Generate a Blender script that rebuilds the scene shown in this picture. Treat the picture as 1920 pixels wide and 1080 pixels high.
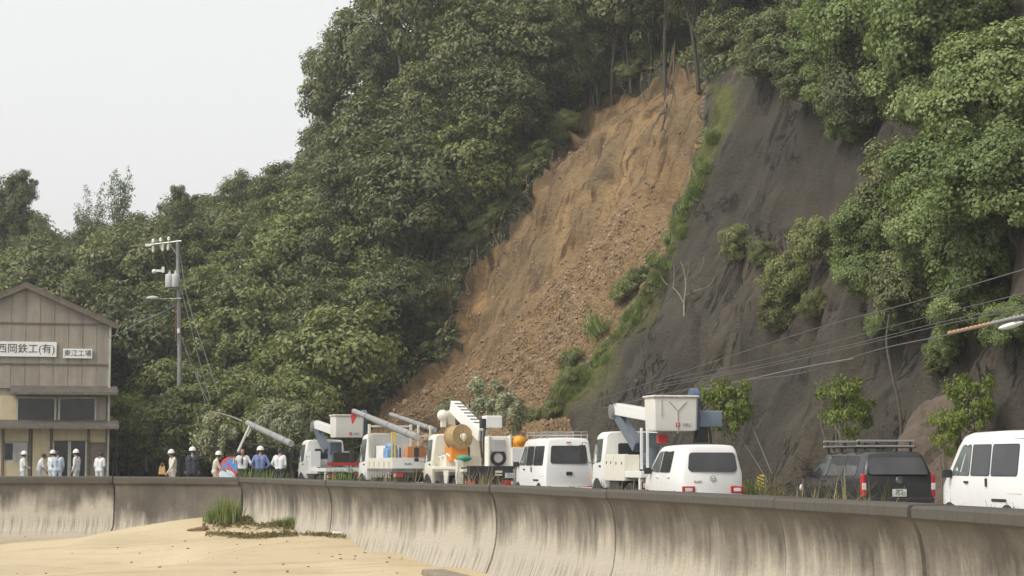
import bpy, bmesh, math, random
import numpy as np
from mathutils import Vector, Matrix, noise as mnoise
from mathutils.bvhtree import BVHTree

for _o in list(bpy.data.objects):
    bpy.data.objects.remove(_o, do_unlink=True)
SC = bpy.context.scene
COL = SC.collection
R = math.radians

# ------------------------------------------------------------------ camera
EYE = 1.15            # metres above the road
FPX = 3600.0          # focal length in photograph pixels (1920 wide)
HORIZON = 868.0       # photograph row of the horizon
PITCH = math.atan((HORIZON - 540.0) / FPX)
cam_data = bpy.data.cameras.new('camera')
cam_data.sensor_width = 36.0
cam_data.lens = 36.0 * FPX / 1920.0
cam_data.clip_start = 0.5
cam_data.clip_end = 5000.0
cam = bpy.data.objects.new('camera', cam_data)
COL.objects.link(cam)
cam.location = (0, 0, EYE)
cam.rotation_euler = (R(90) + PITCH, 0, 0)
SC.camera = cam

# ------------------------------------------------------------------ sky, sun, exposure
SUN_DIR = Vector((-0.60, -0.42, 0.78)).normalized()     # towards the sun
sun_el = math.asin(SUN_DIR.z)
sun_az = math.atan2(SUN_DIR.x, SUN_DIR.y)
world = bpy.data.worlds.new('World')
SC.world = world
world.use_nodes = True
wn = world.node_tree.nodes; wl = world.node_tree.links
wn.clear()
w_out = wn.new('ShaderNodeOutputWorld')
w_bg1 = wn.new('ShaderNodeBackground'); w_bg2 = wn.new('ShaderNodeBackground')
w_add = wn.new('ShaderNodeAddShader')
w_sky = wn.new('ShaderNodeTexSky')
w_sky.sky_type = 'NISHITA'
w_sky.sun_disc = False
w_sky.sun_elevation = sun_el
w_sky.sun_rotation = sun_az
w_sky.air_density = 1.0
w_sky.dust_density = 6.0
w_hsv = wn.new('ShaderNodeHueSaturation')
w_hsv.inputs['Saturation'].default_value = 0.25
wl.new(w_sky.outputs[0], w_hsv.inputs['Color'])
wl.new(w_hsv.outputs[0], w_bg1.inputs['Color'])
w_bg1.inputs['Strength'].default_value = 0.05
w_bg2.inputs['Color'].default_value = (1.0, 1.0, 0.985, 1)   # even overcast cloud layer
w_bg2.inputs['Strength'].default_value = 0.50
wl.new(w_bg1.outputs[0], w_add.inputs[0]); wl.new(w_bg2.outputs[0], w_add.inputs[1])
wl.new(w_add.outputs[0], w_out.inputs['Surface'])
sun_data = bpy.data.lights.new('sun', 'SUN')
sun_data.energy = 1.4
sun_data.angle = R(22)
sun_data.color = (1.0, 0.93, 0.82)
sun = bpy.data.objects.new('sun', sun_data)
COL.objects.link(sun)
sun.rotation_euler = SUN_DIR.to_track_quat('Z', 'Y').to_euler()
SC.view_settings.view_transform = 'Standard'
SC.view_settings.look = 'None'
SC.view_settings.gamma = 1.0
SC.view_settings.use_curve_mapping = False
SC.view_settings.exposure = 0.56
SC.cycles.max_bounces = 6
SC.cycles.diffuse_bounces = 3
SC.cycles.glossy_bounces = 2
SC.cycles.transmission_bounces = 4
SC.cycles.transparent_max_bounces = 4
SC.cycles.volume_bounces = 0
SC.cycles.use_denoising = True

# ------------------------------------------------------------------ projection helpers (used to find real places)
_CP, _SP = math.cos(PITCH), math.sin(PITCH)
def ray(px, py):
    u = px - 960.0; v = 540.0 - py
    return Vector((u, FPX * _CP - v * _SP, FPX * _SP + v * _CP))
def U(px, py, d):
    """world point that stands at distance d (world y) on the sight line of a photograph pixel"""
    r = ray(px, py)
    return Vector((0, 0, EYE)) + r * (d / r.y)
def proj(P):
    P = np.asarray(P, float)
    x = P[..., 0]; y = P[..., 1]; z = P[..., 2] - EYE
    f = y * _CP + z * _SP; v = -y * _SP + z * _CP
    f = np.maximum(f, 0.01)
    return 960 + FPX * x / f, 540 - FPX * v / f

# ------------------------------------------------------------------ noise (numpy)
def _hash(ix, iy, iz, seed):
    h = (ix * 374761393 + iy * 668265263 + iz * 2147483647 + seed * 974634777) & 0xffffffff
    h = ((h ^ (h >> 13)) * 1274126177) & 0xffffffff
    return ((h ^ (h >> 16)) & 0xffffff) / float(0xffffff)
def vnoise(x, y, z=0.0, seed=0):
    x, y, z = np.broadcast_arrays(np.asarray(x, float), np.asarray(y, float), np.asarray(z, float))
    ix = np.floor(x).astype(np.int64); iy = np.floor(y).astype(np.int64); iz = np.floor(z).astype(np.int64)
    fx = x - ix; fy = y - iy; fz = z - iz
    fx = fx * fx * (3 - 2 * fx); fy = fy * fy * (3 - 2 * fy); fz = fz * fz * (3 - 2 * fz)
    r = 0
    for a in (0, 1):
        for b in (0, 1):
            for c in (0, 1):
                w = (fx if a else 1 - fx) * (fy if b else 1 - fy) * (fz if c else 1 - fz)
                r = r + w * _hash(ix + a, iy + b, iz + c, seed)
    return r * 2 - 1
def fbm(x, y, z=0.0, oct=4, seed=0):
    r = 0; a = 1.0; f = 1.0
    for k in range(oct):
        r = r + a * vnoise(np.asarray(x) * f, np.asarray(y) * f, np.asarray(z) * f, seed + k * 17)
        a *= 0.5; f *= 2.03
    return r
def sstep(a, b, x):
    t = np.clip((np.asarray(x, float) - a) / (b - a), 0, 1)
    return t * t * (3 - 2 * t)
def sdist(px, py, poly):
    """signed distance to a polygon, positive inside"""
    px = np.asarray(px, float); py = np.asarray(py, float)
    d = np.full(px.shape, 1e9); ins = np.zeros(px.shape, bool)
    n = len(poly)
    for i in range(n):
        x0, y0 = poly[i]; x1, y1 = poly[(i + 1) % n]
        ex, ey = x1 - x0, y1 - y0
        t = np.clip(((px - x0) * ex + (py - y0) * ey) / (ex * ex + ey * ey + 1e-9), 0, 1)
        d = np.minimum(d, np.hypot(px - x0 - t * ex, py - y0 - t * ey))
        c = ((y0 > py) != (y1 > py)) & (px < (x1 - x0) * (py - y0) / ((y1 - y0) if y1 != y0 else 1e-9) + x0)
        ins ^= c
    return np.where(ins, d, -d)
def pline(pts, n):
    """Catmull-Rom through pts, n samples per span"""
    P = [Vector(p) for p in pts]
    out = []
    for i in range(len(P) - 1):
        p0 = P[max(i - 1, 0)]; p1 = P[i]; p2 = P[i + 1]; p3 = P[min(i + 2, len(P) - 1)]
        for k in range(n):
            t = k / n
            out.append(0.5 * ((2 * p1) + (p2 - p0) * t + (2 * p0 - 5 * p1 + 4 * p2 - p3) * t * t + (3 * p1 - p0 - 3 * p2 + p3) * t ** 3))
    out.append(P[-1].copy())
    return out

# ------------------------------------------------------------------ materials
MATS = {}
def _nodes(name):
    m = bpy.data.materials.new(name); m.use_nodes = True
    nt = m.node_tree; b = nt.nodes['Principled BSDF']
    return m, nt, b
def N(nt, typ, **kw):
    n = nt.nodes.new(typ)
    for k, v in kw.items():
        if k.startswith('_'):
            setattr(n, k[1:], v)
        else:
            n.inputs[k.replace('__', ' ')].default_value = v
    return n
def ramp(nt, fac, stops):
    r = nt.nodes.new('ShaderNodeValToRGB')
    e = r.color_ramp.elements
    while len(e) > 1: e.remove(e[-1])
    e[0].position = stops[0][0]; e[0].color = (*stops[0][1], 1) if len(stops[0][1]) == 3 else stops[0][1]
    for p, c in stops[1:]:
        k = e.new(p); k.color = (*c, 1) if len(c) == 3 else c
    nt.links.new(fac, r.inputs['Fac'])
    return r.outputs['Color']
def mixc(nt, fac, a, b, mode='MIX'):
    m = nt.nodes.new('ShaderNodeMix'); m.data_type = 'RGBA'; m.blend_type = mode
    for sock, v in ((m.inputs[0], fac), (m.inputs[6], a), (m.inputs[7], b)):
        if hasattr(v, 'links'): nt.links.new(v, sock)
        elif isinstance(v, (int, float)): sock.default_value = v
        else: sock.default_value = (*v, 1)
    return m.outputs[2]
def math_(nt, op, a, b=0.0, c=None):
    m = nt.nodes.new('ShaderNodeMath'); m.operation = op
    for i, v in enumerate((a, b, c)):
        if v is None: continue
        if hasattr(v, 'links'): nt.links.new(v, m.inputs[i])
        else: m.inputs[i].default_value = v
    return m.outputs[0]
def noise_(nt, vec, scale, detail=4, rough=0.55, dist=0.0):
    n = N(nt, 'ShaderNodeTexNoise', Scale=scale, Detail=detail, Roughness=rough, Distortion=dist)
    if vec is not None: nt.links.new(vec, n.inputs['Vector'])
    return n.outputs['Fac']
def mapping(nt, vec, scale=(1, 1, 1), loc=(0, 0, 0)):
    m = nt.nodes.new('ShaderNodeMapping'); m.inputs['Scale'].default_value = scale; m.inputs['Location'].default_value = loc
    nt.links.new(vec, m.inputs['Vector'])
    return m.outputs[0]
def bump(nt, b, h, strength=0.4, dist=0.02):
    n = N(nt, 'ShaderNodeBump', Strength=strength, Distance=dist)
    nt.links.new(h, n.inputs['Height']); nt.links.new(n.outputs[0], b.inputs['Normal'])
def objco(nt): return nt.nodes.new('ShaderNodeTexCoord').outputs['Object']
def uvco(nt): return nt.nodes.new('ShaderNodeTexCoord').outputs['UV']
def simple(name, col, rough=0.5, metal=0.0, var=0.12, vscale=3.0, spec=0.5, bumpy=0.0, bscale=40.0, dirt=None):
    """a surface colour with fine mottling so that nothing is perfectly even"""
    if name in MATS: return MATS[name]
    m, nt, b = _nodes(name)
    co = objco(nt)
    f = noise_(nt, co, vscale, 5, 0.6)
    lo = tuple(c * (1 - var) for c in col); hi = tuple(min(1, c * (1 + var)) for c in col)
    c = ramp(nt, f, [(0.3, lo), (0.7, hi)])
    if dirt:
        g = noise_(nt, mapping(nt, co, (3, 3, 0.7)), 2.5, 6, 0.65)
        k = ramp(nt, g, [(0.5, (0, 0, 0)), (0.75, (1, 1, 1))])
        k2 = math_(nt, 'MULTIPLY', k, dirt[1])
        c = mixc(nt, k2, c, dirt[0])
    nt.links.new(c, b.inputs['Base Color'])
    b.inputs['Roughness'].default_value = rough; b.inputs['Metallic'].default_value = metal
    b.inputs['Specular IOR Level'].default_value = spec
    if bumpy: bump(nt, b, noise_(nt, co, bscale, 4, 0.6), bumpy, 0.01)
    MATS[name] = m
    return m

# ------------------------------------------------------------------ mesh builder
class MB:
    def __init__(s): s.v = []; s.f = []; s.mi = []; s.cur = 0
    def add(s, vs, fs):
        o = len(s.v); s.v += [tuple(p) for p in vs]
        for f in fs: s.f.append(tuple(i + o for i in f)); s.mi.append(s.cur)
        return s
    def box(s, c, d, rot=None, taper=1.0):
        hx, hy, hz = d[0] / 2, d[1] / 2, d[2] / 2
        vs = [Vector((x * hx * (taper if z > 0 else 1), y * hy * (taper if z > 0 else 1), z * hz)) for z in (-1, 1) for x, y in ((-1, -1), (1, -1), (1, 1), (-1, 1))]
        if rot is not None:
            m = rot if isinstance(rot, Matrix) else Matrix.Rotation(rot, 3, 'Z')
            vs = [m @ v for v in vs]
        vs = [v + Vector(c) for v in vs]
        return s.add(vs, [(3, 2, 1, 0), (4, 5, 6, 7), (0, 1, 5, 4), (1, 2, 6, 5), (2, 3, 7, 6), (3, 0, 4, 7)])
    def tube(s, pts, rad, n=8, caps=True):
        P = [Vector(p) for p in pts]
        if not isinstance(rad, (list, tuple)): rad = [rad] * len(P)
        vs = []; fs = []; prev = None
        for i, p in enumerate(P):
            t = (P[min(i + 1, len(P) - 1)] - P[max(i - 1, 0)])
            if t.length < 1e-9: t = Vector((0, 0, 1))
            t.normalize()
            if prev is None:
                a = Vector((0, 0, 1)) if abs(t.z) < 0.9 else Vector((1, 0, 0))
                u = t.cross(a).normalized()
            else:
                u = prev - t * prev.dot(t)
                u = u.normalized() if u.length > 1e-6 else t.orthogonal().normalized()
            prev = u; w = t.cross(u)
            for k in range(n):
                a = 2 * math.pi * k / n
                vs.append(p + (u * math.cos(a) + w * math.sin(a)) * rad[i])
        for i in range(len(P) - 1):
            for k in range(n):
                k2 = (k + 1) % n
                fs.append((i * n + k, i * n + k2, (i + 1) * n + k2, (i + 1) * n + k))
        if caps:
            fs.append(tuple(range(n - 1, -1, -1))); o = (len(P) - 1) * n
            fs.append(tuple(range(o, o + n)))
        return s.add(vs, fs)
    def cyl(s, p0, p1, r0, r1=None, n=14, caps=True):
        return s.tube([p0, p1], [r0, r0 if r1 is None else r1], n, caps)
    def lathe(s, prof, origin, axis, n=20):
        """prof: (radius, height along axis)"""
        ax = Vector(axis).normalized(); u = ax.orthogonal().normalized(); w = ax.cross(u); o = Vector(origin)
        vs = []; fs = []
        for r, h in prof:
            for k in range(n):
                a = 2 * math.pi * k / n
                vs.append(o + ax * h + (u * math.cos(a) + w * math.sin(a)) * max(r, 1e-4))
        for i in range(len(prof) - 1):
            for k in range(n):
                k2 = (k + 1) % n
                fs.append((i * n + k, i * n + k2, (i + 1) * n + k2, (i + 1) * n + k))
        return s.add(vs, fs)
    def prism(s, poly, off):
        """poly: 3-D outline, off: thickness vector"""
        n = len(poly); off = Vector(off)
        vs = [Vector(p) for p in poly] + [Vector(p) + off for p in poly]
        fs = [tuple(range(n)), tuple(range(2 * n - 1, n - 1, -1))] + [(i, i + n, (i + 1) % n + n, (i + 1) % n) for i in range(n)]
        return s.add(vs, fs)
    def loft(s, rings, caps=True):
        n = len(rings[0]); vs = [p for r in rings for p in r]; fs = []
        for i in range(len(rings) - 1):
            for k in range(n):
                k2 = (k + 1) % n
                fs.append((i * n + k, i * n + k2, (i + 1) * n + k2, (i + 1) * n + k))
        if caps:
            fs.append(tuple(range(n - 1, -1, -1))); o = (len(rings) - 1) * n
            fs.append(tuple(range(o, o + n)))
        return s.add(vs, fs)
    def sphere(s, c, r, n=12, m=8, sc=(1, 1, 1)):
        prof = []
        vs = []; fs = []
        c = Vector(c)
        for j in range(m + 1):
            th = math.pi * j / m
            for k in range(n):
                a = 2 * math.pi * k / n
                vs.append(c + Vector((math.sin(th) * math.cos(a) * r * sc[0], math.sin(th) * math.sin(a) * r * sc[1], math.cos(th) * r * sc[2])))
        for j in range(m):
            for k in range(n):
                k2 = (k + 1) % n
                fs.append((j * n + k, (j + 1) * n + k, (j + 1) * n + k2, j * n + k2))
        return s.add(vs, fs)
    def build(s, name, mats, parent=None, smooth=None, bevel=0.0, fixn=True):
        me = bpy.data.meshes.new(name)
        me.from_pydata(s.v, [], s.f)
        if not isinstance(mats, (list, tuple)): mats = [mats]
        for m in mats: me.materials.append(m)
        me.polygons.foreach_set('material_index', s.mi)
        bm = bmesh.new(); bm.from_mesh(me)
        bmesh.ops.remove_doubles(bm, verts=bm.verts, dist=0.0004)
        if fixn: bmesh.ops.recalc_face_normals(bm, faces=bm.faces)
        if bevel:
            es = [e for e in bm.edges if e.is_manifold and e.calc_face_angle(0) > 0.6]
            try: bmesh.ops.bevel(bm, geom=es, offset=bevel, segments=2, affect='EDGES', profile=0.6, clamp_overlap=True)
            except Exception: pass
        if smooth is not None:
            for f in bm.faces: f.smooth = True
            a = R(smooth)
            for e in bm.edges:
                if len(e.link_faces) != 2 or e.calc_face_angle(0) > a: e.smooth = False
        bm.to_mesh(me); bm.free()
        o = bpy.data.objects.new(name, me)
        COL.objects.link(o)
        if parent: o.parent = parent
        return o

def tag(o, label=None, cat=None, group=None, kind=None):
    if label: o['label'] = label
    if cat: o['category'] = cat
    if group: o['group'] = group
    if kind: o['kind'] = kind
    return o
def empty(name, loc, rz=0.0, label=None, cat=None, group=None):
    o = bpy.data.objects.new(name, None); COL.objects.link(o)
    o.empty_display_size = 0.2
    o.location = loc; o.rotation_euler = (0, 0, rz)
    return tag(o, label, cat, group)
def copy_tree(o, parent=None):
    c = o.copy(); COL.objects.link(c); c.parent = parent
    for ch in list(o.children):
        copy_tree(ch, c)
    return c
def npmesh(name, V, F, mat, parent=None, attrs=None, uv=None, smooth=True, nside=4):
    """fast mesh from numpy arrays; F is (n, nside)"""
    me = bpy.data.meshes.new(name)
    V = np.asarray(V, np.float32); F = np.asarray(F, np.int32)
    me.vertices.add(len(V)); me.vertices.foreach_set('co', V.ravel())
    me.loops.add(F.size); me.loops.foreach_set('vertex_index', F.ravel())
    me.polygons.add(len(F)); me.polygons.foreach_set('loop_start', np.arange(0, F.size, F.shape[1], dtype=np.int32))
    me.update(calc_edges=True)
    if smooth: me.polygons.foreach_set('use_smooth', np.ones(len(F), bool))
    for k, (dom, arr) in (attrs or {}).items():
        a = me.attributes.new(k, 'FLOAT', dom); a.data.foreach_set('value', np.asarray(arr, np.float32))
    if uv is not None:
        l = me.uv_layers.new(name='UVMap')
        l.data.foreach_set('uv', np.asarray(uv, np.float32)[F.ravel()].ravel())
    me.materials.append(mat)
    me.validate()
    o = bpy.data.objects.new(name, me); COL.objects.link(o)
    if parent: o.parent = parent
    return o
# ================================================================== THE SETTING
# ---- beach, sea wall line, ground, road
WALL_TOP = 0.70
WALL_PX = [(-160, 893.0), (0, 893.0), (215, 893.3), (450, 894.5), (500, 896.5), (612, 901), (740, 904.5), (918, 909), (1135, 918.5), (1447, 933.5), (1700, 946), (1935, 960), (2250, 982)]
WALL_XY = []
for _x, _y in WALL_PX:
    _d = (EYE - WALL_TOP) * FPX / (_y - HORIZON)
    WALL_XY.append(Vector(((_x - 960) / FPX * _d, _d, 0)))

# sand heights known along the foot of the wall
SAND = [(-24, 64, -1.75), (-17.5, 64, -1.66), (-13.4, 63, -1.30), (-10.5, 62, -0.85), (-8.8, 61, -0.50), (-9.3, 61.3, -0.52), (-6.2, 54, -0.50), (-4.6, 48, -0.60), (-2.9, 44.5, -0.85), (-1.4, 41.5, -1.05), (0.5, 36, -1.15), (2.5, 28, -1.3), (4.5, 16, -1.4),
        (-16, 58, -1.62), (-9.5, 56, -1.25), (-7, 52, -0.98), (-4.5, 45, -1.12), (-20, 50, -1.85), (-10, 47, -1.55), (-4, 40, -1.35), (0, 30, -1.4), (-12, 35, -1.9), (0, 15, -1.55), (-30, 20, -2.3), (0, -15, -1.9), (-25, -10, -2.6), (20, 0, -1.5), (10, 20, -1.4), (10, 60, -1.2), (-40, 60, -2.0)]
def sand_z(x, y):
    x = np.asarray(x, float); y = np.asarray(y, float); num = 0; den = 0
    for a, b, c in SAND:
        w = 1.0 / (((x - a) ** 2 + (y - b) ** 2) + 1.2) ** 1.6
        num = num + w * c; den = den + w
    return num / den + 0.035 * fbm(x * 0.5, y * 0.5, 0, 3, 5) + 0.012 * fbm(x * 2.5, y * 2.5, 0, 2, 6)

def mat_sand():
    m, nt, b = _nodes('sand')
    co = objco(nt)
    a = noise_(nt, co, 0.35, 5, 0.6); f = noise_(nt, co, 9, 5, 0.7); g = noise_(nt, co, 90, 2, 0.6)
    c = ramp(nt, a, [(0.3, (0.46, 0.375, 0.235)), (0.55, (0.52, 0.43, 0.28)), (0.75, (0.56, 0.47, 0.315))])
    c = mixc(nt, ramp(nt, f, [(0.35, (1, 1, 1)), (0.5, (0, 0, 0))]), c, mixc(nt, 0.35, c, (0.40, 0.325, 0.22)))
    # wrack lines and damp strips
    w = noise_(nt, mapping(nt, co, (0.12, 0.9, 1)), 1.2, 5, 0.6, 0.4)
    c = mixc(nt, math_(nt, 'MULTIPLY', ramp(nt, w, [(0.56, (0, 0, 0)), (0.62, (1, 1, 1)), (0.68, (0, 0, 0))]), 0.35), c, (0.30, 0.20, 0.12))
    dk = noise_(nt, co, 26, 3, 0.6)
    c = mixc(nt, ramp(nt, dk, [(0.68, (0, 0, 0)), (0.74, (1, 1, 1))]), c, (0.24, 0.165, 0.10))
    nt.links.new(c, b.inputs['Base Color']); b.inputs['Roughness'].default_value = 0.95
    b.inputs['Specular IOR Level'].default_value = 0.15
    h = math_(nt, 'ADD', math_(nt, 'MULTIPLY', f, 1.0), math_(nt, 'MULTIPLY', g, 0.35))
    bump(nt, b, h, 0.5, 0.03)
    return m
gx = np.concatenate([np.linspace(-60, -27, 18), np.linspace(-26.6, 6, 130), np.linspace(7, 40, 18)])
gy = np.concatenate([np.linspace(-25, 14, 24), np.linspace(14.5, 66, 190)])
GX, GY = np.meshgrid(gx, gy)
GZ = sand_z(GX, GY)
def gridF(nr, nc):
    i = np.arange(nr - 1)[:, None] * nc + np.arange(nc - 1)[None, :]
    i = i.ravel()
    return np.stack([i, i + 1, i + nc + 1, i + nc], 1)
beach = npmesh('beach', np.stack([GX, GY, GZ], -1).reshape(-1, 3), gridF(*GX.shape), mat_sand())
tag(beach, kind='structure')

def mat_ground(name, c1, c2, sc=1.5):
    m, nt, b = _nodes(name); co = objco(nt)
    c = ramp(nt, noise_(nt, co, sc, 6, 0.65), [(0.3, c1), (0.7, c2)])
    nt.links.new(c, b.inputs['Base Color']); b.inputs['Roughness'].default_value = 0.9
    bump(nt, b, noise_(nt, co, 30, 4, 0.7), 0.4, 0.01)
    return m
M_GROUND = mat_ground('gravelly_ground', (0.12, 0.105, 0.08), (0.22, 0.195, 0.15))
M_ASPH = mat_ground('asphalt', (0.045, 0.045, 0.046), (0.075, 0.074, 0.072), 6)

def offset_path(P, o):
    """offset a plan path; positive o = to the right of travel"""
    out = []
    for i, p in enumerate(P):
        a = (P[i] - P[i - 1]).normalized() if i else (P[1] - P[0]).normalized()
        b = (P[i + 1] - P[i]).normalized() if i < len(P) - 1 else a
        na = Vector((a.y, -a.x, 0)); nb = Vector((b.y, -b.x, 0))
        m = (na + nb).normalized(); k = 1.0 / max(0.5, m.dot(na))
        out.append(p + m * o * k)
    return out
# the wall path runs from far left to near right; land lies on its left hand side
_in = offset_path(WALL_XY[:3] + pline(WALL_XY[3:], 10), -0.42)
def ground_z(y):
    return float(np.interp(y, [33, 42, 48, 60], [-0.18, -0.13, -0.05, 0.0]))
mb = MB()
_g = [(-600, 66, -0.004)] + [(p.x, p.y, -0.004) for p in _in] + [(7.5, 5, -0.004), (9, -60, -0.004), (600, -60, -0.004), (600, 900, -0.004), (-600, 900, -0.004)]
mb.add(_g, [tuple(range(len(_g) - 1, -1, -1))])
ground = mb.build('ground', M_GROUND); tag(ground, kind='structure')
_bm = bmesh.new(); _bm.from_mesh(ground.data); bmesh.ops.triangulate(_bm, faces=_bm.faces)
for _y in (33, 38, 42, 45, 48, 51, 54, 57, 60):
    bmesh.ops.bisect_plane(_bm, geom=_bm.verts[:] + _bm.edges[:] + _bm.faces[:], plane_co=(0, _y, 0), plane_no=(0, 1, 0))
for _v in _bm.verts: _v.co.z = -0.004 + ground_z(_v.co.y)
_bm.to_mesh(ground.data); _bm.free()
_rc = [Vector(p) for p in [(9.5, 5, 0), (8.8, 20, 0), (7.9, 32, 0), (6.2, 42, 0), (3.9, 52, 0), (1.0, 61, 0), (-3.0, 69, 0), (-9, 76.5, 0), (-17, 80.5, 0), (-28, 82, 0), (-60, 82.5, 0)]]
_rc = pline(_rc, 8)
rl, rr_ = offset_path(_rc, -3.4), offset_path(_rc, 3.4)
mb = MB()
mb.add([(p.x, p.y, 0.006 + ground_z(p.y)) for p in rl] + [(p.x, p.y, 0.006 + ground_z(p.y)) for p in rr_], [(i, i + 1, len(rl) + i + 1, len(rl) + i) for i in range(len(rl) - 1)])
road = mb.build('road', M_ASPH); tag(road, kind='structure')
M_PAINT = simple('road_paint', (0.72, 0.72, 0.70), 0.7, var=0.2, vscale=20)
for off in (-3.0, 3.0):
    a_, b_ = offset_path(_rc, off - 0.07), offset_path(_rc, off + 0.07)
    mb = MB(); mb.add([(p.x, p.y, 0.011 + ground_z(p.y)) for p in a_] + [(p.x, p.y, 0.011 + ground_z(p.y)) for p in b_], [(i, i + 1, len(a_) + i + 1, len(a_) + i) for i in range(len(a_) - 1)])
    mb.build('edge_line', M_PAINT, road)
sea = MB().add([(-900, -900, -3.2), (900, -900, -3.2), (900, 62, -3.2), (-900, 62, -3.2)], [(0, 1, 2, 3)]).build('sea', simple('sea_water', (0.06, 0.09, 0.09), 0.12, var=0.1))
tag(sea, kind='structure')

# ---- hill: steep flank above the road, parametrised by distance along its foot (s) and up the slope (t)
# foot x, y, height of steep flank, its angle, angle above
FOOT = [(19.5, 14, 17, 68, 38), (17.6, 26, 19, 69, 38), (15.6, 36, 21, 70, 38), (13.6, 46, 22, 70, 36), (11.5, 56, 22, 70, 36), (9.3, 66, 21.5, 69, 36), (6.8, 75, 21, 67, 36), (3.6, 83, 20.5, 66, 36),
        (-0.5, 90, 19.5, 64, 36), (-6, 95.5, 16.5, 60, 34), (-13, 99.5, 11, 52, 27), (-22, 103, 7, 42, 18), (-34, 106, 5.5, 36, 14), (-50, 109, 5, 34, 12)]
_fp = pline([(a, b, 0) for a, b, *_ in FOOT], 24)
_fi = pline([(i, 0, 0) for i in range(len(FOOT))], 24)
_fl = np.concatenate([[0], np.cumsum([(_fp[i + 1] - _fp[i]).length for i in range(len(_fp) - 1)])])
S_LEN = _fl[-1]
def foot_at(s):
    x = np.interp(s, _fl, [p.x for p in _fp]); y = np.interp(s, _fl, [p.y for p in _fp]); k = np.interp(s, _fl, np.linspace(0, len(FOOT) - 1, len(_fp)))
    return x, y, k
ns = 560
SS = np.linspace(0, S_LEN, ns)
fx, fy, fk = foot_at(SS)
fH = np.interp(fk, range(len(FOOT)), [f[2] for f in FOOT]); fB = np.interp(fk, range(len(FOOT)), [f[3] for f in FOOT]); fG = np.interp(fk, range(len(FOOT)), [f[4] for f in FOOT])
tx = np.gradient(fx, SS); ty = np.gradient(fy, SS)
for _ in range(40):
    tx = np.convolve(np.pad(tx, 1, 'edge'), [0.25, 0.5, 0.25], 'valid'); ty = np.convolve(np.pad(ty, 1, 'edge'), [0.25, 0.5, 0.25], 'valid')
tl = np.hypot(tx, ty); tx /= tl; ty /= tl
nx, ny = ty, -tx
TT = np.concatenate([np.linspace(-1.2, 27, 150), np.linspace(27.4, 75, 70)])
nt_ = len(TT)
ang = np.zeros((ns, nt_))
for j, t in enumerate(TT):
    Ls = fH / np.sin(np.radians(fB))
    w = sstep(-2.0, 2.5, t - Ls)
    ang[:, j] = np.radians(fB * (1 - w) + fG * w)
    far = sstep(40, 60, t); ang[:, j] *= (1 - 0.8 * far)
dt = np.gradient(TT)
rr = np.cumsum(np.cos(ang) * dt[None, :], 1); zz = np.cumsum(np.sin(ang) * dt[None, :], 1)
j0 = int(np.argmin(np.abs(TT)))
rr -= rr[:, j0:j0 + 1]; zz -= zz[:, j0:j0 + 1]
HX = fx[:, None] + nx[:, None] * rr; HY = fy[:, None] + ny[:, None] * rr; HZ = zz.copy()
ONx = -nx[:, None] * np.sin(ang); ONy = -ny[:, None] * np.sin(ang); ONz = np.cos(ang)
Sg = np.repeat(SS[:, None], nt_, 1); Tg = np.repeat(TT[None, :], ns, 0)
PXg, PYg = proj(np.stack([HX, HY, HZ], -1))

SLIDE = [(1258, 126), (1304, 122), (1303, 190), (1314, 285), (1302, 340), (1266, 400), (1246, 460), (1205, 540), (1152, 610), (1112, 665), (1060, 722), (1004, 790), (1000, 900), (680, 900), (690, 770), (720, 738), (780, 700), (842, 668), (858, 640), (850, 600), (856, 530), (885, 478), (930, 440), (962, 392), (1012, 318), (1052, 252), (1085, 210), (1150, 172), (1215, 142)]
SHOT = [(1304, 122), (1330, 135), (1390, 110), (1480, 60), (1600, -60), (2900, -500), (3600, 1500), (1000, 1500), (1004, 790)] + list(reversed(SLIDE[2:11]))
MOSS = [(1305, 130), (1400, 140), (1392, 215), (1352, 300), (1316, 370), (1288, 430), (1262, 500), (1225, 570), (1185, 630), (1150, 690), (1120, 740), (1075, 800), (1000, 840), (985, 800), (1055, 715), (1105, 655), (1150, 600), (1200, 535), (1240, 455), (1262, 395), (1300, 335), (1312, 285)]
TALUS = [(1190, 330), (1255, 420), (1246, 460), (1152, 610), (1112, 665), (1000, 800), (980, 900), (680, 900), (690, 765), (840, 680), (905, 640), (1000, 520), (1090, 420)]
SIZE = 34.0
d_sl = sdist(PXg, PYg, SLIDE) / SIZE          # about metres
d_sh = sdist(PXg, PYg, SHOT) / SIZE
d_mo = sdist(PXg, PYg, MOSS) / SIZE
d_ta = sdist(PXg, PYg, TALUS) / SIZE
n_big = fbm(Sg * 0.22, Tg * 0.22, 0, 4, 11)
m_sl = sstep(-0.05, 0.30, d_sl + 0.22 * fbm(Sg * 1.1, Tg * 1.1, 0, 3, 3))
m_sh = sstep(-0.2, 0.2, d_sh)
m_ta = sstep(-0.8, 1.2, d_ta + 0.5 * fbm(Sg * 0.7, Tg * 0.4, 0, 3, 21))
# natural ground roughness
disp = 0.55 * n_big * (1 - m_sh) * (1 - m_sl)
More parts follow.
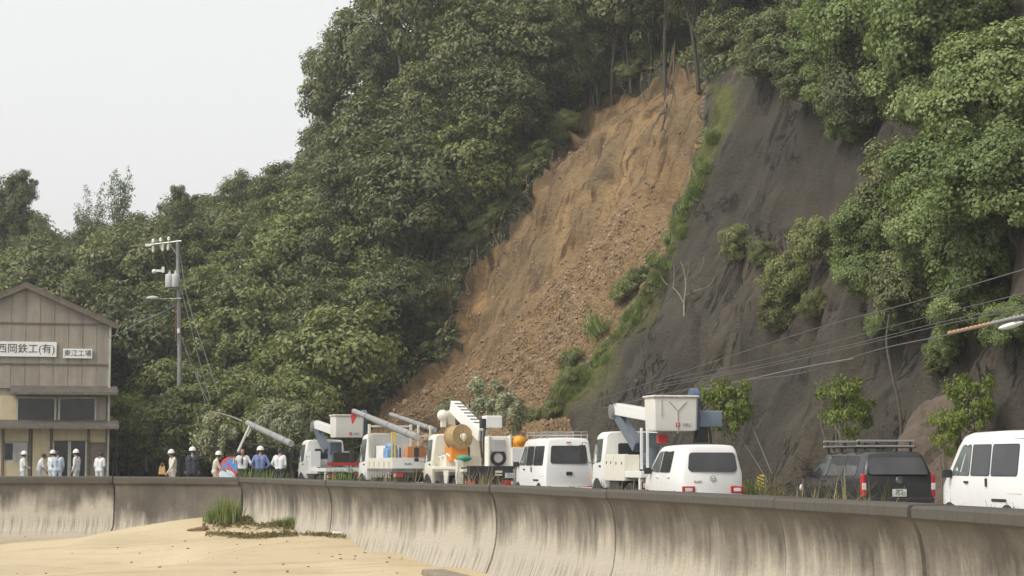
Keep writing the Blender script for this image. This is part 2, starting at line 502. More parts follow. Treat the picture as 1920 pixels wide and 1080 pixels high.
# concrete-sprayed flank: soft folds that follow the fall line, a few sharper wrinkles
fold = 0.75 * fbm(Sg * 0.30, Tg * 0.07, 0, 3, 31) + 0.60 * (1 - np.abs(fbm(Sg * 0.42 + 0.4 * fbm(Sg * .2, Tg * .2, 0, 2, 8), Tg * 0.09, 3.0, 2, 37))) ** 3
fine = 0.16 * fbm(Sg * 0.8, Tg * 0.5, 2, 3, 41) + 0.10 * fbm(Sg * 1.6, Tg * 0.8, 0, 4, 39) + 0.05 * (1 - np.abs(fbm(Sg * 1.5, Tg * 0.25, 9.0, 2, 45))) ** 2
pits = 0
for _px, _py, _rx, _ry, _dp in ((1278, 700, 20, 62, 0.9), (1395, 690, 34, 34, 0.7), (1330, 680, 16, 30, 0.5), (1640, 690, 26, 60, 0.7), (1450, 640, 16, 50, 0.5), (1500, 330, 30, 110, 0.5)):
    pits = pits - _dp * np.exp(-((PXg - _px + 0.25 * (PYg - _py)) / _rx) ** 2 - ((PYg - _py) / _ry) ** 2)
disp += m_sh * (1 - m_sl) * (fold + fine - 0.25 + pits)
# the scar: hollow, with gullies and ledges; loose talus low down
gul = 0.42 * fbm(Sg * 0.55, Tg * 0.16, 0, 4, 51) - 0.26 * np.clip(1 - 6 * np.abs(fbm(Sg * 0.5, Tg * 0.12, 4, 3, 52)), 0, 1) + 0.24 * fbm(Sg * 1.6, Tg * 0.45, 0, 3, 53) + 0.13 * fbm(Sg * 3.2, Tg * 1.8, 0, 3, 55)
ledge = 0.42 * np.clip(fbm(Sg * 0.45, Tg * 0.5, 5, 3, 57), 0, 1) ** 1.3
rough = 0.16 * fbm(Sg * 2.2, Tg * 2.2, 0, 4, 61) + 0.16 * np.abs(fbm(Sg * 4.5, Tg * 4.5, 0, 2, 63))
disp += m_sl * (-0.62 + (gul - ledge) * (1 - 0.7 * m_ta) + m_ta * (0.30 + rough))
HX = HX + ONx * disp; HY = HY + ONy * disp; HZ = HZ + ONz * disp
HV = np.stack([HX, HY, HZ], -1).reshape(-1, 3)
HF = gridF(ns, nt_)
fc = lambda a: a.ravel()[HF].mean(1)
is_sl = fc(d_sl) > 0.02
is_sh = (~is_sl) & (fc(d_sh) > 0) & (fc(Tg) < 27)
is_hl = ~(is_sl | is_sh)
HILL_BVH = BVHTree.FromPolygons([tuple(v) for v in HV], [tuple(f) for f in HF.tolist()], epsilon=0.0)
GROUND_Z = 0.0
def hit(px, py):
    """where a sight line meets the hill"""
    r = ray(px, py).normalized()
    h = HILL_BVH.ray_cast(Vector((0, 0, EYE)), r, 500)
    if h[0] is None: return None, None
    return h[0], (h[1] if h[1].dot(r) < 0 else -h[1])

def mat_hill():
    m, nt, b = _nodes('forest_soil'); co = objco(nt)
    c = ramp(nt, noise_(nt, co, 0.9, 6, 0.7), [(0.3, (0.022, 0.026, 0.012)), (0.55, (0.045, 0.05, 0.022)), (0.75, (0.075, 0.06, 0.035))])
    nt.links.new(c, b.inputs['Base Color']); b.inputs['Roughness'].default_value = 0.95
    bump(nt, b, noise_(nt, co, 6, 5, 0.7), 0.8, 0.2)
    return m
def attr(nt, name):
    a = nt.nodes.new('ShaderNodeAttribute'); a.attribute_name = name
    return a.outputs['Fac']
def mat_scar():
    m, nt, b = _nodes('bare_slide_soil'); uv = uvco(nt)
    st = noise_(nt, mapping(nt, uv, (0.55, 0.085, 1)), 1.0, 7, 0.62, 0.7)
    st2 = noise_(nt, mapping(nt, uv, (2.6, 0.45, 1)), 1.0, 6, 0.62, 0.5)
    bl = noise_(nt, uv, 0.28, 5, 0.6, 0.5)
    fine = noise_(nt, uv, 5.0, 7, 0.72)
    speck = noise_(nt, uv, 17.0, 3, 0.7)
    c = ramp(nt, st, [(0.26, (0.171, 0.113, 0.059)), (0.42, (0.278, 0.186, 0.098)), (0.55, (0.369, 0.247, 0.126)), (0.68, (0.534, 0.339, 0.155))])
    c = mixc(nt, ramp(nt, bl, [(0.38, (0, 0, 0)), (0.62, (0.8, 0.8, 0.8))]), c, (0.235, 0.176, 0.104))
    c = mixc(nt, math_(nt, 'MULTIPLY', ramp(nt, st2, [(0.50, (0, 0, 0)), (0.64, (1, 1, 1))]), 0.85), c, (0.090, 0.058, 0.030))
    c = mixc(nt, math_(nt, 'MULTIPLY', ramp(nt, st2, [(0.28, (1, 1, 1)), (0.40, (0, 0, 0))]), 0.55), c, (0.534, 0.369, 0.188))
    ro = noise_(nt, mapping(nt, uv, (0.42, 0.22, 1)), 1.0, 6, 0.7, 0.8)
    c = mixc(nt, ramp(nt, ro, [(0.54, (0, 0, 0)), (0.63, (0.8, 0.8, 0.8))]), c, mixc(nt, fine, (0.061, 0.052, 0.039), (0.163, 0.133, 0.092)))
    tal = ramp(nt, fine, [(0.34, (0.161, 0.105, 0.054)), (0.5, (0.294, 0.198, 0.100)), (0.68, (0.448, 0.303, 0.153))])
    c = mixc(nt, math_(nt, 'MULTIPLY', attr(nt, 'talus'), 0.85), c, tal)
    c = mixc(nt, ramp(nt, fine, [(0.36, (0.6, 0.6, 0.6)), (0.52, (0, 0, 0))]), c, mixc(nt, 0.5, c, (0.096, 0.058, 0.028)))
    c = mixc(nt, ramp(nt, speck, [(0.67, (0, 0, 0)), (0.76, (0.6, 0.6, 0.6))]), c, (0.448, 0.313, 0.160))
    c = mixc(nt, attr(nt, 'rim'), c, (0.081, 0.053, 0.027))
    nt.links.new(c, b.inputs['Base Color']); b.inputs['Roughness'].default_value = 0.95; b.inputs['Specular IOR Level'].default_value = 0.2
    h = math_(nt, 'ADD', math_(nt, 'MULTIPLY', st2, 0.8), math_(nt, 'ADD', fine, math_(nt, 'MULTIPLY', speck, 0.35)))
    bump(nt, b, h, 1.0, 0.22)
    return m
def mat_shot():
    m, nt, b = _nodes('weathered_sprayed_concrete'); uv = uvco(nt)
    st = noise_(nt, mapping(nt, uv, (0.5, 0.07, 1)), 1.0, 7, 0.6, 0.8)
    st2 = noise_(nt, mapping(nt, uv, (2.2, 0.16, 1)), 1.0, 6, 0.6, 0.4)
    bl = noise_(nt, uv, 0.16, 5, 0.6, 0.4)
    fine = noise_(nt, uv, 7.0, 6, 0.7)
    c = ramp(nt, st, [(0.3, (0.035, 0.032, 0.025)), (0.5, (0.056, 0.050, 0.039)), (0.68, (0.085, 0.074, 0.056)), (0.8, (0.142, 0.119, 0.087))])
    c = mixc(nt, ramp(nt, bl, [(0.46, (0, 0, 0)), (0.66, (0.7, 0.7, 0.7))]), c, (0.096, 0.078, 0.054))
    c = mixc(nt, ramp(nt, st2, [(0.55, (0, 0, 0)), (0.75, (0.75, 0.75, 0.75))]), c, (0.016, 0.015, 0.013))
    c = mixc(nt, math_(nt, 'MULTIPLY', ramp(nt, st2, [(0.26, (1, 1, 1)), (0.36, (0, 0, 0))]), 0.35), c, (0.158, 0.136, 0.095))
    sp = noise_(nt, uv, 1.9, 2, 0.5)
    sp2 = noise_(nt, uv, 12.0, 1, 0.5)
    c = mixc(nt, math_(nt, 'MULTIPLY', ramp(nt, sp2, [(0.77, (0, 0, 0)), (0.80, (1, 1, 1))]), ramp(nt, sp, [(0.55, (0, 0, 0)), (0.62, (1, 1, 1))])), c, (0.395, 0.384, 0.322))
    ck = noise_(nt, mapping(nt, uv, (0.75, 0.22, 1)), 1.0, 6, 0.68, 1.2)
    crack = ramp(nt, math_(nt, 'ABSOLUTE', math_(nt, 'SUBTRACT', ck, 0.5)), [(0.0, (1, 1, 1)), (0.012, (0.75, 0.75, 0.75)), (0.022, (0, 0, 0))])
    crack = math_(nt, 'MULTIPLY', crack, ramp(nt, noise_(nt, uv, 0.35, 3, 0.5), [(0.48, (0, 0, 0)), (0.58, (1, 1, 1))]))
    c = mixc(nt, crack, c, (0.011, 0.010, 0.009))
    c = mixc(nt, ramp(nt, fine, [(0.32, (0.55, 0.55, 0.55)), (0.5, (0, 0, 0))]), c, mixc(nt, 0.6, c, (0.013, 0.012, 0.010)))
    mo = math_(nt, 'MULTIPLY', attr(nt, 'moss'), ramp(nt, noise_(nt, uv, 1.3, 5, 0.65, 0.3), [(0.24, (0, 0, 0)), (0.40, (1, 1, 1))]))
    mc = ramp(nt, noise_(nt, uv, 3.0, 5, 0.7), [(0.3, (0.062, 0.068, 0.018)), (0.7, (0.150, 0.158, 0.040))])
    c = mixc(nt, mo, c, mc)
    c = mixc(nt, attr(nt, 'edge'), c, (0.36, 0.285, 0.20))
    nt.links.new(c, b.inputs['Base Color']); b.inputs['Roughness'].default_value = 0.8; b.inputs['Specular IOR Level'].default_value = 0.3
    bump(nt, b, math_(nt, 'SUBTRACT', math_(nt, 'ADD', math_(nt, 'ADD', fine, noise_(nt, uv, 2.2, 6, 0.7)), math_(nt, 'MULTIPLY', st2, 1.2)), crack), 0.9, 0.14)
    return m
a_talus = m_ta.ravel(); a_moss = (sstep(-0.1, 0.9, d_mo + 0.3 * fbm(Sg, Tg, 0, 3, 71))).ravel()
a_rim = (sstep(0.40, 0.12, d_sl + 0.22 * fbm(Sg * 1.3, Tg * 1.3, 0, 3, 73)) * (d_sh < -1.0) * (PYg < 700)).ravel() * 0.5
a_edge = (sstep(0.16, 0.02, np.abs(d_sl)) * (d_sh > 0)).ravel() * 0.8
UVh = np.stack([Sg, Tg], -1).reshape(-1, 2)
def submesh(name, mask, mat, attrs):
    F = HF[mask]; u, inv = np.unique(F, return_inverse=True)
    return npmesh(name, HV[u], inv.reshape(F.shape), mat, attrs={k: ('POINT', v[u]) for k, v in attrs.items()}, uv=UVh[u])
hillside = submesh('hillside', is_hl, mat_hill(), {}); tag(hillside, kind='structure')
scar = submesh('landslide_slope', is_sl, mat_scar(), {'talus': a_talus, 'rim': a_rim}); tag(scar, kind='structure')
shot = submesh('concrete_slope', is_sh, mat_shot(), {'moss': a_moss, 'edge': a_edge}); tag(shot, kind='structure')
# ================================================================== VEGETATION
def mat_leaf(name, stops, trans=0.28, rough=0.45, spec=0.4):
    m, nt, b = _nodes(name)
    v = attr(nt, 'tint')
    oi = nt.nodes.new('ShaderNodeObjectInfo')
    f = math_(nt, 'ADD', math_(nt, 'MULTIPLY', v, 0.60), math_(nt, 'MULTIPLY', oi.outputs['Random'], 0.40))
    c = ramp(nt, f, stops)
    nt.links.new(c, b.inputs['Base Color'])
    b.inputs['Roughness'].default_value = rough; b.inputs['Specular IOR Level'].default_value = spec
    t = nt.nodes.new('ShaderNodeBsdfTranslucent')
    tc = mixc(nt, 1.0, c, (1.0, 1.1, 0.55), 'MULTIPLY'); nt.links.new(tc, t.inputs['Color'])
    mx = nt.nodes.new('ShaderNodeMixShader'); mx.inputs[0].default_value = trans
    nt.links.new(b.outputs[0], mx.inputs[1]); nt.links.new(t.outputs[0], mx.inputs[2])
    nt.links.new(mx.outputs[0], nt.nodes['Material Output'].inputs['Surface'])
    return m
L_DARK = mat_leaf('leaf_dark_evergreen', [(0.0, (0.067, 0.078, 0.031)), (0.4, (0.132, 0.151, 0.058)), (0.75, (0.213, 0.230, 0.092)), (1.0, (0.381, 0.381, 0.202))])
L_MID = mat_leaf('leaf_mid_green', [(0.0, (0.084, 0.100, 0.032)), (0.4, (0.163, 0.189, 0.059)), (0.75, (0.247, 0.271, 0.092)), (1.0, (0.389, 0.389, 0.179))])
L_VINE = mat_leaf('leaf_broad_vine', [(0.0, (0.087, 0.120, 0.038)), (0.4, (0.160, 0.215, 0.067)), (0.8, (0.239, 0.299, 0.101)), (1.0, (0.453, 0.482, 0.254))])
L_LIME = mat_leaf('leaf_fresh_lime', [(0.0, (0.11, 0.150, 0.022)), (0.5, (0.210, 0.265, 0.045)), (1.0, (0.32, 0.37, 0.09))], 0.3)
L_PALE = mat_leaf('leaf_pale_underside', [(0.0, (0.09, 0.11, 0.045)), (0.35, (0.19, 0.21, 0.10)), (0.65, (0.36, 0.37, 0.22)), (1.0, (0.62, 0.61, 0.46))], 0.2)
L_BAMB = mat_leaf('leaf_bamboo', [(0.0, (0.085, 0.105, 0.045)), (0.5, (0.150, 0.175, 0.075)), (1.0, (0.23, 0.25, 0.12))], 0.3)
L_GRASS = mat_leaf('grass_blade', [(0.0, (0.090, 0.138, 0.030)), (0.5, (0.186, 0.246, 0.066)), (1.0, (0.312, 0.324, 0.120))], 0.25)
L_DRY = mat_leaf('dry_grass_blade', [(0.0, (0.13, 0.115, 0.045)), (0.5, (0.26, 0.22, 0.10)), (1.0, (0.42, 0.36, 0.20))], 0.2)
def mat_bark(name, a, b_):
    m, nt, b = _nodes(name); co = objco(nt)
    c = ramp(nt, noise_(nt, mapping(nt, co, (6, 6, 1.2)), 2.0, 5, 0.65), [(0.3, a), (0.7, b_)])
    nt.links.new(c, b.inputs['Base Color']); b.inputs['Roughness'].default_value = 0.9
    bump(nt, b, noise_(nt, mapping(nt, co, (14, 14, 2)), 2.0, 4, 0.6), 0.5, 0.02)
    return m
BARK = mat_bark('bark_grey_brown', (0.035, 0.030, 0.022), (0.085, 0.074, 0.058))
BARK_PALE = mat_bark('bark_pale', (0.13, 0.115, 0.085), (0.27, 0.24, 0.19))
CULM = mat_bark('bamboo_culm', (0.10, 0.12, 0.05), (0.17, 0.18, 0.09))

def leaves(rng, C, Nrm, size, aspect=0.5, fold=0.25, hang=0.0):
    """numpy leaf blades: two triangles along a midrib; returns verts, tris"""
    n = len(C)
    Nrm = Nrm / (np.linalg.norm(Nrm, axis=1, keepdims=True) + 1e-9)
    A = rng.normal(size=(n, 3)); A[:, 2] -= hang
    D = A - Nrm * (A * Nrm).sum(1, keepdims=True); D /= np.linalg.norm(D, axis=1, keepdims=True) + 1e-9
    W = np.cross(Nrm, D)
    L = size[:, None]
    b = C - D * L * 0.5; t = C + D * L * 0.5
    mid = C - D * L * 0.06 + Nrm * L * fold * 0.5
    l = mid + W * L * aspect * 0.5; r = mid - W * L * aspect * 0.5
    V = np.stack([b, r, t, l], 1).reshape(-1, 3)
    i = np.arange(n)[:, None] * 4
    F = np.concatenate([i + np.array([[0, 1, 2]]), i + np.array([[0, 2, 3]])], 1).reshape(-1, 3)
    return V, F
def crown_points(rng, K, rad, per, cl=0.30, flat=0.7, shell=0.5, lowcut=-0.55, spread=1.0):
    """cluster centres inside an uneven ellipsoid and the leaves round each"""
    cs = []
    while len(cs) < K:
        d = rng.normal(size=3); d /= np.linalg.norm(d)
        if d[2] < lowcut and rng.random() < 0.85: continue
        q = rng.random() ** (0.33 * (1 - shell) + 0.05)
        q *= 0.80 + 0.25 * math.sin(3.1 * d[0] + 5 * d[2] + K) * math.cos(4.3 * d[1] + K * .7)
        cs.append(d * q * np.array(rad))
    cs = np.array(cs)
    R0 = float(np.mean(rad)) * cl
    C = []; NN = []; T = []
    for c in cs:
        n = int(per * rng.uniform(0.6, 1.4)); r = R0 * rng.uniform(0.6, 1.35)
        d = rng.normal(size=(n, 3)); d /= np.linalg.norm(d, axis=1, keepdims=True)
        q = rng.random((n, 1)) ** 0.45
        p = d * q * r * np.array([spread, spread, flat])
        C.append(c + p)
        out = c / (np.linalg.norm(c) + 1e-6)
        NN.append(d * 0.7 + out * 0.5 + np.array([0, 0, 0.55]) + rng.normal(size=(n, 3)) * 0.45)
        base = rng.random() * 0.35
        T.append(np.clip(base + rng.random(n) * 0.65, 0, 1))
    return cs, np.concatenate(C), np.concatenate(NN), np.concatenate(T)
def limb(mb, rng, a, b, r0, r1, bend=0.25, n=6, seg=6):
    a = Vector(a); b = Vector(b); L = (b - a).length
    k = Vector((rng.normal(), rng.normal(), abs(rng.normal()) * 0.6)) * L * bend * 0.4
    pts = [a.lerp(b, i / seg) + k * math.sin(math.pi * i / seg) for i in range(seg + 1)]
    mb.tube(pts, [r0 + (r1 - r0) * i / seg for i in range(seg + 1)], n)

def tree_proto(name, seed, h, rad, K, per, leaf, lsize, bark, cl=0.30, aspect=0.5, hang=0.3, flat=0.7, trunk_r=0.16, lean=(0, 0), stems=1, shell=0.5, parts=('trunk', 'crown')):
    """trunk with limbs + a crown of leaf blades; height h is the crown centre"""
    rng = np.random.default_rng(seed)
    root = empty(name, (0, 0, 0))
    cs, C, NN, T = crown_points(rng, K, rad, per, cl, flat, shell)
    top = np.array([lean[0], lean[1], h])
    mb = MB()
    for sidx in range(stems):
        o = Vector((rng.normal() * 0.12 * (stems > 1), rng.normal() * 0.12 * (stems > 1), -0.5))
        tip = Vector(top) + Vector((rng.normal() * 0.4, rng.normal() * 0.4, 0)) * (1 if stems == 1 else 1.6)
        fork = o.lerp(tip, 0.62)
        limb(mb, rng, o, fork, trunk_r, trunk_r * 0.62, 0.12, 8, 7)
        limb(mb, rng, fork, tip + Vector((0, 0, rad[2] * 0.5)), trunk_r * 0.62, trunk_r * 0.12, 0.15, 7, 6)
        sel = rng.choice(len(cs), min(len(cs), max(6, int(16 / stems))), replace=False)
        for i in sel:
            f = rng.uniform(0.45, 1.0)
            limb(mb, rng, o.lerp(tip, f), Vector(cs[i] * 0.92 + top), trunk_r * 0.34, trunk_r * 0.06, 0.3, 5, 5)
    mb.build(parts[0], bark, root, smooth=60)
    V, F = leaves(rng, C + top, NN, lsize * rng.uniform(0.6, 1.35, len(C)), aspect, 0.25, hang)
    npmesh(parts[1], V, F, leaf, root, attrs={'tint': ('FACE', np.repeat(T, 2))}, smooth=False, nside=3)
    return root

PROTOS = {}
PROTOS['broad'] = [tree_proto('broadleaf_tree', 100 + i, 5.2, (3.2, 3.2, 3.3), 74, 150, L_DARK, 0.27, BARK, 0.27) for i in range(3)]
PROTOS['tall'] = [tree_proto('broadleaf_tree', 120 + i, 7.2, (2.8, 2.8, 4.3), 74, 135, L_DARK, 0.27, BARK, 0.26, shell=0.3, trunk_r=0.17) for i in range(2)]
PROTOS['mid'] = [tree_proto('broadleaf_tree', 140 + i, 3.9, (2.7, 2.7, 2.9), 62, 150, L_MID, 0.26, BARK, 0.28, trunk_r=0.13) for i in range(2)]
PROTOS['shrub'] = [tree_proto('shrub', 160 + i, 1.5, (1.7, 1.7, 1.35), 30, 110, (L_DARK, L_MID)[i], 0.22, BARK, 0.34, trunk_r=0.06, stems=3, parts=('stem', 'foliage')) for i in range(2)]
PROTOS['vine'] = [tree_proto('vine_covered_tree', 180 + i, 5.2, (3.2, 3.2, 3.0), 96, 270, L_VINE, 0.17, BARK, 0.24, aspect=0.8, hang=0.6, trunk_r=0.18, shell=0.75) for i in range(2)]
PROTOS['lime'] = [tree_proto('young_tree', 190 + i, 2.6, (1.35, 1.35, 1.25), 46, 95, L_LIME, 0.14, BARK_PALE, 0.23, aspect=0.42, hang=0.8, trunk_r=0.05, stems=2, shell=0.25) for i in range(2)]
PROTOS['pale'] = [tree_proto('fallen_tree', 200 + i, 3.4, (1.7, 1.7, 1.5), 36, 100, L_PALE, 0.22, BARK, 0.3, trunk_r=0.11) for i in range(2)]
# bamboo: many thin arching culms with feathery leaves
def bamboo_proto(seed):
    rng = np.random.default_rng(seed)
    root = empty('bamboo_clump', (0, 0, 0)); mb = MB(); C = []; NN = []
    for k in range(13):
        a = Vector((rng.normal() * 0.7, rng.normal() * 0.7, -0.3)); H = rng.uniform(6.5, 10)
        l = Vector((rng.normal(), rng.normal(), 0)) * 0.9
        pts = [a + Vector((0, 0, H * f)) + l * f ** 3 for f in np.linspace(0, 1, 9)]
        mb.tube(pts, [0.045 * (1 - 0.9 * f) for f in np.linspace(0, 1, 9)], 5)
        for j in range(46):
            f = rng.uniform(0.3, 1.0); c = a + Vector((0, 0, H * f)) + l * f ** 3
            o = rng.normal(size=3) * (0.55 * (1.25 - f)); o[2] *= 0.5
            for q in range(7):
                C.append(np.array(c) + o + rng.normal(size=3) * 0.16); NN.append(rng.normal(size=3) + np.array([0, 0, 0.6]))
    mb.build('culm', CULM, root, smooth=60)
    C = np.array(C); NN = np.array(NN)
    V, F = leaves(rng, C, NN, 0.27 * rng.uniform(0.6, 1.3, len(C)), 0.3, 0.2, 1.0)
    npmesh('foliage', V, F, L_BAMB, root, attrs={'tint': ('FACE', np.repeat(rng.random(len(C)), 2))}, smooth=False)
    return root
PROTOS['bamboo'] = [bamboo_proto(220), bamboo_proto(221)]
USED = set()
def plant(kind, i, loc, scale, rz, label, cat='tree', group=None, tilt=(0, 0), sz=1.0):
    p = PROTOS[kind][i % len(PROTOS[kind])]
    if p.name in USED: o = copy_tree(p)
    else: o = p; USED.add(p.name)
    o.location = loc; o.scale = (scale, scale, scale * sz); o.rotation_euler = (tilt[0], tilt[1], rz)
    tag(o, label, cat, group)
    return o


rngT = np.random.default_rng(7)
def hill_points(s, t):
    """interpolate the hill surface at many (s, t)"""
    i = np.clip(np.asarray(s) / S_LEN * (ns - 1), 0, ns - 2.001); j = np.clip(np.interp(t, TT, np.arange(nt_)), 0, nt_ - 2.001)
    i0 = i.astype(int); j0_ = j.astype(int); a = i - i0; b = j - j0_
    g = lambda A: (A[i0, j0_] * (1 - a) * (1 - b) + A[i0 + 1, j0_] * a * (1 - b) + A[i0, j0_ + 1] * (1 - a) * b + A[i0 + 1, j0_ + 1] * a * b)
    return np.stack([g(HX), g(HY), g(HZ)], -1)
def forest_label(kind, px, t):
    shape = {'broad': 'broad round-crowned dark tree', 'tall': 'tall narrow dark tree', 'mid': 'bushy mid-green tree'}[kind]
    where = [(205, 'on the low slope behind the workshop roof'), (330, 'on the low slope just left of the utility pole'), (430, 'on the low slope just right of the utility pole'), (560, 'in the wood under the low skyline'), (690, 'in the wood behind the far bucket truck')]
    for lim, w in where:
        if px < lim: break
    else:
        w = 'on the flank left of the landslide' if t < 24 and px < 900 else ('on the crest above the left rim of the landslide' if px < 1120 else 'on the crest above the head of the landslide')
    return shape + ' ' + w, shape.replace('tree', 'trees') + ' ' + w
KEEP = [(1300, 120), (1400, 150), (1500, 190), (1400, 400), (1200, 700), (1100, 800), (1300, 340)]
NC = 9000
cs_ = rngT.uniform(60, S_LEN - 1, NC); ct_ = np.where(rngT.random(NC) < 0.6, rngT.uniform(0.2, 44, NC), rngT.uniform(0.2, 20, NC))
CP = hill_points(cs_, ct_); cpx, cpy = proj(CP)
cup = rngT.uniform(0.78, 1.22, NC); cspx = FPX / CP[:, 1]
ok = (cpx > -150) & (cpx < 1640) & (cpy > -380) & (sdist(cpx, cpy, SLIDE) < -5) & ~((sdist(cpx, cpy, SHOT) > -10) & (ct_ < 27))
clear = np.ones(NC, bool)
ccx, ccy = proj(CP + np.stack([0 * cup, 0 * cup, 4.6 * cup], -1))
for k in range(12):
    a = k * math.pi / 6
    qx = ccx + math.cos(a) * 2.5 * cup * cspx; qy = ccy + math.sin(a) * 3.0 * cup * cspx
    clear &= (sdist(qx, qy, SLIDE) < 5) & (sdist(qx, qy, KEEP) < 8)
low_ok = np.ones(NC, bool)
lcx, lcy = proj(CP + np.stack([0 * cup, 0 * cup, 2.3 * cup], -1))
for k in range(12):
    a = k * math.pi / 6
    qx = lcx + math.cos(a) * 1.45 * cup * cspx; qy = lcy + math.sin(a) * 1.7 * cup * cspx
    low_ok &= (sdist(qx, qy, SLIDE) < 6) & (sdist(qx, qy, KEEP) < 8)
sh_ok = np.ones(NC, bool)
scx, scy = proj(CP + np.array([0, 0, 0.7]))
for dx, dy in ((0.9, 0), (-0.9, 0), (0, 0.7), (0, -0.8)):
    sh_ok &= (sdist(scx + dx * cspx, scy + dy * cspx, SLIDE) < 8) & (sdist(scx + dx * cspx, scy + dy * cspx, KEEP) < 12)
_, ctop = proj(CP + np.stack([0 * cup, 0 * cup, 8.3 * cup], -1))
csky = np.interp(cpx, [-160, 0, 60, 130, 250, 330, 430, 540, 575, 640, 700, 760], [430, 360, 368, 438, 398, 380, 366, 348, 300, 140, -20, -900])
placed = np.zeros((0, 4)); cnt = 0; nshrub = 0
for k in np.nonzero(ok)[0]:
    P = CP[k]; up = cup[k]; t = ct_[k]; px = cpx[k]
    low = (not clear[k]) and low_ok[k]
    small = not clear[k] and not low
    if small and not sh_ok[k]: continue
    if not small and not low and ctop[k] < csky[k] - 22:
        up *= 0.72
        if proj(P + np.array([0, 0, 8.3 * up]))[1] < csky[k] - 22: continue
    r = 0.62 if small else 0.8 if low else (1.28 if t < 18 else 1.5) * up
    if len(placed) and (np.linalg.norm(placed[:, :3] - P, axis=1) < placed[:, 3] + r).any(): continue
    if small and nshrub > 70: continue
    placed = np.vstack([placed, [*P, r]])
    if small:
        nshrub += 1
        plant('shrub', cnt, P - np.array([0, 0, 0.3]), rngT.uniform(0.45, 0.72), rngT.uniform(0, 6.3), 'low dark shrub growing along the rim of the landslide', 'shrub', 'shrubs along the landslide rim'); cnt += 1
        continue
    if low:
        plant('mid' if rngT.random() < 0.4 else 'broad', int(rngT.integers(0, 6)), P - np.array([0, 0, 0.4]), up * 0.52, rngT.uniform(0, 6.3), 'small leafy tree crowding the rim of the landslide', 'tree', 'small trees crowding the landslide rim'); cnt += 1; continue
    zone = 'far' if px < 430 else ('mid' if px < 860 and t < 24 else 'top')
    if zone == 'far' and 60 < px < 310 and rngT.random() < 0.4:
        plant('bamboo', cnt, P, up * 0.85, rngT.uniform(0, 6.3), 'feathery light green bamboo clump on the low slope behind the workshop', 'bamboo', 'bamboo clumps behind the workshop'); cnt += 1; continue
    kind = {'far': ['mid', 'broad', 'mid'], 'mid': ['broad', 'mid', 'tall' if px > 600 else 'mid'], 'top': ['tall', 'broad', 'mid' if t < 34 else 'tall']}[zone][int(rngT.integers(0, 3))]
    fl = forest_label(kind, px, t)
    plant(kind, int(rngT.integers(0, 6)), P, up * (0.9 if kind == 'tall' else 1.0), rngT.uniform(0, 6.3), fl[0], 'tree', fl[1]); cnt += 1
print('forest', cnt, nshrub)

def plant_on(kind, i, px, py, rpx, label, cat='tree', group=None, out=0.55, lean=0.45, rad=3.2, hgt=5.2, sz=1.0, depth=None):
    """a tree that leans out of the steep flank; its crown is about rpx photograph pixels in radius"""
    h, n = hit(px, py)
    if h is None or depth:
        n = Vector((-0.5, -0.6, 0.6)); best = None
        for d_ in np.arange(92, 128, 1.0):
            q = U(px, py, d_); g_ = HILL_BVH.ray_cast(Vector((q.x, q.y, 90)), Vector((0, 0, -1)), 200)[0]
            if g_ is None: continue
            bx_, by_ = proj(g_)
            if float(sdist(bx_, by_, SLIDE)) > -4: continue
            e_ = abs(q.z - g_.z - hgt * rpx * d_ / FPX / rad * 0.85)
            if best is None or e_ < best[0]: best = (e_, q)
        h = best[1] if best else U(px, py, depth or 70)
    sc = rpx * h.y / FPX / rad
    c = h + n * (rad * sc * out)
    ax = (Vector((0, 0, 1)) + Vector((n.x, n.y, 0)) * lean).normalized()
    if depth:
        g_ = HILL_BVH.ray_cast(Vector((c.x, c.y, 80)), Vector((0, 0, -1)), 200)[0]
        if g_: sz = min(1.35, max(0.7, (c.z - g_.z + 0.4) / (hgt * sc)))
    o = plant(kind, i, c - ax * hgt * sc * sz, sc, 0, label, cat, group, sz=sz)
    q = ax.to_track_quat('Z', 'Y') @ Matrix.Rotation(random.Random(int(px * 7 + py)).uniform(0, 6.28), 3, 'Z').to_quaternion()
    o.rotation_euler = q.to_euler()
    return o
# crest trees that shape the skyline left of the slide and shade its top
for i, (px, py, rp, dep) in enumerate([(720, 150, 95, 104), (640, 265, 75, 102), (790, 30, 110, 105), (880, 90, 105, 103), (980, 60, 110, 103), (1080, 60, 95, 102), (1170, 30, 95, 101), (900, 230, 85, 101), (800, 200, 95, 102), (985, 175, 75, 100), (1240, -10, 85, 98), (1000, -40, 120, 106), (1120, -60, 120, 105), (1030, 130, 70, 101), (1110, 115, 60, 100), (1180, 90, 60, 99), (940, 150, 80, 104), (1060, 20, 110, 110), (1180, -10, 100, 108), (1270, 20, 90, 104), (1330, 0, 90, 100), (1230, 60, 55, 99), (880, 0, 110, 110), (960, 250, 45, 100), (1010, 200, 45, 100), (930, 320, 45, 99), (900, 390, 45, 98), (870, 170, 80, 108), (930, 200, 75, 109), (990, 130, 80, 110), (1060, 120, 70, 110), (1130, 80, 70, 110), (1200, 40, 70, 110), (850, 260, 60, 106), (900, 300, 50, 104), (960, 260, 50, 106), (1280, -20, 80, 108), (780, 300, 70, 106)]):
    kd = ['broad', 'tall'][i % 2]; fl = forest_label(kd, px, 30)
    plant_on(kd, i, px, py, rp, fl[0], 'tree', fl[1], depth=dep, lean=0.0, sz=0.9)
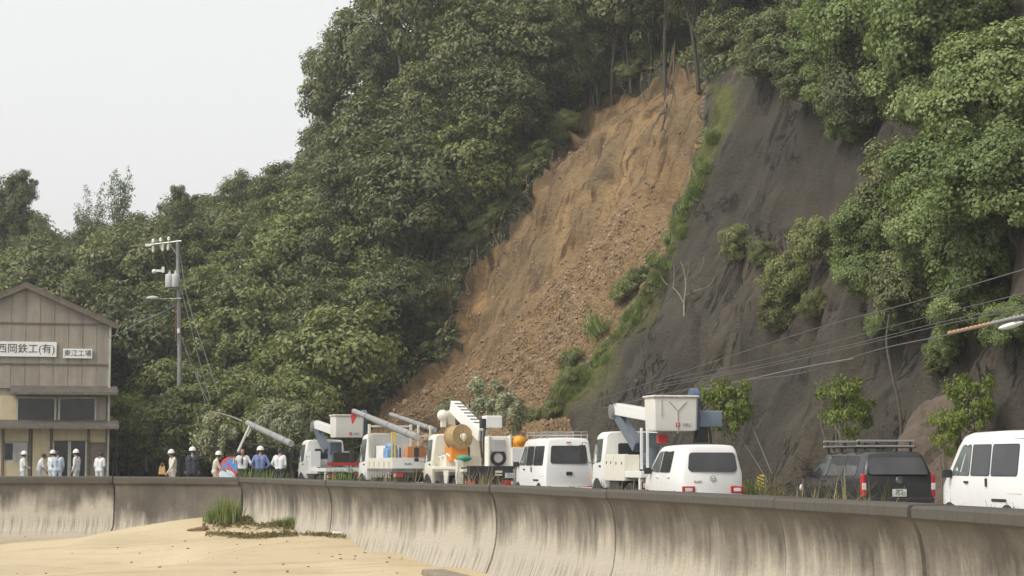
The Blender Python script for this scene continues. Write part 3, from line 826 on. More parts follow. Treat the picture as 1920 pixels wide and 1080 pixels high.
for i, (px, py, rp) in enumerate([(1075, 200, 34), (1100, 178, 40), (1128, 172, 34), (1152, 150, 40), (1185, 140, 36), (1210, 118, 42), (1240, 95, 40), (1262, 60, 44), (1060, 232, 30), (1038, 258, 32), (1015, 290, 30), (990, 320, 32), (968, 352, 28), (940, 400, 30), (910, 430, 32), (880, 455, 30), (1130, 130, 50), (1180, 90, 55), (1080, 150, 50), (1030, 205, 48), (990, 260, 44), (1290, 85, 36)]):
    plant_on('mid', i, px, py, rp, 'small leafy tree crowding the rim of the landslide', 'tree', 'small trees crowding the landslide rim', rad=2.7, hgt=3.9, lean=0.75, out=0.3, sz=0.8)
for i, (px, py, rp, k, lab) in enumerate([(30, 425, 56, 'broad', 'dark round tree standing above the skyline at the left edge'), (52, 372, 34, 'broad', 'small dark treetop crowning the skyline at the left edge'), (185, 430, 40, 'bamboo', 'feathery bamboo tips on the skyline above the workshop'), (245, 410, 44, 'bamboo', 'feathery bamboo tips on the skyline left of the utility pole'), (345, 412, 40, 'broad', 'round treetop on the skyline above the utility pole'), (460, 385, 42, 'broad', 'round treetop on the skyline right of the utility pole')]):
    plant_on(k, i, px, py, rp, lab, 'tree', depth=110, lean=0.0, sz=0.9, rad=3.2 if k == 'broad' else 2.4, hgt=5.2 if k == 'broad' else 6.0)
# the green mass that hangs over the concrete at the right
VL = ['large leafy vine-covered tree hanging over the concrete slope, at the upper edge', 'bright vine-covered tree leaning out low over the street lamp cable', 'vine-hung tree bulging from the slope below the crest']
for i, (px, py, rp, k) in enumerate([(1700, 70, 150, 0), (1850, 60, 160, 0), (1930, 200, 150, 0), (1640, 200, 95, 0), (1760, 220, 120, 0), (1590, 90, 90, 0),
                                     (1830, 350, 125, 2), (1930, 380, 140, 2), (1740, 360, 95, 2), (1690, 440, 90, 2), (1800, 470, 110, 2), (1900, 500, 120, 1), (1640, 520, 70, 1), (1740, 540, 85, 1), (1850, 590, 80, 1), (1700, 600, 50, 1), (1800, 650, 45, 1), (1665, 610, 34, 1), (1770, 690, 28, 1), (1910, 620, 60, 1), (1580, 180, 70, 0), (1610, 250, 50, 0), (1545, 130, 60, 0), (1605, 430, 42, 2), (1600, 500, 36, 1)]):
    plant_on('vine' if i % 5 != 3 else 'broad', i, px, py, rp, VL[k], 'tree', ['vine-covered trees over the concrete slope', 'low vine-covered trees above the street lamp', 'vine-covered trees in the middle of the right-hand slope'][k])
for i, (px, py, rp, lab) in enumerate([(1555, 465, 52, 'leafy bough joining the green mass to the bare concrete'), (1505, 530, 52, 'largest drooping bough hanging free over the bare concrete'), (1475, 600, 44, 'lowest drooping bough over the bare concrete'), (1535, 580, 34, 'small drooping bough beside the largest one'), (1388, 468, 36, 'leafy sprig reaching left over the bare concrete'), (1440, 485, 28, 'thin leafy sprig between the bough and the left sprig')]):
    plant_on('mid', i, px, py, rp, lab, 'bough', out=0.7, lean=0.9, rad=2.7, hgt=3.9, sz=1.1)
for i, (px, py, rp) in enumerate([(1340, 30, 85), (1440, 10, 100), (1530, -20, 100), (1390, 80, 65), (1500, 90, 80), (1560, 30, 90), (1440, 120, 60), (1350, 85, 45), (1520, 160, 55)]):
    plant_on('tall', i, px, py, rp, 'dark drooping tree on the crest above the concrete slope', 'tree', 'dark trees on the crest above the concrete slope', rad=2.8, hgt=7.2, sz=0.7, lean=0.6)
# roadside young trees
def young(i, px, py, rpx, d, label, sz=1.0):
    sc = rpx * d / FPX / 1.35
    c = U(px, py, d); k = c.z / (2.6 * sc)
    return plant('lime', i, (c.x, c.y, 0), sc, i * 1.7, label, 'tree', sz=k)
young(0, 1366, 772, 62, 57, 'small roadside tree with a flat crown beside the bucket lift')
young(1, 1588, 770, 66, 54, 'bright lime-green young tree behind the roof rack of the black wagon')
young(0, 1822, 768, 60, 50, 'bright lime-green bush above the roof of the white van')
young(1, 1775, 815, 40, 50, 'low lime-green bush between the black wagon and the white van')
# vegetation along the foot of the wood and around the debris
for i in range(26):
    px = -30 + i * 29 + rngT.uniform(-10, 10)
    s = np.interp(-px, -proj(np.stack([fx, fy, 0 * fx], -1))[0], SS) if False else float(SS[int(np.argmin(np.abs(proj(np.stack([fx, fy, 0 * fx], -1))[0] - px)))])
    P = hill_points([s], [rngT.uniform(-0.9, 1.2)])[0]
    if 690 < px: continue
    plant('shrub', i, (P[0], P[1] - rngT.uniform(0.0, 2.5), -0.15), rngT.uniform(0.75, 1.25), rngT.uniform(0, 6.3), 'rounded green shrub at the foot of the wood along the road', 'shrub', 'shrubs along the foot of the wood')
plant('mid', 1, U(640, 845, 93) * 1.0, 1.12, 1.0, 'light green willow-like tree standing just beside the debris', 'tree', sz=1.0)
for i, (px, d, sc, lab) in enumerate([(300, 93, 0.72, 'bushy tree hiding the foot of the utility pole'), (352, 92.5, 0.8, 'bushy tree just right of the utility pole foot'), (405, 93, 0.85, 'leafy tree behind the person in navy'), (450, 92, 0.72, 'leafy tree behind the broken grey pole'), (560, 91, 0.9, 'leafy tree above the far bucket truck'), (215, 95, 0.6, 'small tree touching the workshop corner pipe')]):
    plant('mid', i, (U(px, 868, d).x, d, -0.1), sc, i * 1.9, lab, 'tree')
plant('mid', 0, (U(250, 860, 96).x, 96, 0), 0.72, 2.0, 'yellow-green tree growing against the side of the workshop', 'tree')
plant('lime', 1, (U(232, 880, 94).x, 94, 0), 1.3, 2.0, 'lime-green sapling close to the corner of the workshop', 'tree')

# undergrowth over the wooded ground
rngU = np.random.default_rng(33)
cand = np.nonzero(is_hl)[0]
cc = HV[HF[cand]].mean(1); ux, uy = proj(cc)
cand = cand[(ux > -60) & (ux < 1980) & (uy > -60)]
pick = rngU.choice(cand, 70000)
w = rngU.dirichlet([1, 1, 1, 1], len(pick))
Cu = (HV[HF[pick]] * w[:, :, None]).sum(1)
clump = np.clip(fbm(Cu[:, 0] * 0.8, Cu[:, 1] * 0.8, Cu[:, 2] * 0.8, 3, 81) + 0.55, 0.05, 1.2)
Cu += rngU.random((len(pick), 1)) * clump[:, None] * 0.8 * np.array([-0.45, -0.45, 0.75])
Vu, Fu = leaves(rngU, Cu, rngU.normal(size=Cu.shape) * 0.5 + np.array([-0.4, -0.4, 0.8]), 0.30 * rngU.uniform(0.6, 1.4, len(Cu)), 0.5, 0.25, 0.5)
ug = npmesh('undergrowth', Vu, Fu, L_DARK, attrs={'tint': ('FACE', np.repeat(rngU.random(len(Cu)) * 0.8, 2))}, smooth=False)
tag(ug, 'dark leafy undergrowth covering the wooded hillside floor', 'undergrowth', kind='stuff')

# fallen trees carried down by the slide, pale leaf undersides turned up
def fallen(i, px, py, d, rpx, ax, label, sz=1.0, kind='pale', rad=1.7, hgt=3.4):
    sc = rpx * d / FPX / rad
    c = U(px, py, d); ax = Vector(ax).normalized()
    o = plant(kind, i, c - ax * hgt * sc * sz, sc, 0, label, 'tree', sz=sz)
    o.rotation_euler = ax.to_track_quat('Z', 'Y').to_euler()
    return o
fallen(0, 915, 752, 83, 52, (0.5, -0.6, 0.35), 'toppled pale-leaved tree lying on the debris behind the crane boom')
fallen(1, 955, 775, 81, 44, (0.7, -0.6, 0.25), 'toppled pale-leaved tree at the lower edge of the debris behind the orange drum')
fallen(0, 545, 800, 84, 52, (-0.4, -0.7, 0.4), 'uprooted pale-leaved tree lying over the broken grey pole')
fallen(1, 500, 790, 85, 44, (-0.7, -0.6, 0.3), 'uprooted pale-leaved tree above the person in the blue shirt')
fallen(0, 400, 815, 88, 52, (-0.9, -0.4, 0.2), 'uprooted leafy tree sprawled behind the people by the road signs')
fallen(1, 600, 850, 80, 34, (0.2, -0.8, 0.3), 'broken leafy bough lying in front of the far bucket truck')
fallen(1, 840, 770, 82, 30, (0.3, -0.7, 0.5), 'torn leafy bough on the debris behind the flatbed truck')
# ================================================================== LANDSLIDE DEBRIS, ROOTS, SMALL PLANTS
fpx, _ = proj(np.stack([fx, fy, 0 * fx], -1))
sel = np.nonzero((fpx < 1085) & (fpx > 655))[0]
ss = np.linspace(SS[sel[0]], SS[sel[-1]], 130); ww = np.linspace(-1.6, 7.5, 70)
Sd, Wd = np.meshgrid(ss, ww, indexing='ij')
bx = np.interp(Sd, SS, fx); by = np.interp(Sd, SS, fy); bnx = np.interp(Sd, SS, nx); bny = np.interp(Sd, SS, ny)
q = (Sd - ss[0]) / (ss[-1] - ss[0])
env = sstep(0, 0.18, q) * sstep(1, 0.72, q)
hm = (3.6 * env) * np.clip(1 - (Wd + 1.6) / (3.0 + 6.0 * env), 0, 1) ** 1.15
dz = hm + (0.30 * fbm(Sd * 0.9, Wd * 0.9, 0, 4, 91) + 0.16 * np.abs(fbm(Sd * 3, Wd * 3, 0, 3, 93))) * np.clip(hm, 0, 1) - 0.05
DV = np.stack([bx - bnx * Wd, by - bny * Wd, dz], -1)
fan = npmesh('landslide_debris', DV.reshape(-1, 3), gridF(*Sd.shape), scar.data.materials[0], attrs={'talus': ('POINT', np.ones(Sd.size)), 'rim': ('POINT', np.zeros(Sd.size))}, uv=np.stack([Sd, Wd], -1).reshape(-1, 2))
tag(fan, kind='structure')

# rubble: angular clods scattered over talus and debris
M_CLOD = simple('loose_earth_clod', (0.29, 0.208, 0.135), 0.95, var=0.5, vscale=1.6, spec=0.2)
rngR = np.random.default_rng(5)
tf = np.nonzero(is_sl)[0]
wt = fc(m_ta)[tf] ** 2 + 0.05
wt *= (0.35 + np.clip(fc(fbm(Sg * 0.8, Tg * 0.5, 0, 3, 99))[tf] + 0.4, 0, 1.2))
pk = rngR.choice(tf, 24000, p=wt / wt.sum())
w = rngR.dirichlet([1, 1, 1, 1], len(pk)); C1 = (HV[HF[pk]] * w[:, :, None]).sum(1)
DF = gridF(*Sd.shape); dpk = rngR.choice(np.nonzero(hm.ravel()[DF].mean(1) > 0.12)[0], 14000)
w2 = rngR.dirichlet([1, 1, 1, 1], len(dpk)); C2 = (DV.reshape(-1, 3)[DF[dpk]] * w2[:, :, None]).sum(1)
CR = np.concatenate([C1, C2])
oct_v = np.array([(1, 0, 0), (-1, 0, 0), (0, 1, 0), (0, -1, 0), (0, 0, 1), (0, 0, -1)], float)
oct_f = np.array([(0, 2, 4), (2, 1, 4), (1, 3, 4), (3, 0, 4), (2, 0, 5), (1, 2, 5), (3, 1, 5), (0, 3, 5)])
sz = np.minimum(0.022 * rngR.lognormal(0, 0.7, len(CR)) + 0.010, 0.12)
V = CR[:, None, :] + oct_v[None] * sz[:, None, None] * rngR.uniform(0.55, 1.3, (len(CR), 6, 1)) + rngR.normal(size=(len(CR), 6, 3)) * sz[:, None, None] * 0.25
Fr = (np.arange(len(CR))[:, None, None] * 6 + oct_f[None]).reshape(-1, 3)
rub = npmesh('rubble', V.reshape(-1, 3), Fr, M_CLOD, smooth=False)
tag(rub, 'loose brown earth clods and gravel strewn over the slide', 'rubble', kind='stuff')
def rock_mesh(name, seed, mat, sub=2):
    bm = bmesh.new(); bmesh.ops.create_icosphere(bm, subdivisions=sub, radius=1.0)
    rg = random.Random(seed); o = Vector((rg.uniform(0, 50), rg.uniform(0, 50), 0))
    for v in bm.verts:
        k = mnoise.noise(v.co * 1.1 + o) * 0.42 + mnoise.noise(v.co * 2.6 + o) * 0.2
        v.co *= 1 + k + (mnoise.noise(v.co * 6 + o) * 0.07 + mnoise.noise(v.co * 13 + o) * 0.04 if sub > 3 else 0)
        v.co.z *= 0.75
    me = bpy.data.meshes.new(name); bm.to_mesh(me); bm.free(); me.materials.append(mat)
    return me
RM = [rock_mesh('earth_block', 10 + i, M_CLOD) for i in range(4)]
for i, (px, py, r) in enumerate([(905, 640, 9), (888, 660, 8), (1060, 490, 6), (985, 565, 6), (1040, 565, 5), (930, 700, 9), (800, 735, 12), (760, 755, 12), (870, 725, 8), (960, 690, 7), (1010, 640, 6), (1090, 600, 6), (1100, 520, 6), (940, 745, 8), (830, 715, 8), (1000, 720, 8), (740, 770, 9), (1150, 400, 7), (965, 455, 7), (905, 590, 6)]):
    h, n = hit(px, py)
    if py > 735: h = Vector(U(px, py, 88))
    o = bpy.data.objects.new('earth_block', RM[i % 4]); COL.objects.link(o)
    # on the debris fan: drop to its surface
    o.location = h; k = 0.6 * r * h.y / FPX; o.scale = (k, k * 0.9, k * 0.9); o.rotation_euler = (i, i * 2.1, i * 0.7)
    tag(o, 'brown clod of earth lying loose on the landslide', 'earth clod', 'earth clods on the landslide')
# a stranded big block with a scraped face near the foot of the slide
h = U(785, 772, 84); o = bpy.data.objects.new('boulder', rock_mesh('boulder', 77, M_CLOD, 5)); COL.objects.link(o)
o.location = (h.x, h.y, 1.2); o.scale = (0.8, 0.8, 1.5); tag(o, 'large pale brown boulder behind the poles on the flatbed truck', 'boulder')

# torn roots hanging from the rim
M_ROOT = simple('torn_root', (0.10, 0.07, 0.045), 0.9, var=0.4, vscale=8)
rgr = random.Random(3)
def root_strand(pts, r0, r1, name='root', label='thin torn root dangling from the rim of the landslide', group='torn roots along the landslide rim', cat='root', extra=3):
    mb = MB(); P = []
    for px, py, off in pts:
        h, n = hit(px, py)
        P.append(h + n * off)
    P = pline(P, 5)
    mb.tube(P, [r0 + (r1 - r0) * i / (len(P) - 1) for i in range(len(P))], 6)
    for k in range(extra):
        i = rgr.randrange(len(P) // 3, len(P) - 1); a = P[i]
        b = a + Vector((rgr.uniform(-0.5, 0.5), rgr.uniform(-0.4, 0.1), rgr.uniform(-1.2, -0.3)))
        mb.tube([a, a.lerp(b, 0.5) + Vector((rgr.uniform(-.1, .1), -0.08, 0.05)), b], [r1 * 1.4, r1, r1 * 0.5], 5)
    o = mb.build(name, M_ROOT, None, smooth=60)
    tag(o, label, cat, group)
root_strand([(1266, 60, 0.6), (1268, 110, 0.5), (1262, 160, 0.35), (1256, 205, 0.3), (1248, 250, 0.25)], 0.10, 0.03, 'hanging_stem', 'dark splintered trunk hanging down at the head of the landslide', None, 'trunk', 6)
root_strand([(1274, 70, 0.6), (1276, 120, 0.5), (1262, 190, 0.3), (1243, 252, 0.2)], 0.05, 0.015, 'root', 'long pale root trailing beside the hanging trunk at the slide head', None, 'root', 3)
for (x, y, dx, dy) in [(1000, 345, -14, 55), (985, 368, 18, 40), (960, 400, -18, 50), (940, 440, 10, 45), (905, 470, -20, 60), (890, 485, -8, 70), (868, 520, 2, 75), (862, 560, -8, 60), (858, 590, -22, 60), (852, 610, -26, 60), (1030, 300, 10, 40), (1060, 255, -8, 40), (1110, 200, 6, 40), (1170, 170, 4, 45), (1215, 150, -4, 50), (930, 450, 22, 30), (870, 545, 14, 60), (848, 630, -16, 40)]:
    root_strand([(x, y - 6, 0.5), (x + dx * 0.4, y + dy * 0.35, 0.5), (x + dx * 0.7, y + dy * 0.7, 0.35), (x + dx, y + dy, 0.2)], 0.035, 0.012)
# a pale stump and two leaning stems on the rim
BS = []
for (x, y, x2, y2, r, lab) in [(1122, 195, 1105, 128, 0.10, 'slim pale leaning trunk on the rim of the landslide'), (1114, 195, 1094, 140, 0.07, 'thin forked pale trunk beside the leaning trunk on the rim'), (1168, 168, 1176, 150, 0.09, 'short broken pale stump on the upper rim'), (1243, 128, 1240, 205, 0.04, 'thin broken stem against the head of the scar')]:
    h, n = hit(x, y); b = U(x2, y2, h.y + 0.3)
    mb = MB(); mb.tube(pline([h - Vector((0, 0, 0.4)), h.lerp(b, 0.4) + Vector((0.1, 0, 0)), b], 4), [r * (1 - 0.06 * i) for i in range(9)], 8)
    tag(mb.build('snapped_sapling', BARK_PALE, None, smooth=60), lab, 'sapling')

# turf lip that overhangs the scar
M_TURF = mat_ground('turf_lip_soil', (0.035, 0.028, 0.017), (0.085, 0.065, 0.038), 4)
rimpts = [(1262, 122), (1215, 138), (1150, 168), (1086, 206), (1050, 250), (1010, 315), (960, 388), (928, 438), (884, 474), (855, 528), (848, 600)]
P = []
for a, b in rimpts:
    h, n = hit(a - 5, b - 5); P.append(h + n * 0.06)
P = pline(P, 9); mb = MB()
for i in range(len(P) - 1):
    pass
rad = [0.16 + 0.10 * mnoise.noise(Vector((i * 0.31, 0, 0))) + 0.08 * mnoise.noise(Vector((i * 0.9, 3, 0))) for i in range(len(P))]
P2 = [p + Vector((mnoise.noise(Vector((i * .5, 0, 1))) * .18, -0.1, mnoise.noise(Vector((i * .5, 5, 1))) * .2)) for i, p in enumerate(P)]
mb.tube(P2, rad, 7)
lip = mb.build('turf_lip', M_TURF, None, smooth=80)
rngg = np.random.default_rng(12)
def blades(mb_unused, C, H, lean, rng, width=0.02, seg=3):
    """curved grass blades as numpy strips -> verts, quads"""
    n = len(C); V = []; F = []
    dirs = rng.normal(size=(n, 3)); dirs[:, 2] = 0; dirs /= np.linalg.norm(dirs, axis=1, keepdims=True) + 1e-9
    side = np.stack([-dirs[:, 1], dirs[:, 0], 0 * dirs[:, 0]], 1)
    rows = []
    for k in range(seg + 1):
        f = k / seg
        c = C + np.array([0, 0, 1.0]) * (H * f)[:, None] * (1 - 0.25 * lean * f)[:, None] + dirs * (H * lean * f * f)[:, None]
        wd = width * (1 - 0.85 * f)
        rows.append(np.stack([c - side * wd, c + side * wd], 1))
    V = np.stack(rows, 1).reshape(-1, 3)
    b = np.arange(n)[:, None] * (2 * (seg + 1))
    F = np.concatenate([b + np.array([[2 * k, 2 * k + 1, 2 * k + 3, 2 * k + 2]]) for k in range(seg)], 1).reshape(-1, 4)
    return V, F
Cl = np.array([P2[min(int(i), len(P2) - 1)] for i in rngg.uniform(0, len(P2) - 1, 2600)]) + rngg.normal(size=(2600, 3)) * 0.16
Vb, Fb = blades(None, Cl, rngg.uniform(0.2, 0.6, 2600), rngg.uniform(0.3, 1.2, 2600), rngg, 0.022)
npmesh('turf_grass', Vb, Fb, L_MID, lip, attrs={'tint': ('FACE', np.repeat(rngg.random(2600), 3))}, smooth=False)
tag(lip, 'ragged turf lip overhanging the top and side of the bare scar', 'turf')

# grass clump prototypes
def grass_proto(name, seed, n, spread, mat, wid=0.02, lean=0.7):
    rng = np.random.default_rng(seed)
    C = np.stack([rng.normal(size=n) * spread, rng.normal(size=n) * spread, np.zeros(n) - 0.02], 1)
    V, F = blades(None, C, rng.uniform(0.35, 1.0, n), np.abs(rng.normal(size=n)) * lean * 0.5 + 0.1, rng, wid)
    o = npmesh(name, V, F, mat, attrs={'tint': ('FACE', np.repeat(rng.random(n), 3))}, smooth=False)
    return o
PROTOS['grass'] = [grass_proto('grass_clump', 1, 260, 0.22, L_GRASS), grass_proto('grass_clump', 2, 200, 0.28, L_GRASS)]
PROTOS['dry'] = [grass_proto('dry_grass_clump', 3, 120, 0.16, L_DRY, 0.014, 1.0), grass_proto('dry_grass_clump', 4, 90, 0.20, L_DRY, 0.014, 1.1)]
PROTOS['bigg'] = [grass_proto('tall_grass_clump', 5, 620, 0.30, L_GRASS, 0.020, 1.0)]
# moss-side grass on the edge of the concrete
for i, (px, py, r) in enumerate([(1335, 265, 14), (1340, 262, 12), (1308, 352, 16), (1296, 372, 14), (1285, 395, 14), (1272, 415, 12), (1180, 560, 30), (1195, 540, 30), (1210, 520, 26), (1165, 545, 22), (1115, 620, 20), (1130, 625, 18), (1075, 690, 26), (1085, 670, 18), (1068, 710, 22), (1225, 500, 18), (1255, 455, 14), (1322, 320, 16), (1012, 790, 26), (1035, 770, 20), (1050, 745, 18)]):
    h, n = hit(px, py)
    k = r * h.y / FPX
    if i in (6, 7, 8, 9, 12, 13, 14, 18, 19):
        plant_on('shrub', 1, px, py, r, 'small green bush on the mossy edge between scar and concrete', 'bush', 'bushes on the mossy edge of the concrete', rad=1.7, hgt=1.5, lean=0.7)
    else:
        plant('grass', i, h, k * 2.2, i, 'tuft of green grass on the mossy edge of the concrete', 'grass', 'grass tufts on the mossy edge of the concrete', tilt=(0.5, -0.3))
strip = pline([(1310, 300, 0), (1300, 350, 0), (1270, 410, 0), (1250, 465, 0), (1210, 545, 0), (1160, 610, 0), (1118, 668, 0), (1068, 725, 0), (1010, 792, 0)], 8)
for i, p in enumerate(strip):
    for k in range(1 + (i > 26)):
        px = p.x + rgr.uniform(0, 26); py = p.y + rgr.uniform(-8, 8); h, n = hit(px, py)
        plant('grass', i + k, h - n * 0.05, rgr.uniform(0.25, 0.6), i * 1.3, 'tuft of green grass on the mossy edge of the concrete', 'grass', 'grass tufts on the mossy edge of the concrete', tilt=(rgr.uniform(0.2, 0.8), rgr.uniform(-0.7, 0)))
# bare dead sapling on the concrete
mb = MB()
def sap(pts, r0, r1):
    P = [U(x, y, hit(x, y)[0].y - o) for x, y, o in pts]
    P = pline(P, 4); mb.tube(P, [r0 + (r1 - r0) * i / (len(P) - 1) for i in range(len(P))], 6)
sap([(1283, 594, -0.1), (1283, 565, 0.3), (1286, 535, 0.6), (1282, 505, 0.7), (1275, 490, 0.8)], 0.055, 0.012)
sap([(1283, 570, 0.3), (1268, 545, 0.5), (1245, 528, 0.5), (1235, 505, 0.5)], 0.035, 0.008)
sap([(1284, 555, 0.4), (1305, 545, 0.5), (1330, 535, 0.5), (1345, 505, 0.5)], 0.03, 0.008)
sap([(1286, 535, 0.6), (1300, 520, 0.6), (1316, 500, 0.6), (1320, 480, 0.6)], 0.025, 0.007)
sap([(1262, 540, 0.5), (1264, 515, 0.6), (1262, 495, 0.6)], 0.02, 0.006)
sap([(1286, 530, 0.6), (1290, 510, 0.7), (1292, 492, 0.7)], 0.02, 0.006)
tag(mb.build('dead_sapling', BARK_PALE, None, smooth=60), 'bare leafless sapling rooted in the dark concrete slope', 'sapling')
# slim standing trunks and ivy stems at the right
for (pts, r, lab) in [([(1690, 905, 53.5), (1688, 780, 54), (1672, 700, 55), (1662, 640, 56), (1668, 590, 57)], 0.055, 'slim pale trunk rising behind the lime-green young tree'), ([(1600, 720, 56), (1625, 712, 56), (1650, 705, 56)], 0.03, 'thin bare branch reaching from the slim pale trunk')]:
    mb = MB(); P = pline([U(*p) for p in pts], 5); mb.tube(P, [r * (1 - 0.5 * i / len(P)) for i in range(len(P))], 8)
    tag(mb.build('bare_stem', BARK, None, smooth=60), lab, 'trunk')
# ================================================================== SEA WALL (panels between joints)
def mat_wall(name, dark=0.0):
    m, nt, b = _nodes(name); uv = uvco(nt)
    sp = nt.nodes.new('ShaderNodeSeparateXYZ'); nt.links.new(uv, sp.inputs[0])
    v = sp.outputs['Y']                                  # metres below the top
    n1 = noise_(nt, mapping(nt, uv, (2.1, 0.34, 1)), 1.0, 6, 0.65, 0.3)
    n2 = noise_(nt, mapping(nt, uv, (9.0, 0.55, 1)), 1.0, 5, 0.65)
    fine = noise_(nt, uv, 22, 5, 0.7); blot = noise_(nt, uv, 0.8, 4, 0.6)
    base = ramp(nt, fine, [(0.3, (0.36, 0.328, 0.272)), (0.7, (0.51, 0.468, 0.393))])
    # run-off stain: dense at the top, breaking into streaks below
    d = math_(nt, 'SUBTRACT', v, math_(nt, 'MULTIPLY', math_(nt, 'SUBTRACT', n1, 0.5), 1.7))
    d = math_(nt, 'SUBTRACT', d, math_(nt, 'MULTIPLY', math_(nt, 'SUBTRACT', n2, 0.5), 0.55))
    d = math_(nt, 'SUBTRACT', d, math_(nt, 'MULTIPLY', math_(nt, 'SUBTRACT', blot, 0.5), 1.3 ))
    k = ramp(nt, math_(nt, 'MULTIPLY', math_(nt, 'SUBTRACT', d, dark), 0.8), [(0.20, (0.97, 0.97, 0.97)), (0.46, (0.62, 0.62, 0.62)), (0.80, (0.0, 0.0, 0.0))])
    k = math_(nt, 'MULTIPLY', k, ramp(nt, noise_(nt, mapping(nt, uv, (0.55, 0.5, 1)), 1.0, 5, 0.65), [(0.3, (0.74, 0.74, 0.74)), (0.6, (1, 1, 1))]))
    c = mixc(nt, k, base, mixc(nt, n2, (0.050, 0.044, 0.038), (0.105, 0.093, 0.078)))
    # barnacle and tide band low down
    tb = ramp(nt, math_(nt, 'MULTIPLY', v, 0.4), [(0.50, (0, 0, 0)), (0.60, (1, 1, 1)), (0.74, (1, 1, 1)), (0.80, (0, 0, 0))])
    c = mixc(nt, math_(nt, 'MULTIPLY', tb, ramp(nt, n2, [(0.48, (0, 0, 0)), (0.62, (0.8, 0.8, 0.8))])), c, (0.19, 0.165, 0.135))
    c = mixc(nt, ramp(nt, math_(nt, 'MULTIPLY', v, 0.4), [(0.76, (0, 0, 0)), (0.9, (0.75, 0.75, 0.75))]), c, (0.36, 0.29, 0.19))
    # coping: grey-brown weathered band
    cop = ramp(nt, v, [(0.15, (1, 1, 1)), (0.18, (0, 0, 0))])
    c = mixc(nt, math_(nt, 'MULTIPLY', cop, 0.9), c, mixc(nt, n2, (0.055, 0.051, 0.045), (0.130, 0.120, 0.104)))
    nt.links.new(c, b.inputs['Base Color']); b.inputs['Roughness'].default_value = 0.92; b.inputs['Specular IOR Level'].default_value = 0.25
    bump(nt, b, math_(nt, 'ADD', fine, math_(nt, 'MULTIPLY', n2, 1.0)), 0.55, 0.02)
    return m
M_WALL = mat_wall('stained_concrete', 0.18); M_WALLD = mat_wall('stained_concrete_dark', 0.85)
PROF = [(-0.55, 0.70), (-0.03, 0.70), (0.0, 0.67), (0.0, 0.57), (-0.02, 0.545), (-0.06, 0.50), (-0.11, 0.38), (-0.15, 0.18), (-0.165, -0.05), (-0.155, -0.30), (-0.12, -0.55), (-0.05, -0.80), (0.05, -1.05), (0.20, -1.30), (0.40, -1.55), (0.50, -1.62), (0.50, -2.6)]
PROF_L = [(-0.55, 0.70), (-0.03, 0.70), (0.0, 0.67), (0.0, 0.50), (-0.02, 0.47), (-0.10, 0.42), (-0.12, 0.2), (-0.12, -0.2), (-0.11, -0.6), (-0.08, -0.95), (0.02, -1.10), (0.05, -1.14), (0.05, -2.6)]
wall = empty('sea_wall', (WALL_XY[0].x, WALL_XY[0].y, 0), 0, 'long concrete sea wall with recurved stained face and dark coping', 'sea wall')
wm = Matrix.Translation(-Vector((WALL_XY[0].x, WALL_XY[0].y, 0)))
dense = []; seg_id = []
for i in range(len(WALL_XY) - 1):
    a, b = WALL_XY[i], WALL_XY[i + 1]
    smooth_part = i >= 3
    n = 10
    p0 = WALL_XY[max(i - 1, 3)] if smooth_part else a; p3 = WALL_XY[min(i + 2, len(WALL_XY) - 1)]
    row = []
    for k in range(n + 1):
        t = k / n
        if smooth_part:
            row.append(0.5 * ((2 * a) + (b - p0) * t + (2 * p0 - 5 * a + 4 * b - p3) * t * t + (3 * a - p0 - 3 * b + p3) * t ** 3))
        else:
            row.append(a.lerp(b, t))
    dense.append(row)
allp = [p for r in dense for p in r[:-1]] + [dense[-1][-1]]
offs = {}
def nrm_at(idx):
    a = allp[max(idx - 1, 0)]; b = allp[min(idx + 1, len(allp) - 1)]
    if idx % 10 == 0 and idx // 10 <= 3 and 0 < idx < len(allp) - 1:
        t1 = (allp[idx] - allp[idx - 1]).normalized(); t2 = (allp[idx + 1] - allp[idx]).normalized()
        n1 = Vector((t1.y, -t1.x, 0)); n2 = Vector((t2.y, -t2.x, 0)); m = (n1 + n2).normalized()
        return m / max(0.4, m.dot(n1))
    t = (b - a).normalized()
    return Vector((t.y, -t.x, 0))            # seaward
ulen = 0
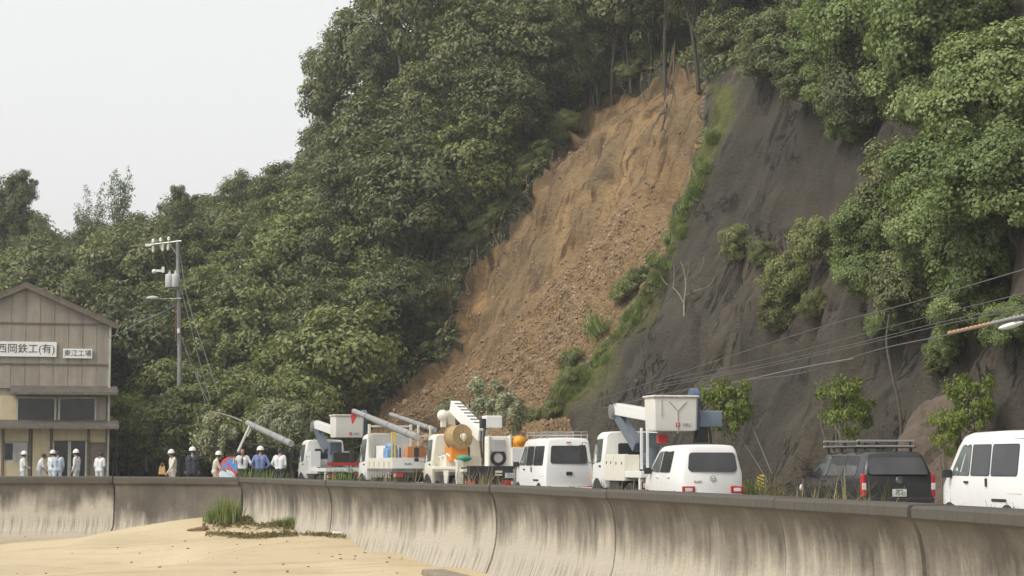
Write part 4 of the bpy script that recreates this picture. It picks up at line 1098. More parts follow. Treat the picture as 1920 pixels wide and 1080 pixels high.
for si in range(len(dense)):
    prof = PROF if si >= 3 else PROF_L
    V = []; UVs = []; nloc = len(prof)
    # cumulative depth below top used as the stain coordinate
    vv = [0.0 if i <= 1 else 0.70 - z for i, (o, z) in enumerate(prof)]
    gap = 0.03
    pts = dense[si]; L = 0
    for k in range(11):
        p = pts[k]; n = nrm_at(si * 10 + k)
        if k: L += (pts[k] - pts[k - 1]).length
        t = (pts[min(k + 1, 10)] - pts[max(k - 1, 0)]).normalized()
        q = p + (t * gap if k == 0 and si not in (1,) else (-t * gap if k == 10 and si not in (0,) else Vector()))
        jog = 0.012 * math.sin(si * 2.3) if si > 3 else 0.0
        for (o, z), v in zip(prof, vv):
            V.append(wm @ (q + n * (o + jog) + Vector((0, 0, z + 0.006 * math.sin(si * 1.7)))))
            UVs.append((ulen + L + si * 3.3, v))
    # close the back and ends
    F = []
    for k in range(10):
        for j in range(nloc - 1):
            F.append((k * nloc + j, (k + 1) * nloc + j, (k + 1) * nloc + j + 1, k * nloc + j + 1))
    me = bpy.data.meshes.new('wall_panel')
    nb = len(V)
    for k in range(11):
        V.append(V[k * nloc] + Vector((0, 0, -3.3))); UVs.append((UVs[k * nloc][0], 0.3))
    for k in range(10): F.append((k * nloc, nb + k, nb + k + 1, (k + 1) * nloc))
    F.append(tuple(range(0, nloc)) + (nb,)); F.append(tuple(range(10 * nloc + nloc - 1, 10 * nloc - 1, -1)) + (nb + 10,))
    me.from_pydata(V, [], F)
    uvl = me.uv_layers.new(name='UVMap')
    for li, l in enumerate(me.loops): uvl.data[li].uv = UVs[l.vertex_index]
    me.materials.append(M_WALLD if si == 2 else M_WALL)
    bm = bmesh.new(); bm.from_mesh(me); bmesh.ops.recalc_face_normals(bm, faces=bm.faces)
    for f in bm.faces: f.smooth = True
    for e in bm.edges:
        if len(e.link_faces) != 2 or e.calc_face_angle(0) > R(38): e.smooth = False
    bm.to_mesh(me); bm.free()
    o = bpy.data.objects.new('wall_panel', me); COL.objects.link(o); o.parent = wall
    if si == 2: o['label'] = 'dark stained wall section left of the bend'
    ulen += L
# plinth block showing at the toe near the bottom of the picture
p = WALL_XY[7]; t = (WALL_XY[8] - WALL_XY[7]).normalized(); n = Vector((t.y, -t.x, 0))
mb = MB(); mb.box(wm @ (p + t * 0.6 + n * 0.95 + Vector((0, 0, -1.42))), (0.5, 3.2, 0.75), rot=Matrix.Rotation(math.atan2(-t.x, t.y), 3, 'Z'))
mb.build('footing_block', simple('footing_concrete', (0.24, 0.20, 0.15), 0.9, var=0.3, vscale=4, bumpy=0.4), wall, bevel=0.04)

# ---- beach bits: tall grass in the corner, weeds, wrack, driftwood, litter
def on_sand(px, py):
    r = np.array(ray(px, py)); r = r / r[1]
    d = np.arange(24, 64.5, 0.06); P = np.array([0, 0, EYE]) + d[:, None] * r
    k = np.nonzero(P[:, 2] < sand_z(P[:, 0], P[:, 1]))[0]
    return Vector(P[k[0] if len(k) else -1])
bp = on_sand(424, 979)
plant('bigg', 0, bp, 0.68, 0.3, 'tall bright green grass clump in the corner of the sea wall', 'grass', sz=1.35)
o = plant('grass', 0, on_sand(398, 980), 0.5, 1.0, 'small green grass tuft left of the tall clump in the wall corner', 'grass')
for i, (px, py, k) in enumerate([(556, 990, 0.42), (575, 992, 0.5), (540, 988, 0.36), (598, 992, 0.36), (616, 992, 0.3), (520, 986, 0.3)]):
    plant('grass', i, on_sand(px, py), k, i * 1.3, 'low green weed tuft on the sand under the recurved wall', 'grass', 'weed tufts on the sand under the recurved wall')
M_WRACK = simple('dry_seaweed', (0.34, 0.25, 0.14), 0.95, var=0.5, vscale=14, bumpy=0.9, bscale=30)
rngW = np.random.default_rng(8)
C = []
for _ in range(2600):
    px = rngW.uniform(395, 640); py = 981 + rngW.normal() * 5.5 + (px - 500) * 0.06 + (px < 430) * 4
    if rngW.random() < 0.3: py = 1004 + rngW.normal() * 1.6 + 2.5 * math.sin(px * 0.03) + (px - 500) * 0.015
    C.append((px, py))
C = np.array(C); Cw = np.array([on_sand(float(a), float(b)) for a, b in C[:900]])
Cw = np.repeat(Cw, 6, 0) + rngW.normal(size=(len(Cw) * 6, 3)) * np.array([0.12, 0.12, 0.02])
Vw, Fw = leaves(rngW, Cw + np.array([0, 0, 0.02]), rngW.normal(size=Cw.shape) + np.array([0, 0, 1.0]), 0.14 * rngW.uniform(0.5, 1.6, len(Cw)), 0.22, 0.3)
wr = npmesh('dry_seaweed', Vw, Fw, L_DRY, attrs={'tint': ('FACE', np.repeat(rngW.random(len(Cw)), 2))}, smooth=False)
tag(wr, 'strip of dry seaweed and litter washed up along the wall corner', 'seaweed', kind='stuff')
p = on_sand(378, 996); mb = MB()
mb.tube(pline([p + Vector((-0.45, 0.1, 0.03)), p + Vector((-0.1, 0, 0.08)), p + Vector((0.2, 0.05, 0.10))], 4), [0.03, 0.035, 0.04, 0.045, 0.05, 0.055, 0.06, 0.06, 0.05], 7)
mb.tube([p + Vector((0.05, 0, 0.02)), p + Vector((0.07, 0.02, 0.24))], [0.05, 0.06], 7)
tag(mb.build('driftwood', simple('driftwood', (0.19, 0.12, 0.075), 0.9, var=0.4, vscale=9), None, smooth=50), 'short piece of driftwood lying on the sand near the wall', 'driftwood')
p = on_sand(632, 1004)
mb = MB(); mb.tube([p + Vector((-0.11, 0, 0.05)), p + Vector((0.05, 0, 0.055)), p + Vector((0.09, 0, 0.055)), p + Vector((0.13, 0, 0.055))], [0.05, 0.05, 0.022, 0.02], 10)
tag(mb.build('plastic_bottle', simple('bleached_plastic', (0.78, 0.78, 0.75), 0.35, var=0.05), None, smooth=40), 'white plastic bottle lying on the sand below the wall', 'bottle')
rock_s = rock_mesh('beach_stone', 5, simple('beach_stone', (0.20, 0.16, 0.12), 0.9, var=0.3))
for i in range(55):
    px = rngW.uniform(30, 900); py = rngW.uniform(1000, 1076) if px < 700 else rngW.uniform(1035, 1076)
    if px > 760 and py < 1060: continue
    q = on_sand(px, py); o = bpy.data.objects.new('beach_stone', rock_s); COL.objects.link(o)
    k = rngW.uniform(0.012, 0.035); o.location = q + Vector((0, 0, 0.3 * k)); o.scale = (k * 1.3, k, k * 0.8); o.rotation_euler = (0, 0, i)
    tag(o, 'small dark stone lying on the open sand', 'stone', 'small stones on the sand')
# weeds standing behind the coping
def behind_wall(px, back):
    y = np.interp(px, [a for a, b in WALL_PX], [b for a, b in WALL_PX]); d = (EYE - WALL_TOP) * FPX / (y - HORIZON)
    return d + back
for i, (px, top, k, lab) in enumerate([(466, 868, 'grass', 'green weeds between the people in white and blue shirts'), (508, 872, 'grass', 'green weeds between the blue shirt and the white shirt'), (640, 868, 'grass', 'green weeds under the deck of the far bucket truck'), (612, 878, 'dry', 'dry weeds at the wheel of the far bucket truck'), (752, 868, 'dry', 'dry stalks below the tailgate of the flatbed truck'), (722, 872, 'dry', 'dry stalks at the wheel of the flatbed truck'), (893, 862, 'dry', 'thin stalks in front of the crane truck tail'), (920, 868, 'dry', 'dry stalks below the crane truck number plate'), (1152, 885, 'dry', 'dry grass under the side lockers of the near bucket truck'), (1172, 893, 'dry', 'dry grass beside the front of the white hatchback'), (1405, 893, 'grass', 'green grass left of the striped marker post'), (1440, 880, 'dry', 'dry grass right of the striped marker post'), (1455, 898, 'dry', 'dry grass at the nose of the black wagon'), (1535, 888, 'dry', 'dry grass in front of the door of the black wagon'), (1565, 897, 'dry', 'dry grass in front of the rear door of the black wagon'), (1592, 862, 'dry', 'tall feathery dry grass beside the tail lamp of the black wagon'), (1885, 925, 'dry', 'dry grass hanging over the coping by the white van'), (1912, 922, 'dry', 'dry grass over the coping at the picture edge')]):
    d = behind_wall(px, 4.2 if px > 1000 else 5.0)
    q = U(px, 868, d); topz = U(px, top, d).z
    if px in (1405, 1440): d = 46; q = U(px, 868, d); topz = U(px, top - 6, d).z
    gz = ground_z(q.y)
    plant(k, i, (q.x, q.y, gz), max(0.3, topz - gz) * 1.0, i * 1.1, lab, 'grass')
# ================================================================== VEHICLES
def mat_paint(name, col, rough=0.25, dirt=0.25, dcol=(0.35, 0.31, 0.25)):
    m, nt, b = _nodes(name); co = objco(nt)
    n = noise_(nt, co, 2.2, 6, 0.65); n2 = noise_(nt, mapping(nt, co, (5, 5, 0.8)), 2.0, 5, 0.6)
    sp = nt.nodes.new('ShaderNodeSeparateXYZ'); nt.links.new(co, sp.inputs[0])
    low = ramp(nt, sp.outputs['Z'], [(0.25, (1, 1, 1)), (0.95, (0, 0, 0))])       # road grime on the lower body
    k = math_(nt, 'MULTIPLY', math_(nt, 'ADD', math_(nt, 'MULTIPLY', low, 0.9), math_(nt, 'MULTIPLY', ramp(nt, n2, [(0.52, (0, 0, 0)), (0.72, (1, 1, 1))]), 0.5)), ramp(nt, n, [(0.25, (0.3, 0.3, 0.3)), (0.7, (1, 1, 1))]))
    c = mixc(nt, math_(nt, 'MULTIPLY', k, dirt), col, dcol)
    nt.links.new(c, b.inputs['Base Color']); b.inputs['Roughness'].default_value = rough
    b.inputs['Coat Weight'].default_value = 0.25; b.inputs['Coat Roughness'].default_value = 0.15
    return m
P_WHITE = mat_paint('white_car_paint', (0.85, 0.85, 0.83), 0.25, 0.16)
P_CREAM = mat_paint('cream_truck_paint', (0.80, 0.77, 0.65), 0.35, 0.28)
P_TRUCK = mat_paint('white_truck_paint', (0.83, 0.83, 0.80), 0.32, 0.25)
P_BLACK = mat_paint('dark_grey_car_paint', (0.030, 0.031, 0.034), 0.22, 0.22, (0.13, 0.12, 0.11))
P_BLUEG = mat_paint('slate_blue_paint', (0.105, 0.13, 0.16), 0.35, 0.25)
P_BUCKET = mat_paint('bucket_fibreglass', (0.83, 0.81, 0.75), 0.45, 0.12)
P_ORANGE = mat_paint('orange_paint', (0.75, 0.26, 0.03), 0.45, 0.2)
P_YELLOW = mat_paint('yellow_paint', (0.75, 0.55, 0.10), 0.45, 0.25)
def mat_glass(name, col, rough=0.06):
    m, nt, b = _nodes(name); co = objco(nt)
    c = ramp(nt, noise_(nt, co, 1.2, 3, 0.5), [(0.35, col), (0.7, tuple(min(1, x * 1.7) for x in col))])
    nt.links.new(c, b.inputs['Base Color']); b.inputs['Roughness'].default_value = rough
    b.inputs['Specular IOR Level'].default_value = 0.6
    return m
G_DARK = mat_glass('tinted_glass', (0.028, 0.030, 0.032)); G_MID = mat_glass('car_glass', (0.10, 0.115, 0.11)); G_SMOKE = mat_glass('smoked_glass', (0.05, 0.05, 0.053), 0.15)
M_RUB = simple('black_rubber', (0.022, 0.022, 0.022), 0.8, var=0.3); M_BLK = simple('black_plastic', (0.03, 0.03, 0.031), 0.5, var=0.2)
M_RIM = simple('steel_rim', (0.45, 0.45, 0.44), 0.45, 0.6); M_ALU = simple('aluminium', (0.55, 0.55, 0.53), 0.4, 0.7); M_CHR = simple('chrome', (0.7, 0.7, 0.7), 0.15, 0.9)
M_RED = simple('tail_lamp_red', (0.48, 0.03, 0.035), 0.2, var=0.2, vscale=20); M_CLR = simple('lamp_clear', (0.75, 0.72, 0.70), 0.15, var=0.1); M_AMB = simple('lamp_amber', (0.8, 0.30, 0.03), 0.2)
M_PLATE = simple('number_plate', (0.72, 0.76, 0.70), 0.5, var=0.05); M_INK = simple('dark_green_ink', (0.03, 0.10, 0.06), 0.6); M_GREY = simple('grey_steel', (0.22, 0.22, 0.22), 0.5, 0.3, var=0.3); M_CHASSIS = simple('chassis_black', (0.035, 0.034, 0.033), 0.7, var=0.4)
M_REDP = simple('red_enamel', (0.50, 0.035, 0.03), 0.4); M_DECAL = simple('grey_decal', (0.32, 0.30, 0.29), 0.6)

def text(name, body, size, mat, parent, loc, rot, extrude=0.004, align='CENTER'):
    cu = bpy.data.curves.new(name, 'FONT'); cu.body = body; cu.size = size; cu.align_x = align; cu.align_y = 'CENTER'; cu.extrude = extrude
    ob = bpy.data.objects.new(name, cu); COL.objects.link(ob)
    dg = bpy.context.evaluated_depsgraph_get()
    me = bpy.data.meshes.new_from_object(ob.evaluated_get(dg))
    bpy.data.objects.remove(ob, do_unlink=True)
    me.materials.clear(); me.materials.append(mat)
    o = bpy.data.objects.new(name, me); COL.objects.link(o)
    o.location = loc; o.rotation_euler = rot; o.parent = parent
    return o
REAR = (R(90), 0, 0)            # text that faces backwards (-y), read from behind
LEFT = (R(90), 0, R(-90))       # text on the left flank (-x)

class Body:
    """body shell lofted through stations along y; x half-widths at belt and roof"""
    def __init__(s, stations, lean=0.0):
        s.st = sorted(stations, key=lambda a: a[0]); s.lean = lean
    def at(s, y):
        ys = [a[0] for a in s.st]
        return [float(np.interp(y, ys, [a[k] for a in s.st])) for k in range(1, 7)]
    def side(s, y, z):
        zb, zbelt, wb, wr, zr, rr = s.at(y)
        zt = zr - rr
        if z <= zbelt: return wb
        return wb + (wr - wb) * min(1, (z - zbelt) / max(0.02, zt - zbelt))
    def ring(s, a):
        y, zb, zbelt, wb, wr, zr, rr = a
        zbelt = min(zbelt, zr - rr - 0.02)
        h = [(wb * 0.90, zb), (wb * 0.975, zb + 0.09), (wb * 0.995, zb + 0.22), (wb, (zb + zbelt) / 2 + 0.08), (wb * 0.992, zbelt), (wr, zr - rr), (wr - rr * 0.12, zr - rr * 0.55), (wr - rr * 0.45, zr - rr * 0.16), (wr - rr, zr), (wr * 0.5, zr + 0.012)]
        pts = [(x, z) for x, z in h] + [(0, zr + 0.018)] + [(-x, z) for x, z in reversed(h)]
        ymin = s.st[0][0]
        def sh(z): return s.lean * max(0, z - 1.0) * max(0, 1 - (y - ymin) / 0.5)
        return [Vector((x, y + sh(z), z)) for x, z in pts]
    def build(s, mat, parent, name='body'):
        mb = MB(); mb.loft([s.ring(a) for a in s.st])
        o = mb.build(name, mat, parent, smooth=35)
        return o
    def side_panel(s, name, poly, mat, parent, off=0.006, left=True, thick=0.02):
        k = -1 if left else 1
        P = [Vector((k * (s.side(y, z) + off), y, z)) for y, z in poly]
        mb = MB(); mb.prism(P, (-k * thick, 0, 0))
        o = mb.build(name, mat, parent)
        if name == 'side_window':
            cy = sum(p[0] for p in poly) / len(poly); cz = sum(p[1] for p in poly) / len(poly)
            Q = [(y + (0.016 if y > cy else -0.016), z + (0.016 if z > cz else -0.016)) for y, z in poly]
            mb = MB(); mb.prism([Vector((k * (s.side(y, z) + off - 0.003), y, z)) for y, z in Q], (-k * thick, 0, 0)); mb.build('window_seal', M_BLK, o)
        return o
    def rear_y(s, z): return s.st[0][0] + s.lean * max(0, z - 1.0)
    def rear_panel(s, name, poly, mat, parent, off=0.006, thick=0.02):
        P = [Vector((x, s.rear_y(z) - off, z)) for x, z in poly]
        mb = MB(); mb.prism(P, (0, thick, 0))
        return mb.build(name, mat, parent)
def rpoly(x0, x1, z0, z1, r=0.05, top_in=0.0, n=3):
    """rounded rectangle; the top may be narrower"""
    out = []
    for cx, cz, a0 in ((x1 - r, z0 + r, -90), (x1 - r - top_in, z1 - r, 0), (x0 + r + top_in, z1 - r, 90), (x0 + r, z0 + r, 180)):
        for k in range(n + 1):
            a = R(a0 + 90 * k / n); out.append((cx + r * math.cos(a), cz + r * math.sin(a)))
    return out
def rquad(pts, r=0.04):
    """corner-rounded polygon"""
    out = []; n = len(pts)
    for i in range(n):
        p = Vector((*pts[i], 0)); a = Vector((*pts[i - 1], 0)); b = Vector((*pts[(i + 1) % n], 0))
        da = (a - p).normalized(); db = (b - p).normalized()
        for t in (0, 0.5, 1):
            q = p + da * r * (1 - t) ** 2 + db * r * t ** 2
            out.append((q.x, q.y))
    return out
def wheel(parent, x, y, r, w, dual=False):
    root = empty('wheel', (x, y, r)); root.parent = parent
    k = -1 if x < 0 else 1
    mb = MB(); mb.lathe([(r * 0.62, -w / 2), (r * 0.9, -w / 2), (r * 0.98, -w * 0.36), (r, -w * 0.2), (r, w * 0.2), (r * 0.98, w * 0.36), (r * 0.9, w / 2), (r * 0.62, w / 2), (r * 0.62, -w / 2)], (0, 0, 0), (k, 0, 0), 26)
    mb.build('tyre', M_RUB, root, smooth=40)
    mb = MB(); mb.lathe([(0.001, w * 0.30), (r * 0.2, w * 0.36), (r * 0.28, w * 0.30), (r * 0.5, w * 0.22), (r * 0.58, w * 0.44), (r * 0.63, w * 0.48), (r * 0.63, -w * 0.4), (0.001, -w * 0.4)], (0, 0, 0), (k, 0, 0), 22)
    mb.build('rim', M_RIM, root, smooth=40)
def arches(parent, W, ys, r, proud=0.004):
    for y in ys:
        for k in (-1, 1):
            mb = MB(); pts = [Vector((k * (W / 2 + proud), y + (r + 0.05) * math.cos(a), max(0.2, r + (r + 0.05) * math.sin(a)))) for a in np.linspace(-0.3, math.pi + 0.3, 20)]
            mb.prism(pts, (-k * 0.25, 0, 0)); mb.build('wheel_arch', M_BLK, parent)
def place_rear_left(root, px, d, W, L, head):
    """park a vehicle: its rear-left corner stands on the sight column px at distance d, heading turned left by head degrees"""
    h = R(head); f = Vector((-math.sin(h), math.cos(h), 0)); r = Vector((math.cos(h), math.sin(h), 0))
    c = Vector(((px - 960) / FPX * d, d, 0)) + f * (L / 2) + r * (W / 2)
    c.z = ground_z(c.y)
    root.location = c; root.rotation_euler = (0, 0, h)
def seam(parent, B, pts, left=True, name='panel_gap', w=0.006, off=0.003):
    k = -1 if left else 1
    mb = MB(); mb.tube([Vector((k * (B.side(y, z) + off - 0.004), y, z)) for y, z in pts], w, 5)
    mb.build(name, M_BLK, parent)
def mirror(parent, x, y, z, mat, w=0.17, h=0.15):
    k = -1 if x < 0 else 1
    mb = MB(); mb.box((x + k * 0.09, y, z), (w, 0.09, h)); mb.tube([(x - k * 0.02, y, z - h * 0.4), (x + k * 0.06, y, z - h * 0.2)], 0.018, 6)
    mb.build('mirror', mat, parent, smooth=40, bevel=0.03)
def plate(parent, x, y, z, top, num, col=M_PLATE, ink=M_INK, w=0.33):
    pl = MB(); pl.box((0, 0, 0), (w, 0.012, w * 0.5)); p = pl.build('number_plate', col, parent, bevel=0.004); p.location = (x, y, z)
    text('plate_text', num, 0.105, ink, p, (0.02, -0.008, -0.025), REAR, 0.002)
    text('plate_text', top, 0.045, ink, p, (0.0, -0.008, 0.05), REAR, 0.002)

# ---------------------------------------------------------------- kei vans
def kei_van(name, label, rack, px, d, head, seat_view=True):
    W, L, H = 1.475, 3.395, 1.89
    root = empty(name, (0, 0, 0), 0, label, 'van')
    B = Body([(-1.697, 0.32, 1.02, 0.69, 0.60, 1.78, 0.10), (-1.67, 0.27, 1.03, 0.72, 0.625, 1.85, 0.11), (-1.60, 0.25, 1.04, 0.735, 0.635, 1.875, 0.11), (-0.5, 0.24, 1.04, 0.7375, 0.64, 1.89, 0.11), (0.55, 0.24, 1.04, 0.7375, 0.635, 1.875, 0.11),
              (0.85, 0.24, 1.03, 0.7375, 0.62, 1.83, 0.11), (1.05, 0.24, 1.02, 0.735, 0.62, 1.66, 0.08), (1.30, 0.24, 0.99, 0.73, 0.65, 1.32, 0.06), (1.46, 0.25, 0.97, 0.72, 0.68, 1.08, 0.05), (1.58, 0.26, 0.88, 0.70, 0.66, 0.98, 0.06), (1.67, 0.28, 0.75, 0.66, 0.62, 0.84, 0.08), (1.697, 0.32, 0.6, 0.6, 0.56, 0.70, 0.08)], lean=0.10)
    B.build(P_WHITE, root)
    for left in (True, False):
        B.side_panel('side_window', rquad([(0.86, 1.10), (0.50, 1.10), (0.50, 1.62), (0.74, 1.63), (1.12, 1.24)][::-1] if False else [(0.44, 1.10), (1.20, 1.10), (1.12, 1.27), (0.80, 1.64), (0.44, 1.64)], 0.05), G_MID, root, left=left)
        B.side_panel('side_window', rpoly(-0.36, 0.36, 1.10, 1.64, 0.05), G_DARK, root, left=left)
        B.side_panel('side_window', rpoly(-1.42, -0.44, 1.10, 1.64, 0.06), G_DARK, root, left=left)
        seam(root, B, [(0.40, 0.35), (0.40, 1.70)], left); seam(root, B, [(-0.40, 0.35), (-0.40, 1.70)], left); seam(root, B, [(1.22, 0.5), (1.2, 1.05)], left)
        seam(root, B, [(-1.6, 0.78), (1.4, 0.78)], left, 'crease_line', 0.004); seam(root, B, [(-1.55, 1.74), (0.75, 1.74)], left, 'drip_rail', 0.006)
        k = -1 if left else 1
        for y in (0.52, -0.28):
            mb = MB(); mb.box((k * (0.7375 + 0.012), y, 0.97), (0.03, 0.05, 0.15) if y < 0.5 else (0.03, 0.15, 0.04)); mb.build('door_handle', M_BLK, root, bevel=0.008)
        mb = MB(); mb.box((k * 0.7415, -0.75, 0.66), (0.012, 0.55, 0.05)); mb.build('slide_rail', M_BLK, root)
        mirror(root, k * 0.72, 1.18, 1.12, M_BLK)
    B.rear_panel('rear_window', rpoly(-0.56, 0.56, 1.14, 1.66, 0.07, 0.03), G_SMOKE, root, 0.012)
    B.rear_panel('tailgate_gap', rpoly(-0.64, 0.64, 0.46, 0.475, 0.005), M_BLK, root, 0.004)
    mb = MB(); mb.box((0.0, -1.708, 0.86), (0.18, 0.03, 0.10)); mb.build('tailgate_handle', M_BLK, root, bevel=0.01)
    mb = MB(); mb.box((0.0, -1.66, 1.755), (0.14, 0.03, 0.03)); mb.build('brake_light', M_RED, root, bevel=0.008)
    for k in (-1, 1):
        mb = MB(); mb.box((k * 0.61, -1.70, 0.40), (0.14, 0.05, 0.20)); mb.build('tail_lamp', M_RED, root, bevel=0.015)
        mb = MB(); mb.box((k * 0.50, 1.66, 0.72), (0.26, 0.08, 0.16)); mb.build('headlight', M_CLR, root, bevel=0.03)
    mb = MB(); mb.box((0, -1.72, 0.36), (1.36, 0.10, 0.20)); mb.build('bumper', P_WHITE, root, bevel=0.03)
    plate(root, 0.05, -1.785, 0.42, '愛媛 480', '21-36')
    P = [Vector((x, B_y, z)) for x, B_y, z in ((-0.58, 1.47, 1.09), (0.58, 1.47, 1.09), (0.55, 0.96, 1.78), (-0.55, 0.96, 1.78))]
    mb = MB(); mb.prism([p + Vector((0, 0.035, 0.02)) for p in P], (0, -0.02, 0)); mb.build('windscreen', G_DARK, root)
    arches(root, W, (1.25, -1.05), 0.27); [wheel(root, k * 0.66, y, 0.27, 0.16) for k in (-1, 1) for y in (1.25, -1.05)]
    if rack:
        mb = MB()
        for y in (0.55, -0.1, -0.9, -1.5):
            mb.tube([(-0.62, y, 1.97), (0.62, y, 1.97)], 0.014, 6)
            for k in (-1, 1): mb.tube([(k * 0.60, y, 1.83), (k * 0.62, y, 1.97)], 0.014, 6)
        for k in (-1, 1):
            mb.tube([(k * 0.62, 0.62, 1.97), (k * 0.62, -1.5, 1.97)], 0.014, 6)
            for y0, y1 in ((0.62, -0.1), (-0.9, -1.5)): mb.tube([(k * 0.60, y0, 1.9), (k * 0.62, y0, 2.06), (k * 0.62, y1, 2.06), (k * 0.60, y1, 1.9)], 0.013, 6)
        for y in (0.62, -1.5): mb.tube([(-0.62, y, 2.06), (0.62, y, 2.06)], 0.013, 6)
        mb.build('roof_rack', M_ALU, root, smooth=60)
    place_rear_left(root, px, d, W, L, head)
    return root
kei_van('white_van', 'white high-roofed van with a tubular roof rack behind the crane truck', True, 1021, 55.5, 15)
v2 = kei_van('white_van', 'white van at the picture edge beside the black wagon', False, 1915, 33.2, 12.5)

# ---------------------------------------------------------------- white hatchback
W, L = 1.475, 3.395
car = empty('white_hatchback', (0, 0, 0), 0, 'white boxy hatchback with low red tail lamps and dark rear glass', 'car')
B = Body([(-1.697, 0.34, 0.98, 0.66, 0.56, 1.50, 0.12), (-1.66, 0.28, 0.99, 0.715, 0.595, 1.60, 0.13), (-1.56, 0.25, 1.0, 0.735, 0.61, 1.635, 0.13), (-0.4, 0.22, 1.0, 0.7375, 0.615, 1.645, 0.13), (0.35, 0.22, 0.99, 0.7375, 0.605, 1.63, 0.13), (0.60, 0.22, 0.98, 0.735, 0.60, 1.58, 0.12), (0.85, 0.22, 0.96, 0.73, 0.63, 1.35, 0.08),
          (1.10, 0.22, 0.94, 0.72, 0.67, 1.10, 0.06), (1.20, 0.23, 0.90, 0.715, 0.67, 1.02, 0.06), (1.45, 0.24, 0.84, 0.70, 0.66, 0.94, 0.07), (1.62, 0.26, 0.72, 0.66, 0.62, 0.84, 0.1), (1.697, 0.32, 0.55, 0.58, 0.54, 0.66, 0.1)], lean=0.13)
B.build(P_WHITE, car)
for left in (True, False):
    k = -1 if left else 1
    B.side_panel('side_window', rquad([(0.16, 1.02), (0.98, 1.02), (0.90, 1.14), (0.50, 1.47), (0.16, 1.49)], 0.05), G_MID, car, left=left)
    B.side_panel('side_window', rpoly(-0.72, 0.08, 1.02, 1.49, 0.05), G_DARK, car, left=left)
    seam(car, B, [(0.12, 0.35), (0.12, 1.52)], left); seam(car, B, [(-0.79, 0.55), (-0.79, 1.52)], left); seam(car, B, [(1.02, 0.4), (1.0, 1.0)], left)
    for y in (0.28, -0.62):
        mb = MB(); mb.box((k * 0.749, y, 0.90), (0.025, 0.17, 0.035)); mb.build('door_handle', P_WHITE, car, bevel=0.008)
    mirror(car, k * 0.72, 0.86, 1.04, M_BLK)
    mb = MB(); mb.box((k * 0.58, -1.69, 0.62), (0.30, 0.06, 0.16)); tl = mb.build('tail_lamp', M_RED, car, bevel=0.02)
    mb = MB(); mb.box((k * 0.58, -1.722, 0.62), (0.17, 0.012, 0.08)); mb.build('lamp_lens', M_CLR, tl, bevel=0.01)
    mb = MB(); mb.box((k * 0.52, 1.60, 0.72), (0.24, 0.12, 0.16)); mb.build('headlight', M_CLR, car, bevel=0.03)
B.rear_panel('rear_window', rpoly(-0.585, 0.585, 1.03, 1.47, 0.09, 0.03), G_SMOKE, car, 0.012)
mb = MB(); mb.box((0.0, -1.60, 1.535), (0.16, 0.03, 0.03)); mb.build('brake_light', M_RED, car, bevel=0.008)
mb = MB(); mb.box((0, -1.70, 0.36), (1.36, 0.08, 0.22)); mb.build('bumper', P_WHITE, car, bevel=0.03)
text('badge_text', 'FLAIR', 0.075, M_DECAL, car, (-0.36, -1.704, 0.80), REAR)
em = MB(); em.lathe([(0.055, 0), (0.07, 0.004), (0.07, 0.010), (0.055, 0.012), (0.055, 0)], (0, -1.70, 0.88), (0, -1, 0), 20); em.tube([(-0.05, -1.711, 0.90), (0, -1.711, 0.87), (0.05, -1.711, 0.90)], 0.009, 5); em.build('emblem', M_ALU, car, smooth=40)
text('badge_text', 'HYBRID', 0.04, M_DECAL, car, (0.50, -1.704, 0.70), REAR)
P = [Vector(p) for p in ((-0.6, 1.13, 1.08), (0.6, 1.13, 1.08), (0.53, 0.66, 1.55), (-0.53, 0.66, 1.55))]
mb = MB(); mb.prism([p + Vector((0, 0.03, 0.02)) for p in P], (0, -0.02, 0)); mb.build('windscreen', G_DARK, car)
arches(car, W, (1.18, -1.1), 0.27); [wheel(car, k * 0.66, y, 0.27, 0.16) for k in (-1, 1) for y in (1.18, -1.1)]
place_rear_left(car, 1277, 44, W, L, 12)

# ---------------------------------------------------------------- black wagon with roof rack
W, L = 1.69, 4.20
car = empty('black_wagon', (0, 0, 0), 0, 'black station wagon with an aluminium roof rack parked by the slope', 'car')
B = Body([(-2.10, 0.36, 0.93, 0.78, 0.62, 1.36, 0.10), (-2.06, 0.30, 0.94, 0.82, 0.655, 1.455, 0.10), (-1.95, 0.26, 0.95, 0.84, 0.67, 1.485, 0.11), (-0.4, 0.22, 0.95, 0.845, 0.68, 1.50, 0.11), (0.45, 0.22, 0.94, 0.845, 0.67, 1.48, 0.11), (0.62, 0.22, 0.93, 0.84, 0.67, 1.44, 0.10), (0.95, 0.22, 0.92, 0.835, 0.72, 1.20, 0.07), (1.22, 0.22, 0.90, 0.83, 0.76, 1.00, 0.06), (1.35, 0.23, 0.86, 0.825, 0.77, 0.955, 0.07),
          (1.75, 0.24, 0.80, 0.80, 0.75, 0.90, 0.09), (1.98, 0.26, 0.68, 0.74, 0.68, 0.80, 0.12), (2.08, 0.32, 0.5, 0.64, 0.6, 0.66, 0.12), (2.10, 0.36, 0.45, 0.6, 0.55, 0.56, 0.08)], lean=0.38)
B.build(P_BLACK, car)
